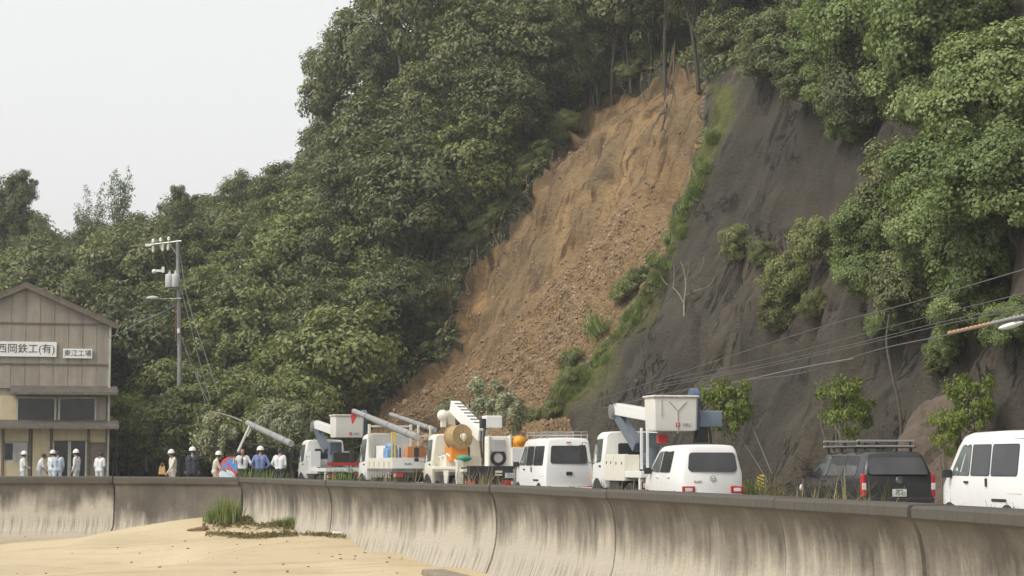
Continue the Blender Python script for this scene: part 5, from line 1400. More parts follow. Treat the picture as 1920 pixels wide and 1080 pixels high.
for left in (True, False):
    k = -1 if left else 1
    B.side_panel('side_window', rquad([(0.10, 0.97), (1.12, 0.97), (0.98, 1.08), (0.56, 1.38), (0.10, 1.40)], 0.05), G_MID, car, left=left)
    B.side_panel('side_window', rpoly(-0.86, 0.03, 0.97, 1.40, 0.05), G_SMOKE, car, left=left)
    B.side_panel('side_window', rquad([(-1.66, 0.98), (-0.94, 0.97), (-0.94, 1.40), (-1.55, 1.38)], 0.05), G_SMOKE, car, left=left)
    seam(car, B, [(0.06, 0.3), (0.06, 1.42)], left); seam(car, B, [(-0.90, 0.45), (-0.90, 1.42)], left); seam(car, B, [(1.15, 0.35), (1.14, 0.95)], left)
    for y in (0.22, -0.72):
        mb = MB(); mb.box((k * 0.858, y, 0.84), (0.03, 0.17, 0.04)); mb.build('door_handle', M_BLK, car, bevel=0.008)
    mirror(car, k * 0.82, 0.98, 1.0, M_BLK, 0.2, 0.15)
    # upright lamp wrapped round the rear corner
    mb = MB(); mb.box((k * 0.805, -2.03, 0.76), (0.09, 0.16, 0.50)); tl = mb.build('tail_lamp', M_RED, car, bevel=0.03)
    mb = MB(); mb.box((k * 0.806, -2.085, 0.74), (0.088, 0.06, 0.15)); mb.build('lamp_lens', M_CLR, tl, bevel=0.01)
    mb = MB(); mb.sphere((k * 0.62, 1.97, 0.66), 0.16, 14, 10, (1.0, 0.7, 0.75)); mb.build('headlight', M_CLR, car, smooth=60)
B.rear_panel('rear_window', rquad([(-0.70, 1.0), (0.70, 1.0), (0.60, 1.37), (-0.60, 1.37)], 0.07), G_SMOKE, car, 0.012)
mb = MB(); mb.box((0, -2.11, 0.38), (1.62, 0.12, 0.24)); mb.build('bumper', P_BLACK, car, bevel=0.04)
em = MB(); em.lathe([(0.06, 0), (0.075, 0.006), (0.075, 0.012), (0.06, 0.014), (0.06, 0)], (0, -2.10, 0.88), (0, -1, 0), 20); em.lathe([(0.02, 0.004), (0.035, 0.006), (0.035, 0.012), (0.02, 0.014), (0.02, 0.004)], (0, -2.10, 0.88), (0, -1, 0), 16); em.build('emblem', M_CHR, car, smooth=40)
plate(car, 0.0, -2.125, 0.60, '愛媛 400', '70-83')
P = [Vector(p) for p in ((-0.68, 1.24, 0.98), (0.68, 1.24, 0.98), (0.58, 0.66, 1.42), (-0.58, 0.66, 1.42))]
mb = MB(); mb.prism([p + Vector((0, 0.03, 0.02)) for p in P], (0, -0.02, 0)); mb.build('windscreen', G_DARK, car)
arches(car, W, (1.38, -1.17), 0.30); [wheel(car, k * 0.76, y, 0.30, 0.18) for k in (-1, 1) for y in (1.38, -1.17)]
mb = MB()
for y in (0.35, -0.45, -1.25):
    mb.tube([(-0.70, y, 1.60), (0.70, y, 1.60)], 0.018, 6)
    for k in (-1, 1): mb.box((k * 0.66, y, 1.54), (0.05, 0.07, 0.14))
for k in (-1, 1):
    mb.tube([(k * 0.70, 0.5, 1.60), (k * 0.70, -1.45, 1.60)], 0.018, 6)
mb.build('roof_rack', M_BLK, car, smooth=60)
for y, xa in ((0.46, -0.06), (-1.40, 0.0)):
    for z in (1.62, 1.74):
        mb = MB(); mb.box((xa, y, z), (1.36, 0.05, 0.045)); mb.build('rack_rail', M_ALU, car, bevel=0.01)
    for x in (-0.62, -0.2, 0.28, 0.60):
        mb = MB(); mb.box((x, y + 0.03, 1.66), (0.04, 0.03, 0.2)); mb.build('rack_bracket', M_BLK, car)
place_rear_left(car, 1614, 42, W, L, 12)
# ================================================================== UTILITY TRUCKS
def truck_base(name, label, paint, W, L, cab_l=1.45, cab_h=2.05, deck=None, cat='truck'):
    """cab-over light truck, front at +y; returns root and the y of the cab's back"""
    root = empty(name, (0, 0, 0), 0, label, cat)
    f = L / 2; b = f - cab_l; hw = W / 2 - 0.02
    B = Body([(b, 0.55, 1.22, hw, hw - 0.10, cab_h - 0.03, 0.10), (b + 0.04, 0.52, 1.22, hw, hw - 0.09, cab_h, 0.11), (b + 0.7, 0.50, 1.22, hw, hw - 0.08, cab_h, 0.12), (b + 0.95, 0.48, 1.20, hw, hw - 0.08, cab_h - 0.05, 0.12), (b + 1.10, 0.46, 1.18, hw - 0.01, hw - 0.06, cab_h - 0.30, 0.08), (b + 1.28, 0.44, 1.14, hw - 0.02, hw - 0.05, 1.36, 0.06), (f - 0.10, 0.42, 1.05, hw - 0.04, hw - 0.07, 1.12, 0.07), (f - 0.02, 0.40, 0.9, hw - 0.08, hw - 0.10, 0.98, 0.08), (f, 0.42, 0.7, hw - 0.12, hw - 0.14, 0.80, 0.06)])
    B.build(paint, root, 'cab')
    for left in (True, False):
        k = -1 if left else 1
        B.side_panel('side_window', rquad([(b + 0.36, 1.24), (b + 1.25, 1.16), (b + 1.22, 1.32), (b + 1.00, cab_h - 0.22), (b + 0.36, cab_h - 0.20)], 0.05), G_MID, root, left=left)
        seam(root, B, [(b + 0.30, 0.6), (b + 0.30, cab_h - 0.14)], left); seam(root, B, [(b + 1.20, 0.75), (b + 1.22, 1.14)], left)
        mb = MB(); mb.box((k * (hw + 0.01), b + 0.42, 1.10), (0.03, 0.14, 0.05)); mb.build('door_handle', M_BLK, root, bevel=0.008)
        mb = MB(); mb.tube([(k * hw, b + 1.25, 1.72), (k * (hw + 0.22), b + 1.42, 1.75), (k * (hw + 0.22), b + 1.42, 1.25), (k * hw, b + 1.25, 1.18)], 0.012, 6)
        mb.box((k * (hw + 0.22), b + 1.40, 1.52), (0.17, 0.06, 0.32)); mb.box((k * (hw + 0.22), b + 1.40, 1.26), (0.15, 0.06, 0.13)); mb.build('mirror', M_BLK, root, bevel=0.02)
        mb = MB(); mb.box((k * (hw - 0.22), f - 0.01, 0.72), (0.3, 0.05, 0.14)); mb.build('headlight', M_CLR, root, bevel=0.02)
        mb = MB(); mb.box((k * (hw - 0.03), f - 0.1, 0.84), (0.06, 0.1, 0.07)); mb.build('indicator', M_AMB, root, bevel=0.012)
    P = [Vector(p) for p in ((-hw + .12, f - 0.12, 1.14), (hw - .12, f - 0.12, 1.14), (hw - .2, b + 1.0, cab_h - 0.12), (-hw + .2, b + 1.0, cab_h - 0.12))]
    mb = MB(); mb.prism([p + Vector((0, 0.03, 0.03)) for p in P], (0, -0.02, 0)); mb.build('windscreen', G_DARK, root)
    B.rear_panel('rear_cab_window', rpoly(-0.45, 0.45, 1.32, 1.72, 0.05), G_DARK, root, 0.01)
    mb = MB()
    for k in (-1, 1): mb.box((k * 0.36, -0.1, 0.62), (0.09, L - 0.4, 0.18))
    for y in np.linspace(-L / 2 + 0.2, f - 0.6, 6): mb.box((0, y, 0.62), (0.72, 0.08, 0.14))
    mb.box((-0.62, 0.05, 0.55), (0.4, 0.9, 0.34)); mb.box((0.6, 0.0, 0.55), (0.42, 1.0, 0.36))
    mb.build('chassis', M_CHASSIS, root, bevel=0.01)
    wy = (f - 0.72, -L / 2 + 1.0); r = 0.34
    for y in wy:
        for k in (-1, 1): wheel(root, k * (W / 2 - 0.14), y, r, 0.20 if y > 0 else 0.30)
    for k in (-1, 1):
        mb = MB(); pts = [Vector((k * (W / 2 - 0.012), wy[0] + 0.42 * math.cos(a), max(0.3, r + 0.44 * math.sin(a)))) for a in np.linspace(-0.1, math.pi + 0.1, 18)]
        mb.prism(pts, (-k * 0.2, 0, 0)); mb.build('wheel_arch', M_BLK, root)
    return root, b, f
def tail(root, W, L, z=0.55, num=None, chevron=False):
    for k in (-1, 1):
        mb = MB(); mb.box((k * (W / 2 - 0.25), -L / 2 - 0.02, z), (0.36, 0.06, 0.15)); t = mb.build('tail_lamp', M_RED, root, bevel=0.012)
        mb = MB(); mb.box((k * (W / 2 - 0.10), -L / 2 - 0.053, z), (0.06, 0.01, 0.11)); mb.build('lamp_lens', M_CLR, t)
    mb = MB(); mb.box((0, -L / 2 + 0.02, z), (W - 0.1, 0.05, 0.2)); mb.build('rear_bar', M_CHASSIS, root, bevel=0.01)
    if num: plate(root, 0.15, -L / 2 - 0.03, z + 0.25, '愛媛 800', num)
def bucket(parent, c, d, name='bucket'):
    """open fibreglass work bucket with rim, Y-shaped rib marks and a small logo"""
    bk = empty(name, c); bk.parent = parent
    w, l, h = d
    mb = MB(); t = 0.05
    outer = lambda k, z: [Vector((x * w / 2 * k, y * l / 2 * k, z)) for x, y in ((-1, -0.92), (-0.92, -1), (0.92, -1), (1, -0.92), (1, 0.92), (0.92, 1), (-0.92, 1), (-1, 0.92))]
    mb.loft([outer(0.94, -h / 2), outer(0.97, -h / 2 + 0.05), outer(1.0, h / 2 - 0.06), outer(1.0, h / 2), outer(0.93, h / 2), outer(0.90, -h / 2 + 0.08)], caps=True)
    mb.build('shell', P_BUCKET, bk, smooth=30)
    mb = MB()
    for a, b_ in (((-w / 2 * 1.02, -l / 2 * 1.02), (w / 2 * 1.02, -l / 2 * 1.02)), ((w / 2 * 1.02, -l / 2 * 1.02), (w / 2 * 1.02, l / 2 * 1.02)), ((w / 2 * 1.02, l / 2 * 1.02), (-w / 2 * 1.02, l / 2 * 1.02)), ((-w / 2 * 1.02, l / 2 * 1.02), (-w / 2 * 1.02, -l / 2 * 1.02))):
        mb.tube([(a[0], a[1], h / 2), (b_[0], b_[1], h / 2)], 0.035, 8)
    mb.build('rim_cushion', simple('rim_cushion', (0.58, 0.55, 0.48), 0.8, var=0.3, vscale=10), bk, smooth=60)
    y = -l / 2 * 1.0 - 0.006
    mb = MB(); mb.box((0.05, y + 0.004, -h * 0.33), (0.10, 0.012, 0.11)); mb.build('logo', M_REDP, bk)
    mb = MB(); mb.box((0.05, y - 0.004, -h * 0.33), (0.055, 0.01, 0.012)); mb.box((0.05, y - 0.004, -h * 0.33 + 0.025), (0.055, 0.01, 0.012)); mb.box((0.05, y - 0.004, -h * 0.33), (0.012, 0.01, 0.06)); mb.build('logo_mark', P_BUCKET, bk)
    text('logo_text', '四電工', 0.085, M_DECAL, bk, (0.29, y - 0.001, -h * 0.33), REAR, 0.003)
    return bk

# ---------------------------------------------------------------- bucket trucks
def bucket_truck(label, px, d, head, W, L, scale_b, near):
    root, b, f = truck_base('bucket_truck', label, P_TRUCK, W, L, 1.45, 2.03 if near else 2.08)
    deck_z = 0.98; y0 = -L / 2; y1 = b - 0.05
    mb = MB(); mb.box((0, (y0 + y1) / 2, deck_z - 0.09), (W - 0.04, y1 - y0, 0.16)); mb.build('deck', P_TRUCK, root, bevel=0.012)
    if not near:
        mb = MB(); mb.box((0, (y0 + y1) / 2, deck_z + 0.01), (W, y1 - y0, 0.03)); mb.build('deck_plate', M_GREY, root)
        mb = MB(); mb.box((0, y0 + 0.02, deck_z + 0.13), (W - 0.2, 0.04, 0.12)); mb.build('rear_lamp_bar', M_REDP, root)
    # side lockers
    for k in (-1, 1):
        for j, (ya, yb, zt) in enumerate([(b - 0.95, b - 0.10, 1.62 if not near else 1.42), (b - 1.95, b - 1.00, 1.0 if not near else 1.40)]):
            mb = MB(); mb.box((k * (W / 2 - 0.20), (ya + yb) / 2, (0.72 + zt) / 2), (0.42, yb - ya, zt - 0.72)); lk = mb.build('locker', P_CREAM if near else P_TRUCK, root, bevel=0.012)
            for yy in (ya + 0.22, yb - 0.22):
                mb = MB(); mb.box((k * (W / 2 + 0.014), yy, zt - 0.22), (0.015, 0.045, 0.07)); mb.build('latch', M_BLK, lk)
    # turntable and folded boom
    mb = MB(); mb.lathe([(0.34, 0), (0.34, 0.16), (0.28, 0.2), (0.26, 0.62), (0.001, 0.62)], (0.05, -0.35, deck_z), (0, 0, 1), 22); mb.build('turntable', P_BLUEG, root, smooth=40)
    mb = MB()
    mb.box((0.05, -0.35, deck_z + 0.75), (0.5, 0.42, 0.5)); mb.build('turntable_mast', P_BLUEG, root, bevel=0.03)
    # lower boom (slate blue) rises towards the front, upper boom (white) comes back to the bucket
    A = Vector((-0.22, -0.15, deck_z + 0.62)); K = Vector((-0.42, 1.05, 2.55)) if near else Vector((-0.38, 0.95, 2.62))
    def beam(a, c, w, h, mat, name, taper=1.0):
        a = Vector(a); c = Vector(c); t = (c - a); Ln = t.length; q = t.to_track_quat('Y', 'Z').to_matrix()
        mb = MB(); mb.box(tuple((a + c) / 2), (w, Ln, h), rot=q); return mb.build(name, mat, root, bevel=0.03)
    beam(A, K, 0.24, 0.30, P_BLUEG, 'lower_boom')
    E = Vector((-0.30, y0 + 0.75, 2.30))
    up = beam(K + Vector((0, 0.06, 0.10)), E + Vector((0, 0.0, 0.12)), 0.26, 0.32, P_TRUCK, 'upper_boom')
    mb = MB(); mb.cyl(K + Vector((-0.2, 0.05, 0.02)), K + Vector((0.2, 0.05, 0.02)), 0.20, n=18); mb.build('boom_joint', M_GREY, root, smooth=40, bevel=0.01)
    mb = MB(); mb.tube([K + Vector((-0.15, 0.1, -0.05)), K + Vector((-0.17, 0.22, 0.12)), K + Vector((-0.16, 0.1, 0.28)), K + Vector((-0.16, -0.3, 0.26))], 0.025, 6); mb.tube([K + Vector((0.1, 0.1, -0.1)), K + Vector((0.1, 0.25, 0.1)), K + Vector((0.1, -0.2, 0.3))], 0.02, 6); mb.build('hydraulic_hose', M_BLK, root, smooth=60)
    mb = MB(); mb.cyl(A + Vector((0.17, 0.0, 0.0)), A.lerp(K, 0.62) + Vector((0.15, 0, -0.16)), 0.045); mb.build('boom_ram', M_CHR, root, smooth=40)
    # bucket behind the tail
    bw = 1.28 * scale_b; bh = 0.93 * scale_b
    zc = (2.87 if near else 3.0) - bh / 2
    bk = bucket(root, (0.08 if near else 0.10, y0 + 0.32, zc), (bw, 0.78, bh))
    if near:
        mb = MB()
        for xs in ((-0.18, 0.05), (0.28, 0.05)):
            mb.tube([(xs[0], -0.40, bh * 0.36), (xs[1], -0.40, bh * 0.08)], 0.012, 5)
        mb.tube([(0.05, -0.40, bh * 0.08), (0.05, -0.40, -bh * 0.58)], 0.012, 5); mb.tube([(-0.38, -0.40, bh * 0.4), (-0.38, -0.40, -bh * 0.1)], 0.010, 5)
        mb.build('rope', simple('weathered_rope', (0.42, 0.38, 0.31), 0.9), bk, smooth=60)
    # bucket carrier (blue levelling frame at the right of the bucket)
    x = 0.02 + bw / 2 + 0.12 if near else 0.10 + bw / 2 + 0.12
    mb = MB(); mb.box((x, y0 + 0.42, zc + 0.02), (0.15, 0.42, bh * 1.0)); mb.cyl((x - 0.1, y0 + 0.42, zc + bh * 0.52), (x + 0.1, y0 + 0.42, zc + bh * 0.52), 0.22, n=18)
    mb.build('bucket_carrier', simple('hoist_blue', (0.085, 0.13, 0.21), 0.4), root, bevel=0.02)
    if near:
        mb = MB(); mb.box((x + 0.42, y0 + 0.5, zc - 0.12), (0.62, 0.4, 0.42)); mb.build('hoist_box', simple('hoist_grey_blue', (0.20, 0.25, 0.31), 0.5), root, bevel=0.03)
        mb = MB(); mb.box((x + 0.2, y0 + 0.5, zc - 0.52), (0.3, 0.3, 0.42)); mb.tube([(x + 0.05, y0 + 0.4, zc - 0.3), (x - 0.02, y0 + 0.4, zc - 0.75)], 0.03, 6); mb.tube([(x + 0.4, y0 + 0.4, zc - 0.3), (x + 0.45, y0 + 0.4, zc - 0.75)], 0.03, 6); mb.build('hoist_bracket', M_BLK, root, bevel=0.01)
        mb = MB(); mb.box((-0.16, y0 + 0.35, 1.80), (0.26, 0.22, 0.22)); mb.build('control_box', M_REDP, root, bevel=0.02)
        mb = MB()
        for xx in (-0.74, -0.58): mb.box((xx, y0 + 0.25, 1.55), (0.06, 0.06, 1.05))
        mb.build('guard_post', P_TRUCK, root, bevel=0.008)
    else:
        mb = MB()
        for xx, zz_ in ((-0.45, 1.25), (-0.30, 1.32), (-0.15, 1.22), (0.25, 1.25), (0.4, 1.3)): mb.tube([(xx, y0 + 0.5, deck_z), (xx + 0.04, y0 + 0.5, zz_)], 0.03, 6)
        mb.box((0.1, y0 + 0.7, 1.3), (0.9, 0.3, 0.5)); mb.tube([(0.2, y0 + 0.3, 1.3), (0.35, y0 + 0.25, 1.45), (0.5, y0 + 0.3, 1.25)], 0.02, 6); mb.build('control_gear', M_CHASSIS, root, bevel=0.01)
    # outriggers
    for k in (-1, 1):
        mb = MB(); mb.box((k * (W / 2 - 0.1), y0 + 0.2, 0.6), (0.13, 0.13, 0.75)); mb.cyl((k * (W / 2 - 0.1), y0 + 0.2, 0.24), (k * (W / 2 - 0.1), y0 + 0.2, 0.06), 0.05); mb.cyl((k * (W / 2 - 0.1), y0 + 0.2, 0.06), (k * (W / 2 - 0.1), y0 + 0.2, 0.02), 0.13); mb.build('outrigger', P_TRUCK, root, bevel=0.01)
    tail(root, W, L, 0.62, '12-07' if near else '33-05')
    place_rear_left(root, px, d, W, L, head)
    return root
bucket_truck('white bucket truck nearest the camera, its big work bucket above a white hatchback', 1199, 48.8, 13.5, 1.72, 4.75, 0.93, True)
bucket_truck('far white bucket truck at the head of the parked row beside the fallen pole', 611, 75, 20, 1.70, 4.7, 0.92, False)

# ---------------------------------------------------------------- flatbed truck carrying concrete poles
W, L = 1.72, 4.8
root, b, f = truck_base('flatbed_truck', 'white flatbed truck with two grey concrete poles slanting over its cab', P_TRUCK, W, L, 1.45, 2.22)
y0 = -L / 2; dz = 0.95
mb = MB(); mb.box((0, (y0 + b) / 2 - 0.05, dz - 0.05), (W, b - y0 - 0.1, 0.1)); mb.build('deck', M_GREY, root, bevel=0.01)
for k in (-1, 1):
    mb = MB(); mb.box((k * (W / 2 - 0.02), (y0 + b) / 2 - 0.05, dz + 0.19), (0.04, b - y0 - 0.1, 0.38)); sd = mb.build('side_board', P_CREAM, root, bevel=0.008)
    for y in np.linspace(y0 + 0.3, b - 0.4, 5):
        mb = MB(); mb.box((k * (W / 2 + 0.006), y, dz + 0.15), (0.016, 0.03, 0.2)); mb.build('latch', M_GREY, sd)
    mb = MB()
    for y in np.linspace(y0 + 0.2, b - 0.3, 14): mb.tube([(k * (W / 2 - 0.02), y, dz - 0.08), (k * (W / 2 - 0.02), y + 0.02, dz - 0.32)], 0.018, 5)
    mb.build('tie_hook', P_CREAM, root)
mb = MB(); mb.box((0, y0, dz + 0.19), (W - 0.04, 0.04, 0.38)); tg = mb.build('tailgate', P_TRUCK, root, bevel=0.008)
text('tailgate_text', 'ISUZU', 0.10, M_BLK, tg, (-0.25, y0 - 0.024, dz + 0.16), REAR)
mb = MB()
for y in (b - 0.12,):
    for x in (-W / 2 + 0.06, W / 2 - 0.06): mb.box((x, y, 1.75), (0.09, 0.09, 1.65))
    mb.box((0, y, 2.22), (W - 0.1, 0.06, 0.06)); mb.box((0, y, 2.5), (W - 0.1, 0.06, 0.06))
mb.build('cab_guard', P_CREAM, root, bevel=0.01)
mb = MB()
for x in (-W / 2 + 0.03, -W / 2 + 0.14): mb.box((x, y0 + 0.06, 1.56), (0.055, 0.055, 1.35))
mb.box((-W / 2 + 0.08, y0 + 0.06, 2.22), (0.17, 0.06, 0.05)); mb.build('yellow_post', P_YELLOW, root, bevel=0.008)
mb = MB()
for x in (0.30, 0.75): mb.box((x, y0 + 0.6, 1.85), (0.07, 0.07, 1.3))
mb.box((0.5, y0 + 0.6, 2.1), (0.6, 0.05, 0.05)); mb.build('stake', P_CREAM, root, bevel=0.01)
mb = MB()
mb.box((-0.32, 0.0, 1.40), (0.55, 1.2, 0.75)); mb.build('tool_cabinet', P_TRUCK, root, bevel=0.02)
mb = MB(); mb.box((-0.50, -1.0, 1.38), (0.42, 0.55, 0.62)); mb.sphere((-0.48, -1.0, 1.72), 0.22, 12, 8, (1, 1.2, 0.7)); mb.build('blue_bag', simple('blue_tarpaulin', (0.16, 0.32, 0.55), 0.6, var=0.4, vscale=6), root, smooth=50, bevel=0.06)
mb = MB(); mb.box((0.14, y0 + 0.5, 1.52), (0.68, 0.5, 0.42)); mb.build('orange_crate', simple('orange_brown_board', (0.56, 0.24, 0.09), 0.7, var=0.2), root, bevel=0.015)
mb = MB(); mb.tube([Vector((0.62, y0 + 0.25 + 0.0, 1.5)) + Vector((0, 0.03 * i, 0)) for i in range(2)], 0.001, 4)
mb.lathe([(0.10, -0.08), (0.24, -0.08), (0.24, 0.08), (0.10, 0.08), (0.10, -0.08)], (0.60, y0 + 0.35, 1.45), (0, 1, 0), 22); mb.build('cable_drum', M_BLK, root, smooth=40)
mb = MB()
for i in range(7): mb.tube([(-0.82 + 0.07 * i, 0.65 + 0.05 * (i % 2), dz + 0.1), (-0.80 + 0.07 * i, 0.70, 2.05 - 0.08 * (i % 3))], 0.016, 5)
mb.build('pole_tool', M_ALU, root)
tail(root, W, L, 0.72)
mb = MB(); mb.box((0.30, y0 - 0.05, 0.38), (1.0, 0.03, 0.20)); bd = mb.build('warning_board', simple('board_pale', (0.62, 0.62, 0.55), 0.6), root)
for i in range(4):
    mb = MB(); x = -0.02 + i * 0.2; mb.prism([Vector((x, y0 - 0.068, 0.29)), Vector((x + 0.1, y0 - 0.068, 0.29)), Vector((x + 0.2, y0 - 0.068, 0.47)), Vector((x + 0.1, y0 - 0.068, 0.47))], (0, 0.004, 0)); mb.build('stripe', P_ORANGE if i % 2 == 0 else P_YELLOW, bd)
place_rear_left(root, 735, 68, W, L, 19.5)
M_POLE = simple('grey_concrete_pole', (0.27, 0.268, 0.262), 0.75, var=0.12, vscale=5)
def loose_pole(a, c, r0, r1, label, extra=None):
    mb = MB(); mb.tube([a, Vector(a).lerp(Vector(c), 0.5), c], [r0, (r0 + r1) / 2, r1], 16)
    root = mb.build('utility_pole', M_POLE, None, smooth=40); tag(root, label, 'pole')
    t = (Vector(c) - Vector(a)).normalized()
    for fr in (0.12, 0.42, 0.78):
        q = Vector(a).lerp(Vector(c), fr); rr_b = r0 + (r1 - r0) * fr
        mb = MB(); mb.cyl(q - t * 0.03, q + t * 0.03, rr_b + 0.012); mb.build('band', M_GREY, root, smooth=40)
    mb = MB(); mb.cyl(Vector(a) - t * 0.006, Vector(a) + t * 0.0, r0 * 0.92); mb.build('end_cap', simple('pole_end', (0.52, 0.49, 0.45), 0.8), root)
    return root
pa = U(783, 820, 67.3); pb = U(664, 771, 74.2)
loose_pole(pa, pb, 0.135, 0.10, 'thick grey pole with a red flag carried on the flatbed truck')
mb = MB(); q = pb; mb.prism([q + Vector((-0.10, -0.02, 0.06)), q + Vector((0.10, -0.02, 0.02)), q + Vector((0.10, -0.04, -0.25)), q + Vector((0.0, -0.02, -0.42)), q + Vector((-0.07, -0.04, -0.52)), q + Vector((-0.12, -0.02, -0.25))], (0, 0.012, 0)); tag(mb.build('red_flag', M_REDP, None), 'small red warning cloth tied to the tip of the pole', 'flag')
loose_pole(U(815, 806, 70), U(733, 777, 76), 0.10, 0.085, 'thinner grey pole slanting behind the thick one on the flatbed truck')

# ---------------------------------------------------------------- crane truck with cable reel
W, L = 1.78, 5.2
root, b, f = truck_base('crane_truck', 'cream crane truck with folded ladder-like boom, hose reel and orange drum', P_CREAM, W, L, 1.5, 2.14)
y0 = -L / 2; dz = 0.98
mb = MB(); mb.box((0, (y0 + b) / 2 - 0.03, dz - 0.06), (W - 0.02, b - y0 - 0.06, 0.12)); mb.build('deck', P_CREAM, root, bevel=0.01)
# front outrigger on the left side with A-shaped legs
mb = MB()
for (x, y, w) in ((-W / 2 + 0.02, b - 0.12, 0.10), (-W / 2 + 0.02, y0 + 0.35, 0.22)):
    mb.box((x - 0.03, y, 0.62), (w, w, 1.25))
mb.box((-W / 2, (b + y0) / 2 + 0.1, 0.98), (0.10, b - y0 - 0.4, 0.10)); mb.build('outrigger_post', P_CREAM, root, bevel=0.012)
mb = MB(); mb.prism([Vector((-W / 2 - 0.02, -1.00, 0.92)), Vector((-W / 2 - 0.02, -0.30, 0.92)), Vector((-W / 2 - 0.02, -0.50, 0.30)), Vector((-W / 2 - 0.02, -0.72, 0.30))], (0.06, 0, 0)); mb.build('side_plate', P_CREAM, root, bevel=0.01)
mb = MB(); mb.box((W / 2 + 0.04, y0 + 0.25, 0.62), (0.16, 0.18, 1.2)); mb.box((W / 2 + 0.04, y0 + 0.25, 1.18), (0.12, 0.14, 0.3)); mb.build('outrigger_post', P_CREAM, root, bevel=0.012)
mb = MB(); mb.box((-0.15, 0.3, 1.20), (1.2, 0.8, 0.36)); mb.tube([(-0.6, 0.1, 1.3), (-0.75, -0.2, 1.45), (-0.5, -0.5, 1.2)], 0.04, 6); mb.tube([(-0.8, 0.5, 1.05), (-0.85, 0.4, 1.35), (-0.7, 0.1, 1.4)], 0.03, 6); mb.build('hydraulic_gear', P_CREAM, root, bevel=0.02)
mb = MB(); mb.box((-0.38, -0.1, 1.48), (0.62, 0.75, 0.55)); mb.build('orange_engine_box', P_ORANGE, root, bevel=0.04)
# cable / hose reel
reel = empty('hose_reel', (-0.42, -0.45, 2.02)); reel.parent = root
ax = Vector((0.35, -1, 0.05)).normalized()
M_HOSE = simple('tan_hose', (0.40, 0.28, 0.13), 0.75, var=0.3, vscale=12)
mb = MB(); mb.lathe([(0.14, -0.26), (0.42, -0.26), (0.42, -0.22), (0.36, -0.2), (0.36, 0.2), (0.42, 0.22), (0.42, 0.26), (0.14, 0.26), (0.14, -0.26)], (0, 0, 0), ax, 30); mb.build('drum', M_HOSE, reel, smooth=35)
mb = MB()
u = ax.orthogonal().normalized(); w_ = ax.cross(u)
for j in range(9):
    o = ax * (-0.18 + j * 0.045)
    mb.tube([o + (u * math.cos(a) + w_ * math.sin(a)) * 0.385 for a in np.linspace(0, 2 * math.pi, 25)], 0.024, 6, caps=False)
mb.build('hose_coil', M_HOSE, reel, smooth=60)
mb = MB(); mb.cyl(ax * 0.24, ax * 0.34, 0.12, n=16); mb.sphere(ax * 0.32 + Vector((0, 0, -0.03)), 0.10, 10, 8, (0.8, 1, 1.5)); mb.build('hub', simple('hub_pale', (0.65, 0.58, 0.45), 0.6), reel, smooth=50)
# boom: box girder with rungs, folded back over the deck
def beam2(a, c, w, h, mat, name, par=None):
    a = Vector(a); c = Vector(c); q = (c - a).to_track_quat('Y', 'Z').to_matrix()
    mb = MB(); mb.box(tuple((a + c) / 2), (w, (c - a).length, h), rot=q); return mb.build(name, mat, par or root, bevel=0.02)
ba = Vector((0.02, 1.55, 3.12)); bc = Vector((0.24, -1.15, 2.08))
bm_ = beam2(ba, bc, 0.34, 0.42, P_TRUCK, 'boom')
t = (bc - ba).normalized(); upv = Vector((0, 0, 1)) - t * t.z; upv.normalize()
for i in range(7):
    q = ba.lerp(bc, 0.12 + i * 0.11) + upv * 0.225
    mb = MB(); mb.box(tuple(q), (0.30, 0.05, 0.03), rot=t.to_track_quat('Y', 'Z').to_matrix()); mb.build('rung', M_GREY, bm_)
mb = MB(); mb.box((0.50, -1.35, 2.52), (0.58, 0.5, 0.42)); mb.build('winch_cover', P_TRUCK, root, bevel=0.04)
mb = MB(); mb.box((0.14, -1.45, 2.46), (0.14, 0.3, 0.32)); mb.tube([(0.16, -1.6, 2.3), (0.12, -1.62, 1.9), (0.16, -1.6, 1.5), (0.1, -1.6, 1.1)], 0.04, 6); mb.tube([(0.05, -1.6, 2.2), (0.02, -1.62, 1.8), (0.08, -1.6, 1.3)], 0.03, 6); mb.build('winch_hose', M_BLK, root, smooth=50)
mb = MB(); mb.sphere((-0.42, 1.5, 2.80), 0.20, 14, 10); mb.box((-0.40, 1.5, 2.58), (0.16, 0.2, 0.36)); mb.build('hook_block', simple('hook_block_white', (0.70, 0.67, 0.58), 0.5), root, smooth=50)
mb = MB(); mb.prism([Vector((-0.28, 1.5, 2.95)), Vector((0.02, 1.5, 3.05)), Vector((0.05, 1.5, 2.45)), Vector((-0.20, 1.5, 2.50))], (0, 0.12, 0)); mb.build('boom_head', P_CREAM, root, bevel=0.02)
# slewing column and operator seat behind
mb = MB(); mb.box((0.42, y0 + 0.45, 1.52), (0.72, 0.5, 1.02)); mb.build('slew_column', P_TRUCK, root, bevel=0.04)
mb = MB(); mb.lathe([(0.02, -0.01), (0.28, -0.01), (0.28, 0.02), (0.02, 0.02)], (0.38, y0 + 0.19, 1.42), (0, -1, 0), 24); mb.box((0.40, y0 + 0.17, 1.72), (0.42, 0.06, 0.40)); mb.build('operator_seat', simple('seat_pale', (0.50, 0.49, 0.47), 0.6), root, bevel=0.015)
mb = MB(); mb.lathe([(0.16, -0.01), (0.27, -0.01), (0.27, 0.02), (0.16, 0.02), (0.16, -0.01)], (0.38, y0 + 0.175, 1.32), (0, -1, 0), 24); mb.build('seat_rim', M_BLK, root)
for xx, hh in ((0.06, 1.0), (0.80, 1.05)):
    mb = MB(); mb.box((xx, y0 + 0.17, 1.55), (0.06, 0.08, hh)); mb.build('column_post', P_CREAM, root, bevel=0.01)
mb = MB(); mb.box((1.14 - 0.02, y0 + 0.30, 1.35), (0.60, 0.5, 0.62)); mb.build('rear_locker', P_TRUCK, root, bevel=0.02)
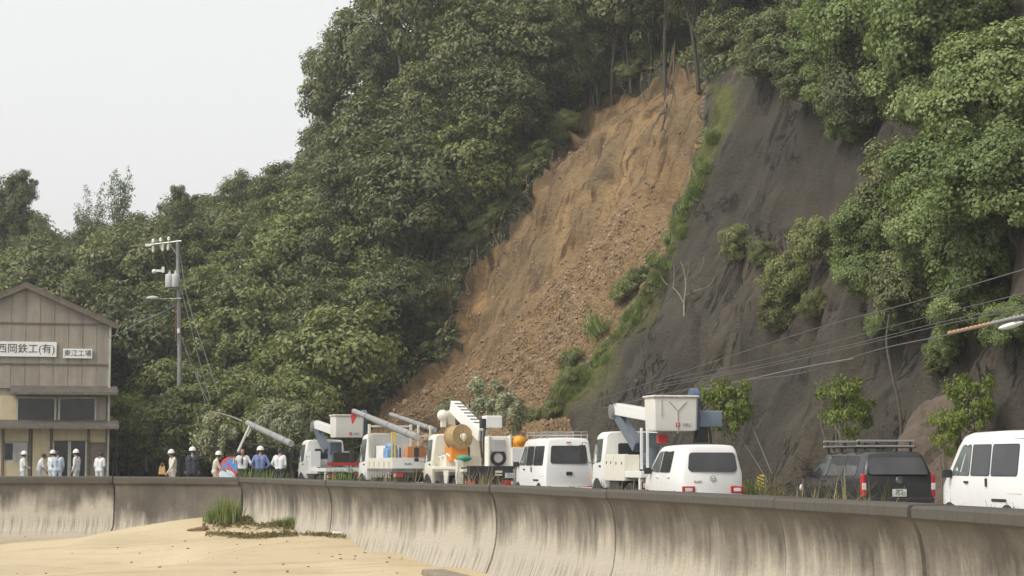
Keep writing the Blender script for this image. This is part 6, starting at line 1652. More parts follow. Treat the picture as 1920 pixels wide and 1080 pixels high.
mb = MB(); mb.sphere((1.12, y0 + 0.30, 1.84), 0.30, 16, 12, (1.0, 0.9, 0.72)); mb.box((1.12, y0 + 0.30, 1.70), (0.50, 0.44, 0.16)); mb.build('orange_sack', simple('orange_sack', (0.70, 0.30, 0.02), 0.6, var=0.3, vscale=7, bumpy=0.6, bscale=9), root, smooth=50)
mb = MB(); mb.cyl((0.84, y0 + 0.2, 1.95), (0.84, y0 + 0.5, 1.95), 0.10); mb.build('lamp_housing', M_CLR, root, smooth=40)
mb = MB(); mb.sphere((-W / 2 + 0.16, y0 + 0.40, 1.30), 0.24, 14, 8, (1.1, 1, 0.5)); mb.build('green_cover', simple('green_tarp', (0.05, 0.28, 0.17), 0.6), root, smooth=50)
mb = MB(); mb.box((0.05, y0 + 0.02, 0.80), (W - 0.2, 0.06, 0.5)); mb.box((0, y0 + 0.1, 0.98), (W, 0.2, 0.06)); mb.build('rear_panel', M_CHASSIS, root, bevel=0.01)
tail(root, W, L, 0.50); plate(root, 0.72, y0 - 0.03, 0.74, '愛媛 100', '37-57')
mb = MB(); mb.box((0.34, y0 - 0.02, 0.86), (0.24, 0.03, 0.07)); mb.box((0.34, y0 - 0.02, 0.76), (0.24, 0.03, 0.05)); mb.build('step', P_CREAM, root)
place_rear_left(root, 868, 63, W, L, 17.8)
# ================================================================== WORKSHOP
BD = 88.0
def FP(px, py, off=0.0):
    """point on the workshop front, off metres in front of it"""
    p = U(px, py, BD); return Vector((p.x, BD - off, p.z))
def mat_slate():
    m, nt, b = _nodes('weathered_slate_sheet'); co = nt.nodes.new('ShaderNodeTexCoord').outputs['Object']
    oi = nt.nodes.new('ShaderNodeObjectInfo').outputs['Random']
    n1 = noise_(nt, mapping(nt, co, (2.2, 2.2, 0.16)), 1.0, 6, 0.65, 0.3); n2 = noise_(nt, co, 0.7, 4, 0.6)
    c = ramp(nt, n1, [(0.30, (0.22, 0.195, 0.155)), (0.5, (0.34, 0.30, 0.24)), (0.7, (0.44, 0.39, 0.315))])
    c = mixc(nt, ramp(nt, n2, [(0.42, (0, 0, 0)), (0.66, (0.75, 0.75, 0.75))]), c, (0.235, 0.215, 0.19))
    c = mixc(nt, math_(nt, 'MULTIPLY', oi, 0.35), c, (0.27, 0.235, 0.19))
    nt.links.new(c, b.inputs['Base Color']); b.inputs['Roughness'].default_value = 0.9
    return m
M_SLATE = mat_slate()
M_ROOFW = simple('roof_slate_old', (0.13, 0.105, 0.085), 0.9, var=0.35, vscale=2); M_CREAM = simple('cream_panel', (0.56, 0.475, 0.31), 0.7, var=0.1, vscale=1.2, dirt=((0.30, 0.25, 0.17), 0.4)); M_POST = simple('weathered_timber', (0.16, 0.13, 0.10), 0.85, var=0.35, vscale=6); M_PIPE = simple('pale_pipe', (0.42, 0.43, 0.36), 0.6, var=0.15)
M_DKIN = simple('dark_opening_glass', (0.018, 0.019, 0.02), 0.15, var=0.3); M_CAN = simple('canopy_metal', (0.10, 0.085, 0.075), 0.6, var=0.35, vscale=3); M_SIGNW = simple('sign_white', (0.80, 0.80, 0.78), 0.6, var=0.06); M_SIGNK = simple('sign_ink', (0.05, 0.045, 0.045), 0.6); M_WIN = simple('pale_window', (0.42, 0.42, 0.40), 0.2, var=0.3, vscale=1.5); M_LOWG = simple('grey_lower_panel', (0.17, 0.15, 0.12), 0.8, var=0.25)
apex = FP(50, 537); eaveR = FP(205, 606); halfw = eaveR.x - apex.x; xl = apex.x - halfw; eaveL = Vector((xl, BD, eaveR.z)); xr = eaveR.x
ws = empty('workshop', (apex.x, BD, 0), 0, 'two-storey ironworks with weathered slate gable, signs and cream ground floor', 'building')
wo = Vector((apex.x, BD, 0))
def WB(name, mat, x0, x1, z0, z1, y0, y1, par=None, bevel=0.0):
    mb = MB(); mb.box(((x0 + x1) / 2 - wo.x, (y0 + y1) / 2 - wo.y, (z0 + z1) / 2), (x1 - x0, y1 - y0, z1 - z0)); return mb.build(name, mat, par or ws, bevel=bevel)
depth = 16.0
ws.rotation_euler = (0, 0, R(13))
# structural core behind the cladding
mb = MB(); g = [(xl, 0), (xr, 0), (xr, eaveR.z - 0.05), (apex.x, apex.z - 0.05), (xl, eaveL.z - 0.05)]
mb.prism([Vector((x - wo.x, 0.08, z)) for x, z in g], (0, depth, 0)); mb.build('wall', M_SLATE, ws)
# roof: two slopes with thickness and overhang
for sx in (-1, 1):
    e = Vector((sx * (halfw + 0.30), 0, eaveR.z - 0.30 * (apex.z - eaveR.z) / halfw))
    a = Vector((0, 0, apex.z))
    mb = MB(); mb.prism([Vector((a.x, -0.30, a.z)), Vector((e.x, -0.30, e.z)), Vector((e.x, -0.30, e.z + 0.16)), Vector((a.x, -0.30, a.z + 0.18))], (0, depth + 0.6, 0)); rf = mb.build('roof', M_ROOFW, ws)
    mb = MB(); mb.prism([Vector((a.x, -0.33, a.z - 0.10)), Vector((e.x, -0.33, e.z - 0.10)), Vector((e.x, -0.33, e.z + 0.02)), Vector((a.x, -0.33, a.z + 0.02))], (0, 0.06, 0)); mb.build('verge_board', M_POST, rf)
# corrugated slate sheets: three courses, each sheet its own piece
zrows = [FP(0, 728).z, FP(0, 682).z, FP(0, 606).z, apex.z]
ncol = 12; cw = (xr - xl) / ncol
for r_ in range(3):
    for c_ in range(ncol):
        xa = xl + c_ * cw; xb = xa + cw - 0.012
        def top(x):
            gz = apex.z - abs(x - apex.x) / halfw * (apex.z - eaveR.z) - 0.06
            return min(gz, zrows[r_ + 1] + (0.06 if r_ < 2 else 9))
        z0 = zrows[r_]
        if top(xa) - z0 < 0.05 and top(xb) - z0 < 0.05: continue
        nn = 11; vs = []; fs = []
        xs = np.linspace(xa, xb, nn)
        if r_ == 2 and xa < apex.x < xb: xs = np.sort(np.append(xs, apex.x)); nn = 12
        for x in xs:
            yy = 0.009 * math.cos((x - xa) / cw * 2 * math.pi * 5) + 0.012 * r_
            for z in (z0, max(z0 + 0.01, top(x))): vs.append((x - wo.x, -0.03 - yy - 0.01 * (z == z0), z))
        for i in range(nn - 1): fs.append((2 * i, 2 * i + 2, 2 * i + 3, 2 * i + 1))
        me = MB(); me.add(vs, fs); me.build('slate_sheet', M_SLATE, ws, smooth=60, fixn=False)
for py in (606, 682): WB('batten', M_POST, xl, xr, FP(0, py).z - 0.03, FP(0, py).z + 0.03, BD - 0.09, BD - 0.065)
WB('corner_pipe', M_PIPE, xr - 0.08, xr + 0.02, 0, eaveR.z - 0.1, BD - 0.2, BD - 0.10, bevel=0.02)
# canopies
X = lambda px: FP(px, 868).x
Z = lambda py: FP(100, py).z
for (xa, xb, pa, pb_, out) in ((18, 214, 727, 738, 0.75), (-40, 217, 791, 802, 1.0)):
    mb = MB(); za, zb = Z(pa), Z(pb_); x0, x1 = X(xa) - wo.x, X(xb) - wo.x
    mb.prism([Vector((x0, -0.05, za + 0.10)), Vector((x0, -out, zb + 0.06)), Vector((x0, -out, zb - 0.03)), Vector((x0, -0.05, zb - 0.03))], (x1 - x0, 0, 0)); cn = mb.build('canopy', M_CAN, ws, bevel=0.01)
    mb = MB(); mb.box(((x0 + x1) / 2, -out - 0.015, zb + 0.0), (x1 - x0, 0.03, 0.11)); mb.build('fascia', M_POST, cn)
# upper windows
WB('wall_strip', M_CREAM, X(-60), X(28), Z(792), Z(742), BD - 0.06, BD + 0.02)
for xa, xb in ((30, 100), (107, 174)):
    w_ = WB('window', M_DKIN, X(xa), X(xb), Z(790), Z(748), BD - 0.05, BD + 0.0)
    for xx in (xa, xb): WB('window_frame', M_PIPE, X(xx) - 0.04, X(xx) + 0.04, Z(790), Z(746), BD - 0.08, BD - 0.02, w_)
    WB('window_frame', M_PIPE, X(xa), X(xb), Z(747), Z(744), BD - 0.08, BD - 0.02, w_)
WB('wall_strip', M_SLATE, X(175), X(193), Z(792), Z(742), BD - 0.06, BD + 0.02)
# ground floor: cream panels, posts, window, sliding doors
for xa, xb, pa, pb_ in ((-60, 5, 895, 802), (8, 52, 828, 803), (60, 91, 930, 803), (97, 160, 826, 803), (165, 194, 829, 803), (8, 52, 930, 866)):
    WB('cream_panel', M_CREAM, X(xa), X(xb), max(0, Z(pa)), Z(pb_), BD - 0.07, BD + 0.03)
for xx in (6, 55, 93.5, 162, 196): WB('post', M_POST, X(xx) - 0.06, X(xx) + 0.06, 0, Z(802), BD - 0.12, BD + 0.02, bevel=0.01)
wi = WB('window', M_WIN, X(9), X(51), Z(866), Z(829), BD - 0.05, BD + 0.0); WB('pane', M_DKIN, X(10), X(24), Z(862), Z(831), BD - 0.065, BD - 0.052, wi); WB('window_frame', M_PIPE, X(29), X(31), Z(866), Z(829), BD - 0.08, BD - 0.055, wi)
for xa, xb in ((98, 126), (129, 158)):
    dr = WB('sliding_door', M_DKIN, X(xa), X(xb), 0.02, Z(828), BD - 0.05 - (0.04 if xa > 100 else 0), BD - 0.01)
    for xx in (xa, xb): WB('door_frame', M_PIPE, X(xx) - 0.035, X(xx) + 0.035, 0.02, Z(827), BD - 0.11, BD - 0.045, dr)
WB('lower_panel', M_LOWG, X(165), X(194), 0.0, Z(830), BD - 0.06, BD + 0.02)
# sign boards
sg = WB('sign_board', M_SIGNW, X(-14), X(100), Z(669), Z(641), BD - 0.16, BD - 0.10, bevel=0.01)
text('sign_text', '西岡鉄工(有)', 0.46, M_SIGNK, sg, (X(44) - wo.x, -0.165, Z(655)), REAR, 0.006)
sg2 = WB('sign_board', M_SIGNW, X(112), X(166), Z(671), Z(653), BD - 0.16, BD - 0.10, bevel=0.01)
text('sign_text', '東江工場', 0.31, M_SIGNK, sg2, (X(139) - wo.x, -0.165, Z(662)), REAR, 0.006)

# ================================================================== UTILITY POLE AND CABLES
M_PORC = simple('white_porcelain', (0.75, 0.74, 0.70), 0.3, var=0.05); M_TRANS = simple('transformer_grey', (0.50, 0.51, 0.50), 0.45, var=0.08); M_WIRE = simple('grey_wire', (0.13, 0.13, 0.125), 0.6); M_WIRED = simple('dark_wire', (0.06, 0.06, 0.058), 0.6)
PD = 97.0
pb0 = U(334, 868, PD); pt = U(333, 452, PD)
up_ = empty('utility_pole', (pb0.x, PD, 0), 0, 'standing concrete utility pole with crossarm, insulators and two grey transformers', 'pole')
def L_(px, py, dy=0.0): p = U(px, py, PD); return Vector((p.x - pb0.x, dy, p.z))
mb = MB(); mb.tube([(0, 0, 0), (0, 0, pt.z * 0.5), (pt.x - pb0.x, 0, pt.z)], [0.14, 0.11, 0.085], 14); mb.build('post', M_POLE, up_, smooth=40)
mb = MB(); a = L_(275, 461, -0.25); c = L_(342, 453, -0.25); mb.tube([a, c], 0.05, 6); mb.build('crossarm', M_ALU, up_)
mb = MB(); mb.tube([L_(318, 456, -0.2), L_(334, 480, -0.1)], 0.025, 6); mb.build('arm_brace', M_ALU, up_)
for px, py, s in ((289, 459, 1), (303, 457, 1), (318, 455, 1), (289, 459, -1), (307, 457, -1), (317, 455, -1)):
    q = L_(px, py, -0.25); mb = MB()
    if s > 0: mb.lathe([(0.03, 0), (0.03, 0.08), (0.09, 0.10), (0.06, 0.16), (0.09, 0.18), (0.05, 0.27), (0.001, 0.29)], q, (0, 0, 1), 12)
    else: mb.lathe([(0.03, 0), (0.03, 0.15), (0.08, 0.17), (0.05, 0.25), (0.08, 0.27), (0.06, 0.40), (0.001, 0.42)], q, (0, 0, -1), 12)
    mb.build('insulator', M_PORC, up_, smooth=40)
mb = MB(); mb.box(tuple(L_(280, 461, -0.25)), (0.32, 0.16, 0.14)); mb.build('switch_box', M_PORC, up_, bevel=0.03)
mb = MB(); mb.box(tuple(L_(308, 507, -0.3)), (0.14, 0.14, 0.30)); mb.box(tuple(L_(298, 509, -0.3)), (0.4, 0.12, 0.12)); mb.sphere(L_(291, 510, -0.3), 0.12, 10, 8); mb.build('fuse_switch', M_PORC, up_, bevel=0.02)
for px in (320, 331):
    q = L_(px, 540, -0.35); mb = MB(); mb.lathe([(0.001, 0), (0.20, 0.0), (0.22, 0.04), (0.22, 0.60), (0.20, 0.66), (0.06, 0.70), (0.001, 0.70)], q, (0, 0, 1), 18); tr = mb.build('transformer', M_TRANS, up_, smooth=40)
    mb = MB(); mb.lathe([(0.04, 0), (0.06, 0.05), (0.03, 0.1), (0.05, 0.14), (0.001, 0.18)], q + Vector((0, 0, 0.69)), (0, 0, 1), 10); mb.build('bushing', M_PORC, tr, smooth=40)
mb = MB(); mb.tube([L_(334, 560, -0.1), L_(300, 562, -0.4)], 0.025, 6); mb.sphere(L_(289, 560, -0.4), 0.22, 12, 8, (1.5, 0.7, 0.5)); mb.build('lamp_arm', M_PIPE, up_, smooth=50)
mb = MB(); mb.tube([L_(322, 561, -0.2), L_(342, 560, -0.2)], 0.035, 6); mb.build('clamp_arm', M_ALU, up_)
mb = MB(); mb.box(tuple(L_(336, 621, -0.2)), (0.14, 0.1, 0.24)); mb.build('meter_box', M_PORC, up_, bevel=0.02)
mb = MB(); mb.tube([L_(331, 560, -0.17), L_(331, 640, -0.18)], 0.035, 6); mb.build('rusty_conduit', simple('rust', (0.16, 0.06, 0.04), 0.8), up_)
def cable(pts, r, label, mat=M_WIRE, name='cable', group=None):
    P = pline([U(*p) for p in pts], 8); mb = MB(); mb.tube(P, r, 5)
    o = mb.build(name, mat, None, smooth=60); tag(o, label, 'cable', group); return o
cable([(338, 478, 97), (352, 560, 94), (380, 650, 90), (411, 742, 86)], 0.016, 'slack cable from the standing pole to the fallen trees, outermost')
cable([(336, 530, 97), (352, 590, 94), (372, 670, 91), (395, 752, 87)], 0.014, 'slack cable from the transformers down to the fallen trees')
cable([(338, 625, 97), (352, 665, 94), (372, 715, 91), (392, 757, 88)], 0.014, 'lower slack cable leaving the pole above the brushwood')
cable([(366, 690, 93), (376, 725, 91), (385, 757, 88)], 0.012, 'short slack cable end beside the lower slack cable')
cable([(303, 470, 96.7), (312, 495, 96.6), (322, 520, 96.5)], 0.010, 'thin lead from crossarm to transformer on the standing pole')
cable([(330, 571, 96.8), (300, 588, 94), (262, 605, 91), (205, 633, 88)], 0.022, 'thick service cable from the pole to the workshop roof', simple('blue_grey_cable', (0.14, 0.19, 0.22), 0.6))
cable([(328, 566, 96.8), (290, 585, 94), (250, 600, 91), (206, 616, 88)], 0.010, 'thin service cable above the thick one to the workshop')
# power lines over the right-hand slope, running down to the broken pole
cable([(2080, 458, 26), (1920, 505, 34), (1700, 570, 44), (1540, 613, 54), (1300, 690, 66), (1060, 770, 78)], 0.013, 'uppermost power line sagging across the concrete slope')
cable([(2080, 512, 27), (1920, 550, 34), (1700, 604, 44), (1450, 670, 56), (1250, 712, 66)], 0.009, 'second power line below the uppermost one')
cable([(2080, 540, 27), (1920, 572, 34), (1760, 605, 42), (1600, 645, 50), (1400, 690, 60), (1230, 722, 68)], 0.011, 'third power line, paired with another, above the lamp cable')
cable([(2080, 546, 27.3), (1920, 579, 34.3), (1760, 611, 42), (1600, 650, 50), (1400, 695, 60), (1230, 727, 68)], 0.011, 'fourth power line just under the third')
cable([(2080, 562, 27), (1920, 594, 34), (1775, 628, 41), (1640, 657, 48), (1500, 700, 56), (1330, 722, 64), (1130, 765, 74)], 0.016, 'lowest thick power line carrying the beaded sleeve')
cable([(1660, 590, 48), (1645, 620, 48.5), (1625, 640, 49), (1600, 648, 50)], 0.008, 'thin drop wire hanging between the power lines')
cable([(1600, 672, 50), (1500, 690, 56), (1400, 712, 61), (1300, 735, 66)], 0.020, 'pale doubled cable end above the roadside tree', simple('pale_cable', (0.22, 0.22, 0.21), 0.6))
cable([(1405, 786, 58), (1425, 835, 55), (1447, 888, 52)], 0.014, 'steel guy wire running down behind the striped marker')
cable([(1385, 815, 58), (1420, 870, 54), (1440, 905, 51)], 0.010, 'second guy wire crossing behind the white hatchback')
# beaded sleeve (each bead a part) and the street lamp
sl = empty('cable_sleeve', U(1775, 626, 41), 0, 'beaded orange-brown and grey insulating sleeve on the lowest power line', 'cable sleeve')
M_BEAD1 = simple('sleeve_tan', (0.42, 0.24, 0.12), 0.6); M_BEAD2 = simple('sleeve_grey', (0.28, 0.27, 0.28), 0.6)
o0 = Vector(sl.location)
n_b = 19
for i in range(n_b):
    f_ = i / (n_b - 1); px = 1778 + f_ * 145; py = 625 - f_ * 33; q = U(px, py, 41 - 7 * f_) - o0; q2 = U(px + 6, py - 1.4, 41 - 7 * (f_ + 0.04)) - o0
    mb = MB(); mb.tube([q, q.lerp(q2, 0.3), q.lerp(q2, 0.7), q2], [0.02, 0.045, 0.045, 0.02], 9); mb.build('bead', M_BEAD1 if i < 10 else M_BEAD2, sl, smooth=50)
lampb = U(1896, 610, 35)
lp = empty('street_lamp', lampb, 0, 'white street lamp head hanging under the sleeved power line', 'street lamp')
mb = MB(); mb.sphere((0, 0, 0), 0.25, 16, 10, (1.0, 0.5, 0.22)); hd = mb.build('lamp_head', M_PORC, lp, smooth=60); hd.rotation_euler = (0, R(-14), 0)
mb = MB(); mb.tube([(0.15, 0, 0.04), (0.6, -0.2, 0.16), (1.4, -0.8, 0.3)], 0.025, 7); mb.build('lamp_arm', M_GREY, lp, smooth=60)
# lamp pole just outside the picture that carries arm and lines
mb = MB(); q = lampb + Vector((1.4, -0.8, 0)); mb.tube([(q.x, q.y, -0.1), (q.x, q.y, 9)], [0.16, 0.12], 14); tag(mb.build('line_pole', M_POLE, None, smooth=40), 'concrete pole carrying the street lamp beside the white van', 'pole')
# broken crossarm behind the near bucket truck
br = empty('broken_crossarm', U(1215, 735, 70), 0, 'broken pole top with crossarm sticking up behind the near bucket truck', 'crossarm'); o0 = Vector(br.location)
mb = MB(); mb.tube([U(1225, 770, 70) - o0, U(1198, 722, 70) - o0], [0.07, 0.05], 8); mb.sphere(U(1194, 716, 70) - o0, 0.10, 10, 8); mb.build('pole_top', M_WIRED, br, smooth=50)
for a, c in (((1205, 742), (1252, 728)), ((1210, 748), (1245, 738))):
    mb = MB(); mb.tube([U(*a, 70) - o0, U(*c, 70) - o0], 0.035, 6); mb.build('arm', M_WIRED, br)
# felled grey pole behind the people
fa = U(464, 793, 80); fb = U(546, 832, 77)
fp = loose_pole(fb, fa, 0.14, 0.12, 'broken grey utility pole slanting down behind the people')
mb = MB(); a = U(470, 795, 79.8); c = U(446, 848, 78.6)
mb.tube([a, c], 0.06, 8); mb.tube([a + Vector((0.12, 0, 0)), a.lerp(c, 0.45) + Vector((0.1, 0, 0))], 0.03, 6); tag(mb.build('fallen_crossarm', M_PIPE, None, smooth=40), 'pale crossarm hanging from the broken pole over the person in white', 'crossarm')
mb = MB(); mb.tube(pline([U(455, 790, 80), U(430, 780, 82), U(395, 772, 85), U(380, 778, 86)], 4), [0.05 - 0.003 * i for i in range(13)], 7); tag(mb.build('snapped_branch', BARK_PALE, None, smooth=60), 'bare snapped branch beside the broken pole', 'branch')
mb = MB(); mb.tube([U(275, 885, 93), U(274, 850, 93), U(276, 818, 93)], [0.07, 0.06, 0.05], 8); tag(mb.build('thin_post', BARK_PALE, None, smooth=60), 'thin pale trunk standing in the shade right of the workshop', 'trunk')

# ================================================================== ROAD SIGNS, MARKER, STONE WALL
M_SBLUE = simple('sign_blue', (0.06, 0.20, 0.50), 0.4, var=0.15); M_SRED = simple('sign_red', (0.50, 0.05, 0.05), 0.4, var=0.15)
def round_sign(px, py, d, r, nrm, inner, label, bar=True):
    root = empty('road_sign', U(px, py, d), 0, label, 'road sign')
    q = Vector(nrm).normalized().to_track_quat('Z', 'Y'); root.rotation_euler = q.to_euler()
    mb = MB(); mb.lathe([(0.001, 0.008), (r * 0.80, 0.008), (r * 0.80, -0.004), (0.001, -0.004)], (0, 0, 0), (0, 0, 1), 28); mb.build('disc', inner, root)
    mb = MB(); mb.lathe([(r * 0.79, 0.012), (r, 0.012), (r, -0.012), (r * 0.79, -0.012), (r * 0.79, 0.012)], (0, 0, 0), (0, 0, 1), 28); mb.build('rim', M_SRED, root)
    if bar:
        mb = MB(); mb.box((0, 0, 0.013), (r * 1.65, r * 0.18, 0.008), rot=R(-45)); mb.build('bar', M_SRED, root)
    mb = MB(); mb.tube([(0, r * 0.9, -0.03), (0, -r * 2.2, -0.03)], 0.03, 8); mb.build('post', M_PIPE, root, smooth=40)
    return root
round_sign(431, 876, 76, 0.42, (-0.25, -1, 0.15), M_SBLUE, 'toppled round blue road sign with red rim beside the person in white shirt')
round_sign(425, 892, 75, 0.40, (0.3, -0.75, 0.75), simple('sign_pale_blue', (0.50, 0.60, 0.66), 0.4), 'pale tilted round sign with red rim lying under the blue sign', False)
mk = empty('marker_post', (U(1426, 890, 47).x, 47, ground_z(47)), 0, 'short white marker post with black and yellow striped plate at the verge', 'marker')
mb = MB(); mb.box((0, 0, 0.40), (0.10, 0.07, 0.80)); mb.build('post', M_PORC, mk, bevel=0.015)
mb = MB(); mb.box((0, -0.045, 0.88), (0.22, 0.02, 0.42)); pl = mb.build('plate', P_YELLOW, mk)
for i in range(4):
    z = 0.70 + i * 0.10; mb = MB(); mb.prism([Vector((-0.11, -0.058, z + 0.05)), Vector((0.11, -0.058, z - 0.03)), Vector((0.11, -0.058, z + 0.015)), Vector((-0.11, -0.058, z + 0.095))], (0, 0.002, 0)); mb.build('stripe', M_BLK, pl)
mk.scale = (0.75, 0.75, 0.85)
# stone-faced wall at the foot of the slope, right edge
M_STONE = simple('wall_stone', (0.30, 0.235, 0.19), 0.9, var=0.35, vscale=3, bumpy=0.5, bscale=14)
st = empty('stone_wall', U(1930, 868, 46), 0, 'rough stone retaining wall beside the white van at the picture edge', 'stone wall'); o0 = Vector(st.location)
rm = [rock_mesh('stone', 40 + i, M_STONE, 3) for i in range(4)]
tdir = Vector((-0.20, 0.98, 0)).normalized(); nrm = Vector((0.98, 0.2, 0)).normalized()
base = U(1884, 868, 48.5)
k = 0
for row in range(14):
    for col in range(9):
        o = bpy.data.objects.new('stone', rm[k % 4]); COL.objects.link(o); o.parent = st
        z = 0.15 + row * 0.29
        p = Vector((base.x, base.y, 0)) - tdir * (col * 0.40 + 0.2 * (row % 2)) + nrm * (0.12 * row) + Vector((0, 0, z))
        o.location = p - o0; o.scale = (0.17, 0.22, 0.17); o.rotation_euler = (k * 0.9, k * 1.7, 0.2); k += 1
mb = MB(); q = Vector((base.x, base.y, 0)) + nrm * 0.28
mb.prism([q - o0, q - tdir * 3.6 - o0, q - tdir * 3.6 + nrm * 1.7 + Vector((0, 0, 4.1)) - o0, q + nrm * 1.7 + Vector((0, 0, 4.1)) - o0], nrm * 0.6); mb.build('mortar_backing', simple('wall_mortar', (0.07, 0.06, 0.052), 0.95), st)
# brown rock outcrop at the foot of the slope
h = U(1745, 790, 52)
M_OUT = mat_ground('outcrop_rock', (0.085, 0.065, 0.05), (0.16, 0.122, 0.092), 1.2)
o = bpy.data.objects.new('rock_outcrop', rock_mesh('rock_outcrop', 91, M_OUT, 5)); COL.objects.link(o); o.location = (h.x + 0.9, h.y + 1.0, 0.9); o.scale = (1.7, 2.2, 3.1); o.rotation_euler = (0, R(22), 0.3)
tag(o, 'brown bulging rock outcrop behind the black wagon', 'rock')
# ================================================================== PEOPLE
SKIN = simple('skin', (0.42, 0.25, 0.17), 0.6, var=0.08); HAIR = simple('dark_hair', (0.02, 0.017, 0.015), 0.6, var=0.3)
HELM = simple('white_helmet', (0.80, 0.80, 0.78), 0.25, var=0.03); SHOE = simple('dark_shoe', (0.03, 0.028, 0.026), 0.6)
def cloth(name, c): return simple(name, c, 0.85, var=0.16, vscale=7, bumpy=0.5, bscale=14)
C_WHITE = cloth('white_shirt', (0.66, 0.68, 0.68)); C_PALE = cloth('pale_work_shirt', (0.60, 0.63, 0.60)); C_BEIGE = cloth('beige_workwear', (0.60, 0.57, 0.47)); C_BLUE = cloth('blue_shirt', (0.16, 0.22, 0.42)); C_NAVY = cloth('navy_jacket', (0.035, 0.04, 0.055)); C_DARK = cloth('dark_trousers', (0.03, 0.032, 0.042)); C_LBLUE = cloth('light_blue_shirt', (0.48, 0.56, 0.64)); C_GREYW = cloth('grey_white_trousers', (0.55, 0.58, 0.58))
M_EYE = simple('eye_dark', (0.02, 0.015, 0.012), 0.3)
def capsule(mb, a, b, ra, rb, n=12):
    a = Vector(a); b = Vector(b); t = (b - a); L = t.length
    t = t / L if L > 1e-6 else Vector((0, 0, 1))
    P = []; Rr = []
    for k in range(4):
        f = math.sin(k / 4 * math.pi / 2); P.append(a - t * ra * (1 - f) if True else a); Rr.append(max(0.003, ra * math.sqrt(max(0, 1 - (1 - f) ** 2))))
    P.append(a); Rr.append(ra); P.append(b); Rr.append(rb)
    for k in range(4):
        f = 1 - math.sin((3 - k) / 4 * math.pi / 2); f = math.sin((k + 1) / 4 * math.pi / 2)
        P.append(b + t * rb * f); Rr.append(max(0.003, rb * math.sqrt(max(0, 1 - f * f))))
    mb.tube(P, Rr, n)
def person(px, d, face, label, shirt, trousers, helmet=True, h=1.70, lh=None, rh=None, le=None, re=None, lean=0.0, head_turn=0.0, jacket=False, sleeve=True, knee=0.0, extra=None, z0=0.0):
    """face: degrees the body is turned (0 = facing away along +y, 180 = facing the camera)"""
    s = h / 1.70
    x = (px - 960) / FPX * d
    root = empty('person', (x, d, z0 if z0 else ground_z(d)), R(face), label, 'person')
    ly = math.sin(R(lean)); lz = math.cos(R(lean))
    hip = Vector((0, 0, 0.90 - knee * 0.12)); 
    def T(u, v, w):   # torso frame: u lateral, v forward, w up from hip
        return hip + Vector((u, v * lz + w * ly, w * lz - v * ly))
    caps = []   # a, b, ra, rb, tag
    C = lambda a, b, ra, rb, t: caps.append((Vector(a), Vector(b), ra, rb, t))
    for k in (-1, 1):
        hj = hip + Vector((k * 0.095, 0, -0.02)); kn = Vector((k * 0.11, 0.03 + knee * 0.16, 0.48 - knee * 0.02)); an = Vector((k * 0.12, -0.02 - knee * 0.05, 0.09))
        C(hj, kn, 0.098, 0.072, 'T'); C(kn, an, 0.070, 0.055, 'T'); C(an + Vector((0, -0.03, -0.045)), an + Vector((0, 0.15, -0.052)), 0.045, 0.036, 'F')
    C(T(-0.075, 0, -0.01), T(0.075, 0, -0.01), 0.125, 0.125, 'T')
    for k in (-1, 1):
        C(T(k * 0.06, 0, 0.06), T(k * 0.09, -0.01, 0.36), 0.115, 0.120, 'S')
        C(T(k * 0.09, -0.01, 0.36), T(k * 0.135, -0.01, 0.47), 0.115, 0.075, 'S')
    if jacket:
        for k in (-1, 1): C(T(k * 0.07, 0, -0.12), T(k * 0.09, 0, 0.2), 0.135, 0.13, 'S')
    neck = T(0, 0.0, 0.50); C(neck, neck + Vector((0, 0.02, 0.08)), 0.055, 0.052, 'H')
    hc = T(0, 0.035, 0.655)
    ht = Matrix.Rotation(R(head_turn), 3, 'Z')
    C(hc + Vector((0, -0.005, 0.02)), hc + ht @ Vector((0, 0.01, 0.03)), 0.095, 0.092, 'H'); C(hc + ht @ Vector((0, 0.03, -0.03)), hc + ht @ Vector((0, 0.035, -0.07)), 0.072, 0.052, 'H'); C(hc + ht @ Vector((0, 0.095, 0.0)), hc + ht @ Vector((0, 0.112, -0.022)), 0.016, 0.018, 'H')
    for k in (-1, 1): C(hc + ht @ Vector((k * 0.094, -0.01, 0.01)), hc + ht @ Vector((k * 0.094, -0.012, -0.025)), 0.016, 0.012, 'H')
    hands = {}
    for k, el, ha in ((-1, le, lh), (1, re, rh)):
        sh = T(k * 0.185, -0.01, 0.455)
        e_ = T(*el) if el else T(k * 0.235, -0.02, 0.18)
        w_ = T(*ha) if ha else T(k * 0.235, 0.07, -0.06)
        C(sh, e_, 0.062, 0.050, 'S'); C(e_, e_.lerp(w_, 0.9), 0.047, 0.036, 'S' if sleeve else 'H')
        t = (w_ - e_).normalized(); C(e_.lerp(w_, 0.88), w_ + t * 0.055, 0.030, 0.036, 'H')
        hands[k] = (w_ + t * 0.05, t)
    mb = MB()
    for a, b, ra, rb, t in caps: capsule(mb, a * s, b * s, ra * s, rb * s, 12)
    tmp = mb.build('tmp_body', SKIN, None)
    md = tmp.modifiers.new('r', 'REMESH'); md.mode = 'VOXEL'; md.voxel_size = 0.019
    ms = tmp.modifiers.new('s', 'SMOOTH'); ms.iterations = 3; ms.factor = 0.5
    dg = bpy.context.evaluated_depsgraph_get(); dg.update()
    me = bpy.data.meshes.new_from_object(tmp.evaluated_get(dg)); bpy.data.objects.remove(tmp, do_unlink=True)
    # fingers and thumb, part of the same figure
    bm = bmesh.new(); bm.from_mesh(me); nb = len(bm.verts)
    fm = MB()
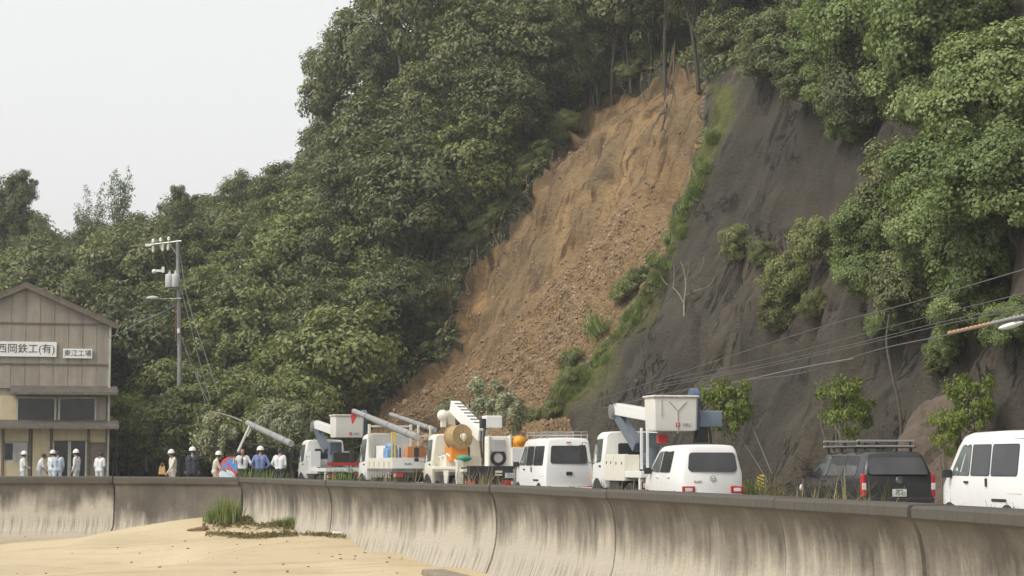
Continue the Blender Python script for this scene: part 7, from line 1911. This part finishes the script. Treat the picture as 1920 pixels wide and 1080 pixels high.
    for k, (p, t) in hands.items():
        sd = t.cross(Vector((0, 1, 0.2))).normalized(); nn = t.cross(sd)
        for j, ln in enumerate((0.068, 0.078, 0.074, 0.058)):
            o = p + sd * (0.020 * (j - 1.5)) + t * 0.02
            fm.tube([o * s, (o + t * ln * 0.55 + nn * 0.006) * s, (o + t * ln * 0.95 + nn * 0.025) * s], [0.0095, 0.0088, 0.007], 6)
        o = p + sd * (-0.034) - t * 0.03; fm.tube([o * s, (o - sd * 0.022 + t * 0.035) * s, (o - sd * 0.026 + t * 0.065) * s], [0.012, 0.011, 0.008], 6)
    base = len(bm.verts); vs = [bm.verts.new(v) for v in fm.v]; fing = [bm.faces.new([vs[i] for i in f]) for f in fm.f]
    mats = [shirt, trousers, SKIN, SHOE]; idx = {'S': 0, 'T': 1, 'H': 2, 'F': 3}
    fset = set(fing); A = np.array([c[0] for c in caps]) * s; Bv = np.array([c[1] for c in caps]) * s; rA = np.array([(c[2] + c[3]) / 2 for c in caps]) * s; ti = [idx[c[4]] for c in caps]
    AB = Bv - A; LL = (AB ** 2).sum(1) + 1e-9
    for f in bm.faces:
        f.smooth = True
        if f in fset: f.material_index = 2; continue
        p = np.array(f.calc_center_median()); tt = np.clip(((p - A) * AB).sum(1) / LL, 0, 1)
        dist = np.linalg.norm(p - A - AB * tt[:, None], axis=1) - rA
        f.material_index = ti[int(np.argmin(dist))]
    bmesh.ops.recalc_face_normals(bm, faces=bm.faces)
    me.materials.clear()
    for m in mats: me.materials.append(m)
    bm.to_mesh(me); bm.free()
    body = bpy.data.objects.new('body', me); COL.objects.link(body); body.parent = root
    hcs = hc * s
    mb = MB()
    for k in (-1, 1): mb.sphere(hcs + ht @ Vector((k * 0.032, 0.088, 0.018)) * s, 0.011 * s, 8, 6)
    mb.tube([hcs + ht @ Vector((-0.024, 0.088, -0.052)) * s, hcs + ht @ Vector((0.024, 0.088, -0.052)) * s], 0.005 * s, 5)
    mb.build('eyes_and_mouth', M_EYE, root, smooth=60)
    hair = MB()
    prof = [(0.001, 0.112), (0.05, 0.104), (0.085, 0.075), (0.103, 0.03), (0.104, -0.02), (0.09, -0.055), (0.088, -0.055), (0.09, -0.02)]
    hair.lathe([(r * s, z * s) for r, z in prof], hcs + ht @ Vector((0, -0.014, 0.02)) * s, (0, 0.12, 1), 18); hair.build('hair', HAIR, root, smooth=60)
    if helmet:
        hm_ = MB(); q = hcs + Vector((0, 0, 0.055)) * s
        hm_.lathe([(0.001, 0.135), (0.05, 0.128), (0.09, 0.105), (0.118, 0.065), (0.128, 0.02), (0.128, 0.0), (0.140, -0.004), (0.140, -0.012), (0.118, -0.008)], Vector((0, 0, 0)), (0, 0, 1), 22)
        hm_.prism([ht @ Vector((-0.10, 0.085, -0.003)), ht @ Vector((0.10, 0.085, -0.003)), ht @ Vector((0.07, 0.175, -0.018)), ht @ Vector((-0.07, 0.175, -0.018))], (0, 0, -0.008))
        hm_.tube([Vector((0, -0.115, 0.06)), Vector((0, -0.06, 0.122)), Vector((0, 0, 0.14)), Vector((0, 0.06, 0.122)), Vector((0, 0.115, 0.06))], 0.016, 6)
        hm_.v = [tuple(Vector(v) * s * 1.02 + q) for v in hm_.v]
        hm_.build('helmet', HELM, root, smooth=50)
    if extra: extra(root, s, T, hands)
    return root
def strap_bag(root, s, T, hands):
    mb = MB(); mb.box(tuple(T(0.12, -0.17, 0.28) * s), (0.20, 0.12, 0.34)); mb.build('shoulder_bag', cloth('slate_bag', (0.20, 0.22, 0.27)), root, bevel=0.04, smooth=50)
    mb = MB(); mb.tube([T(0.1, -0.14, 0.42) * s, T(-0.08, -0.1, 0.55) * s, T(-0.14, 0.08, 0.5) * s], 0.015, 5); mb.build('strap', cloth('slate_bag', (0.2, 0.22, 0.27)), root)
def camera_item(root, s, T, hands):
    p = hands[1][0] * s; mb = MB(); mb.box(tuple(p + Vector((-0.02, 0.02, 0.06))), (0.12, 0.07, 0.09)); mb.cyl(p + Vector((-0.02, 0.05, 0.06)), p + Vector((-0.02, 0.12, 0.06)), 0.03); mb.build('camera', M_BLK, root, bevel=0.01)
    mb = MB(); mb.prism([T(-0.028, 0.118, 0.44) * s, T(0.028, 0.118, 0.44) * s, T(0.03, 0.13, 0.22) * s, T(0, 0.132, 0.16) * s, T(-0.03, 0.13, 0.22) * s], (0, 0.006, 0)); mb.build('necktie', C_DARK, root)
# by the workshop
person(47, 80, -60, 'person in white shirt and helmet standing leftmost near the workshop window', C_PALE, C_GREYW, True, 1.60, rh=(0.16, 0.26, 0.10), re=(0.24, 0.04, 0.20))
person(77, 80.5, -70, 'bareheaded person in pale shirt stooping over something, beside the leftmost helmet', C_PALE, C_GREYW, False, 1.60, lean=16, rh=(0.10, 0.34, 0.02), re=(0.22, 0.14, 0.16), lh=(-0.10, 0.34, 0.02), le=(-0.22, 0.14, 0.16))
person(101, 82.5, -40, 'person in white helmet half hidden behind the light blue shirt', C_WHITE, C_GREYW, True, 1.66)
person(112, 80, 20, 'bareheaded person in light blue shirt seen from behind at the sliding doors', C_LBLUE, C_LBLUE, False, 1.66, rh=(0.24, 0.10, 0.02), lh=(-0.18, 0.2, 0.14), le=(-0.25, 0.02, 0.18))
person(147, 80, 75, 'person in white helmet and white work clothes in front of the grey door panel', C_WHITE, C_PALE, True, 1.67, rh=(0.12, 0.26, 0.08), re=(0.24, 0.05, 0.18))
person(190, 80, -15, 'bareheaded person in white work clothes standing alone right of the workshop', C_WHITE, C_WHITE, False, 1.62, rh=(0.18, 0.22, 0.05), lh=(-0.24, 0.10, -0.02), lean=6)
# by the fallen pole
person(327, 73, 125, 'person in white helmet and beige clothes holding a tan bag', C_BEIGE, C_BEIGE, True, 1.62, lean=4, head_turn=-20, lh=(-0.15, 0.32, -0.06), le=(-0.22, 0.14, 0.16), extra=strap_bag)
person(363, 73, 5, 'person in dark navy jacket and white helmet seen from behind', C_NAVY, C_DARK, True, 1.72, jacket=True)
person(405, 74, -75, 'person in white helmet and beige clothes bending beside the round road signs', C_BEIGE, C_BEIGE, True, 1.62, lean=10, rh=(0.08, 0.36, 0.12), re=(0.20, 0.18, 0.14), knee=0.4)
person(457, 72, 180, 'person in white shirt and dark tie facing us with a raised arm', C_WHITE, C_DARK, False, 1.70, rh=(0.28, 0.20, 0.46), re=(0.32, 0.02, 0.24), lh=(-0.36, 0.12, 0.22), le=(-0.30, 0.0, 0.24), extra=camera_item)
person(490, 70, 8, 'person in blue shirt and white helmet with hands on hips', C_BLUE, C_DARK, True, 1.72, rh=(0.17, 0.02, 0.02), re=(0.33, -0.06, 0.17), lh=(-0.17, 0.02, 0.02), le=(-0.33, -0.06, 0.17))
person(526, 70, -12, 'bareheaded person in white shirt and dark trousers seen from behind by the pale tree', C_WHITE, C_DARK, False, 1.70, lh=(-0.20, 0.12, 0.10), le=(-0.30, -0.02, 0.20), rh=(0.16, 0.16, 0.08), lean=3)
# tan bag held by the beige figure
b_ = U(304, 882, 72.8); mb = MB(); mb.box((0, 0, 0), (0.26, 0.16, 0.30), taper=0.75); mb.tube([(-0.08, 0, 0.14), (-0.03, 0, 0.26), (0.04, 0, 0.26), (0.08, 0, 0.14)], 0.012, 6)
o = mb.build('tan_bag', cloth('tan_canvas', (0.48, 0.31, 0.12)), None, bevel=0.03); o.location = b_; tag(o, 'tan canvas bag held out by the person in beige', 'bag')

# ================================================================== THIN HAZE
HAZE = 0.00065
hm_m = bpy.data.materials.new('haze'); hm_m.use_nodes = True
nt = hm_m.node_tree; nt.nodes.clear()
out = nt.nodes.new('ShaderNodeOutputMaterial'); pv = nt.nodes.new('ShaderNodeVolumePrincipled')
pv.inputs['Color'].default_value = (0.93, 0.95, 0.95, 1); pv.inputs['Density'].default_value = HAZE; pv.inputs['Anisotropy'].default_value = 0.2
nt.links.new(pv.outputs[0], out.inputs['Volume'])
mb = MB(); mb.box((0, 420, 30), (1990, 2660, 70)); hz = mb.build('haze', hm_m, None); tag(hz, 'thin pale haze in the air over the whole scene', 'haze', kind='stuff')
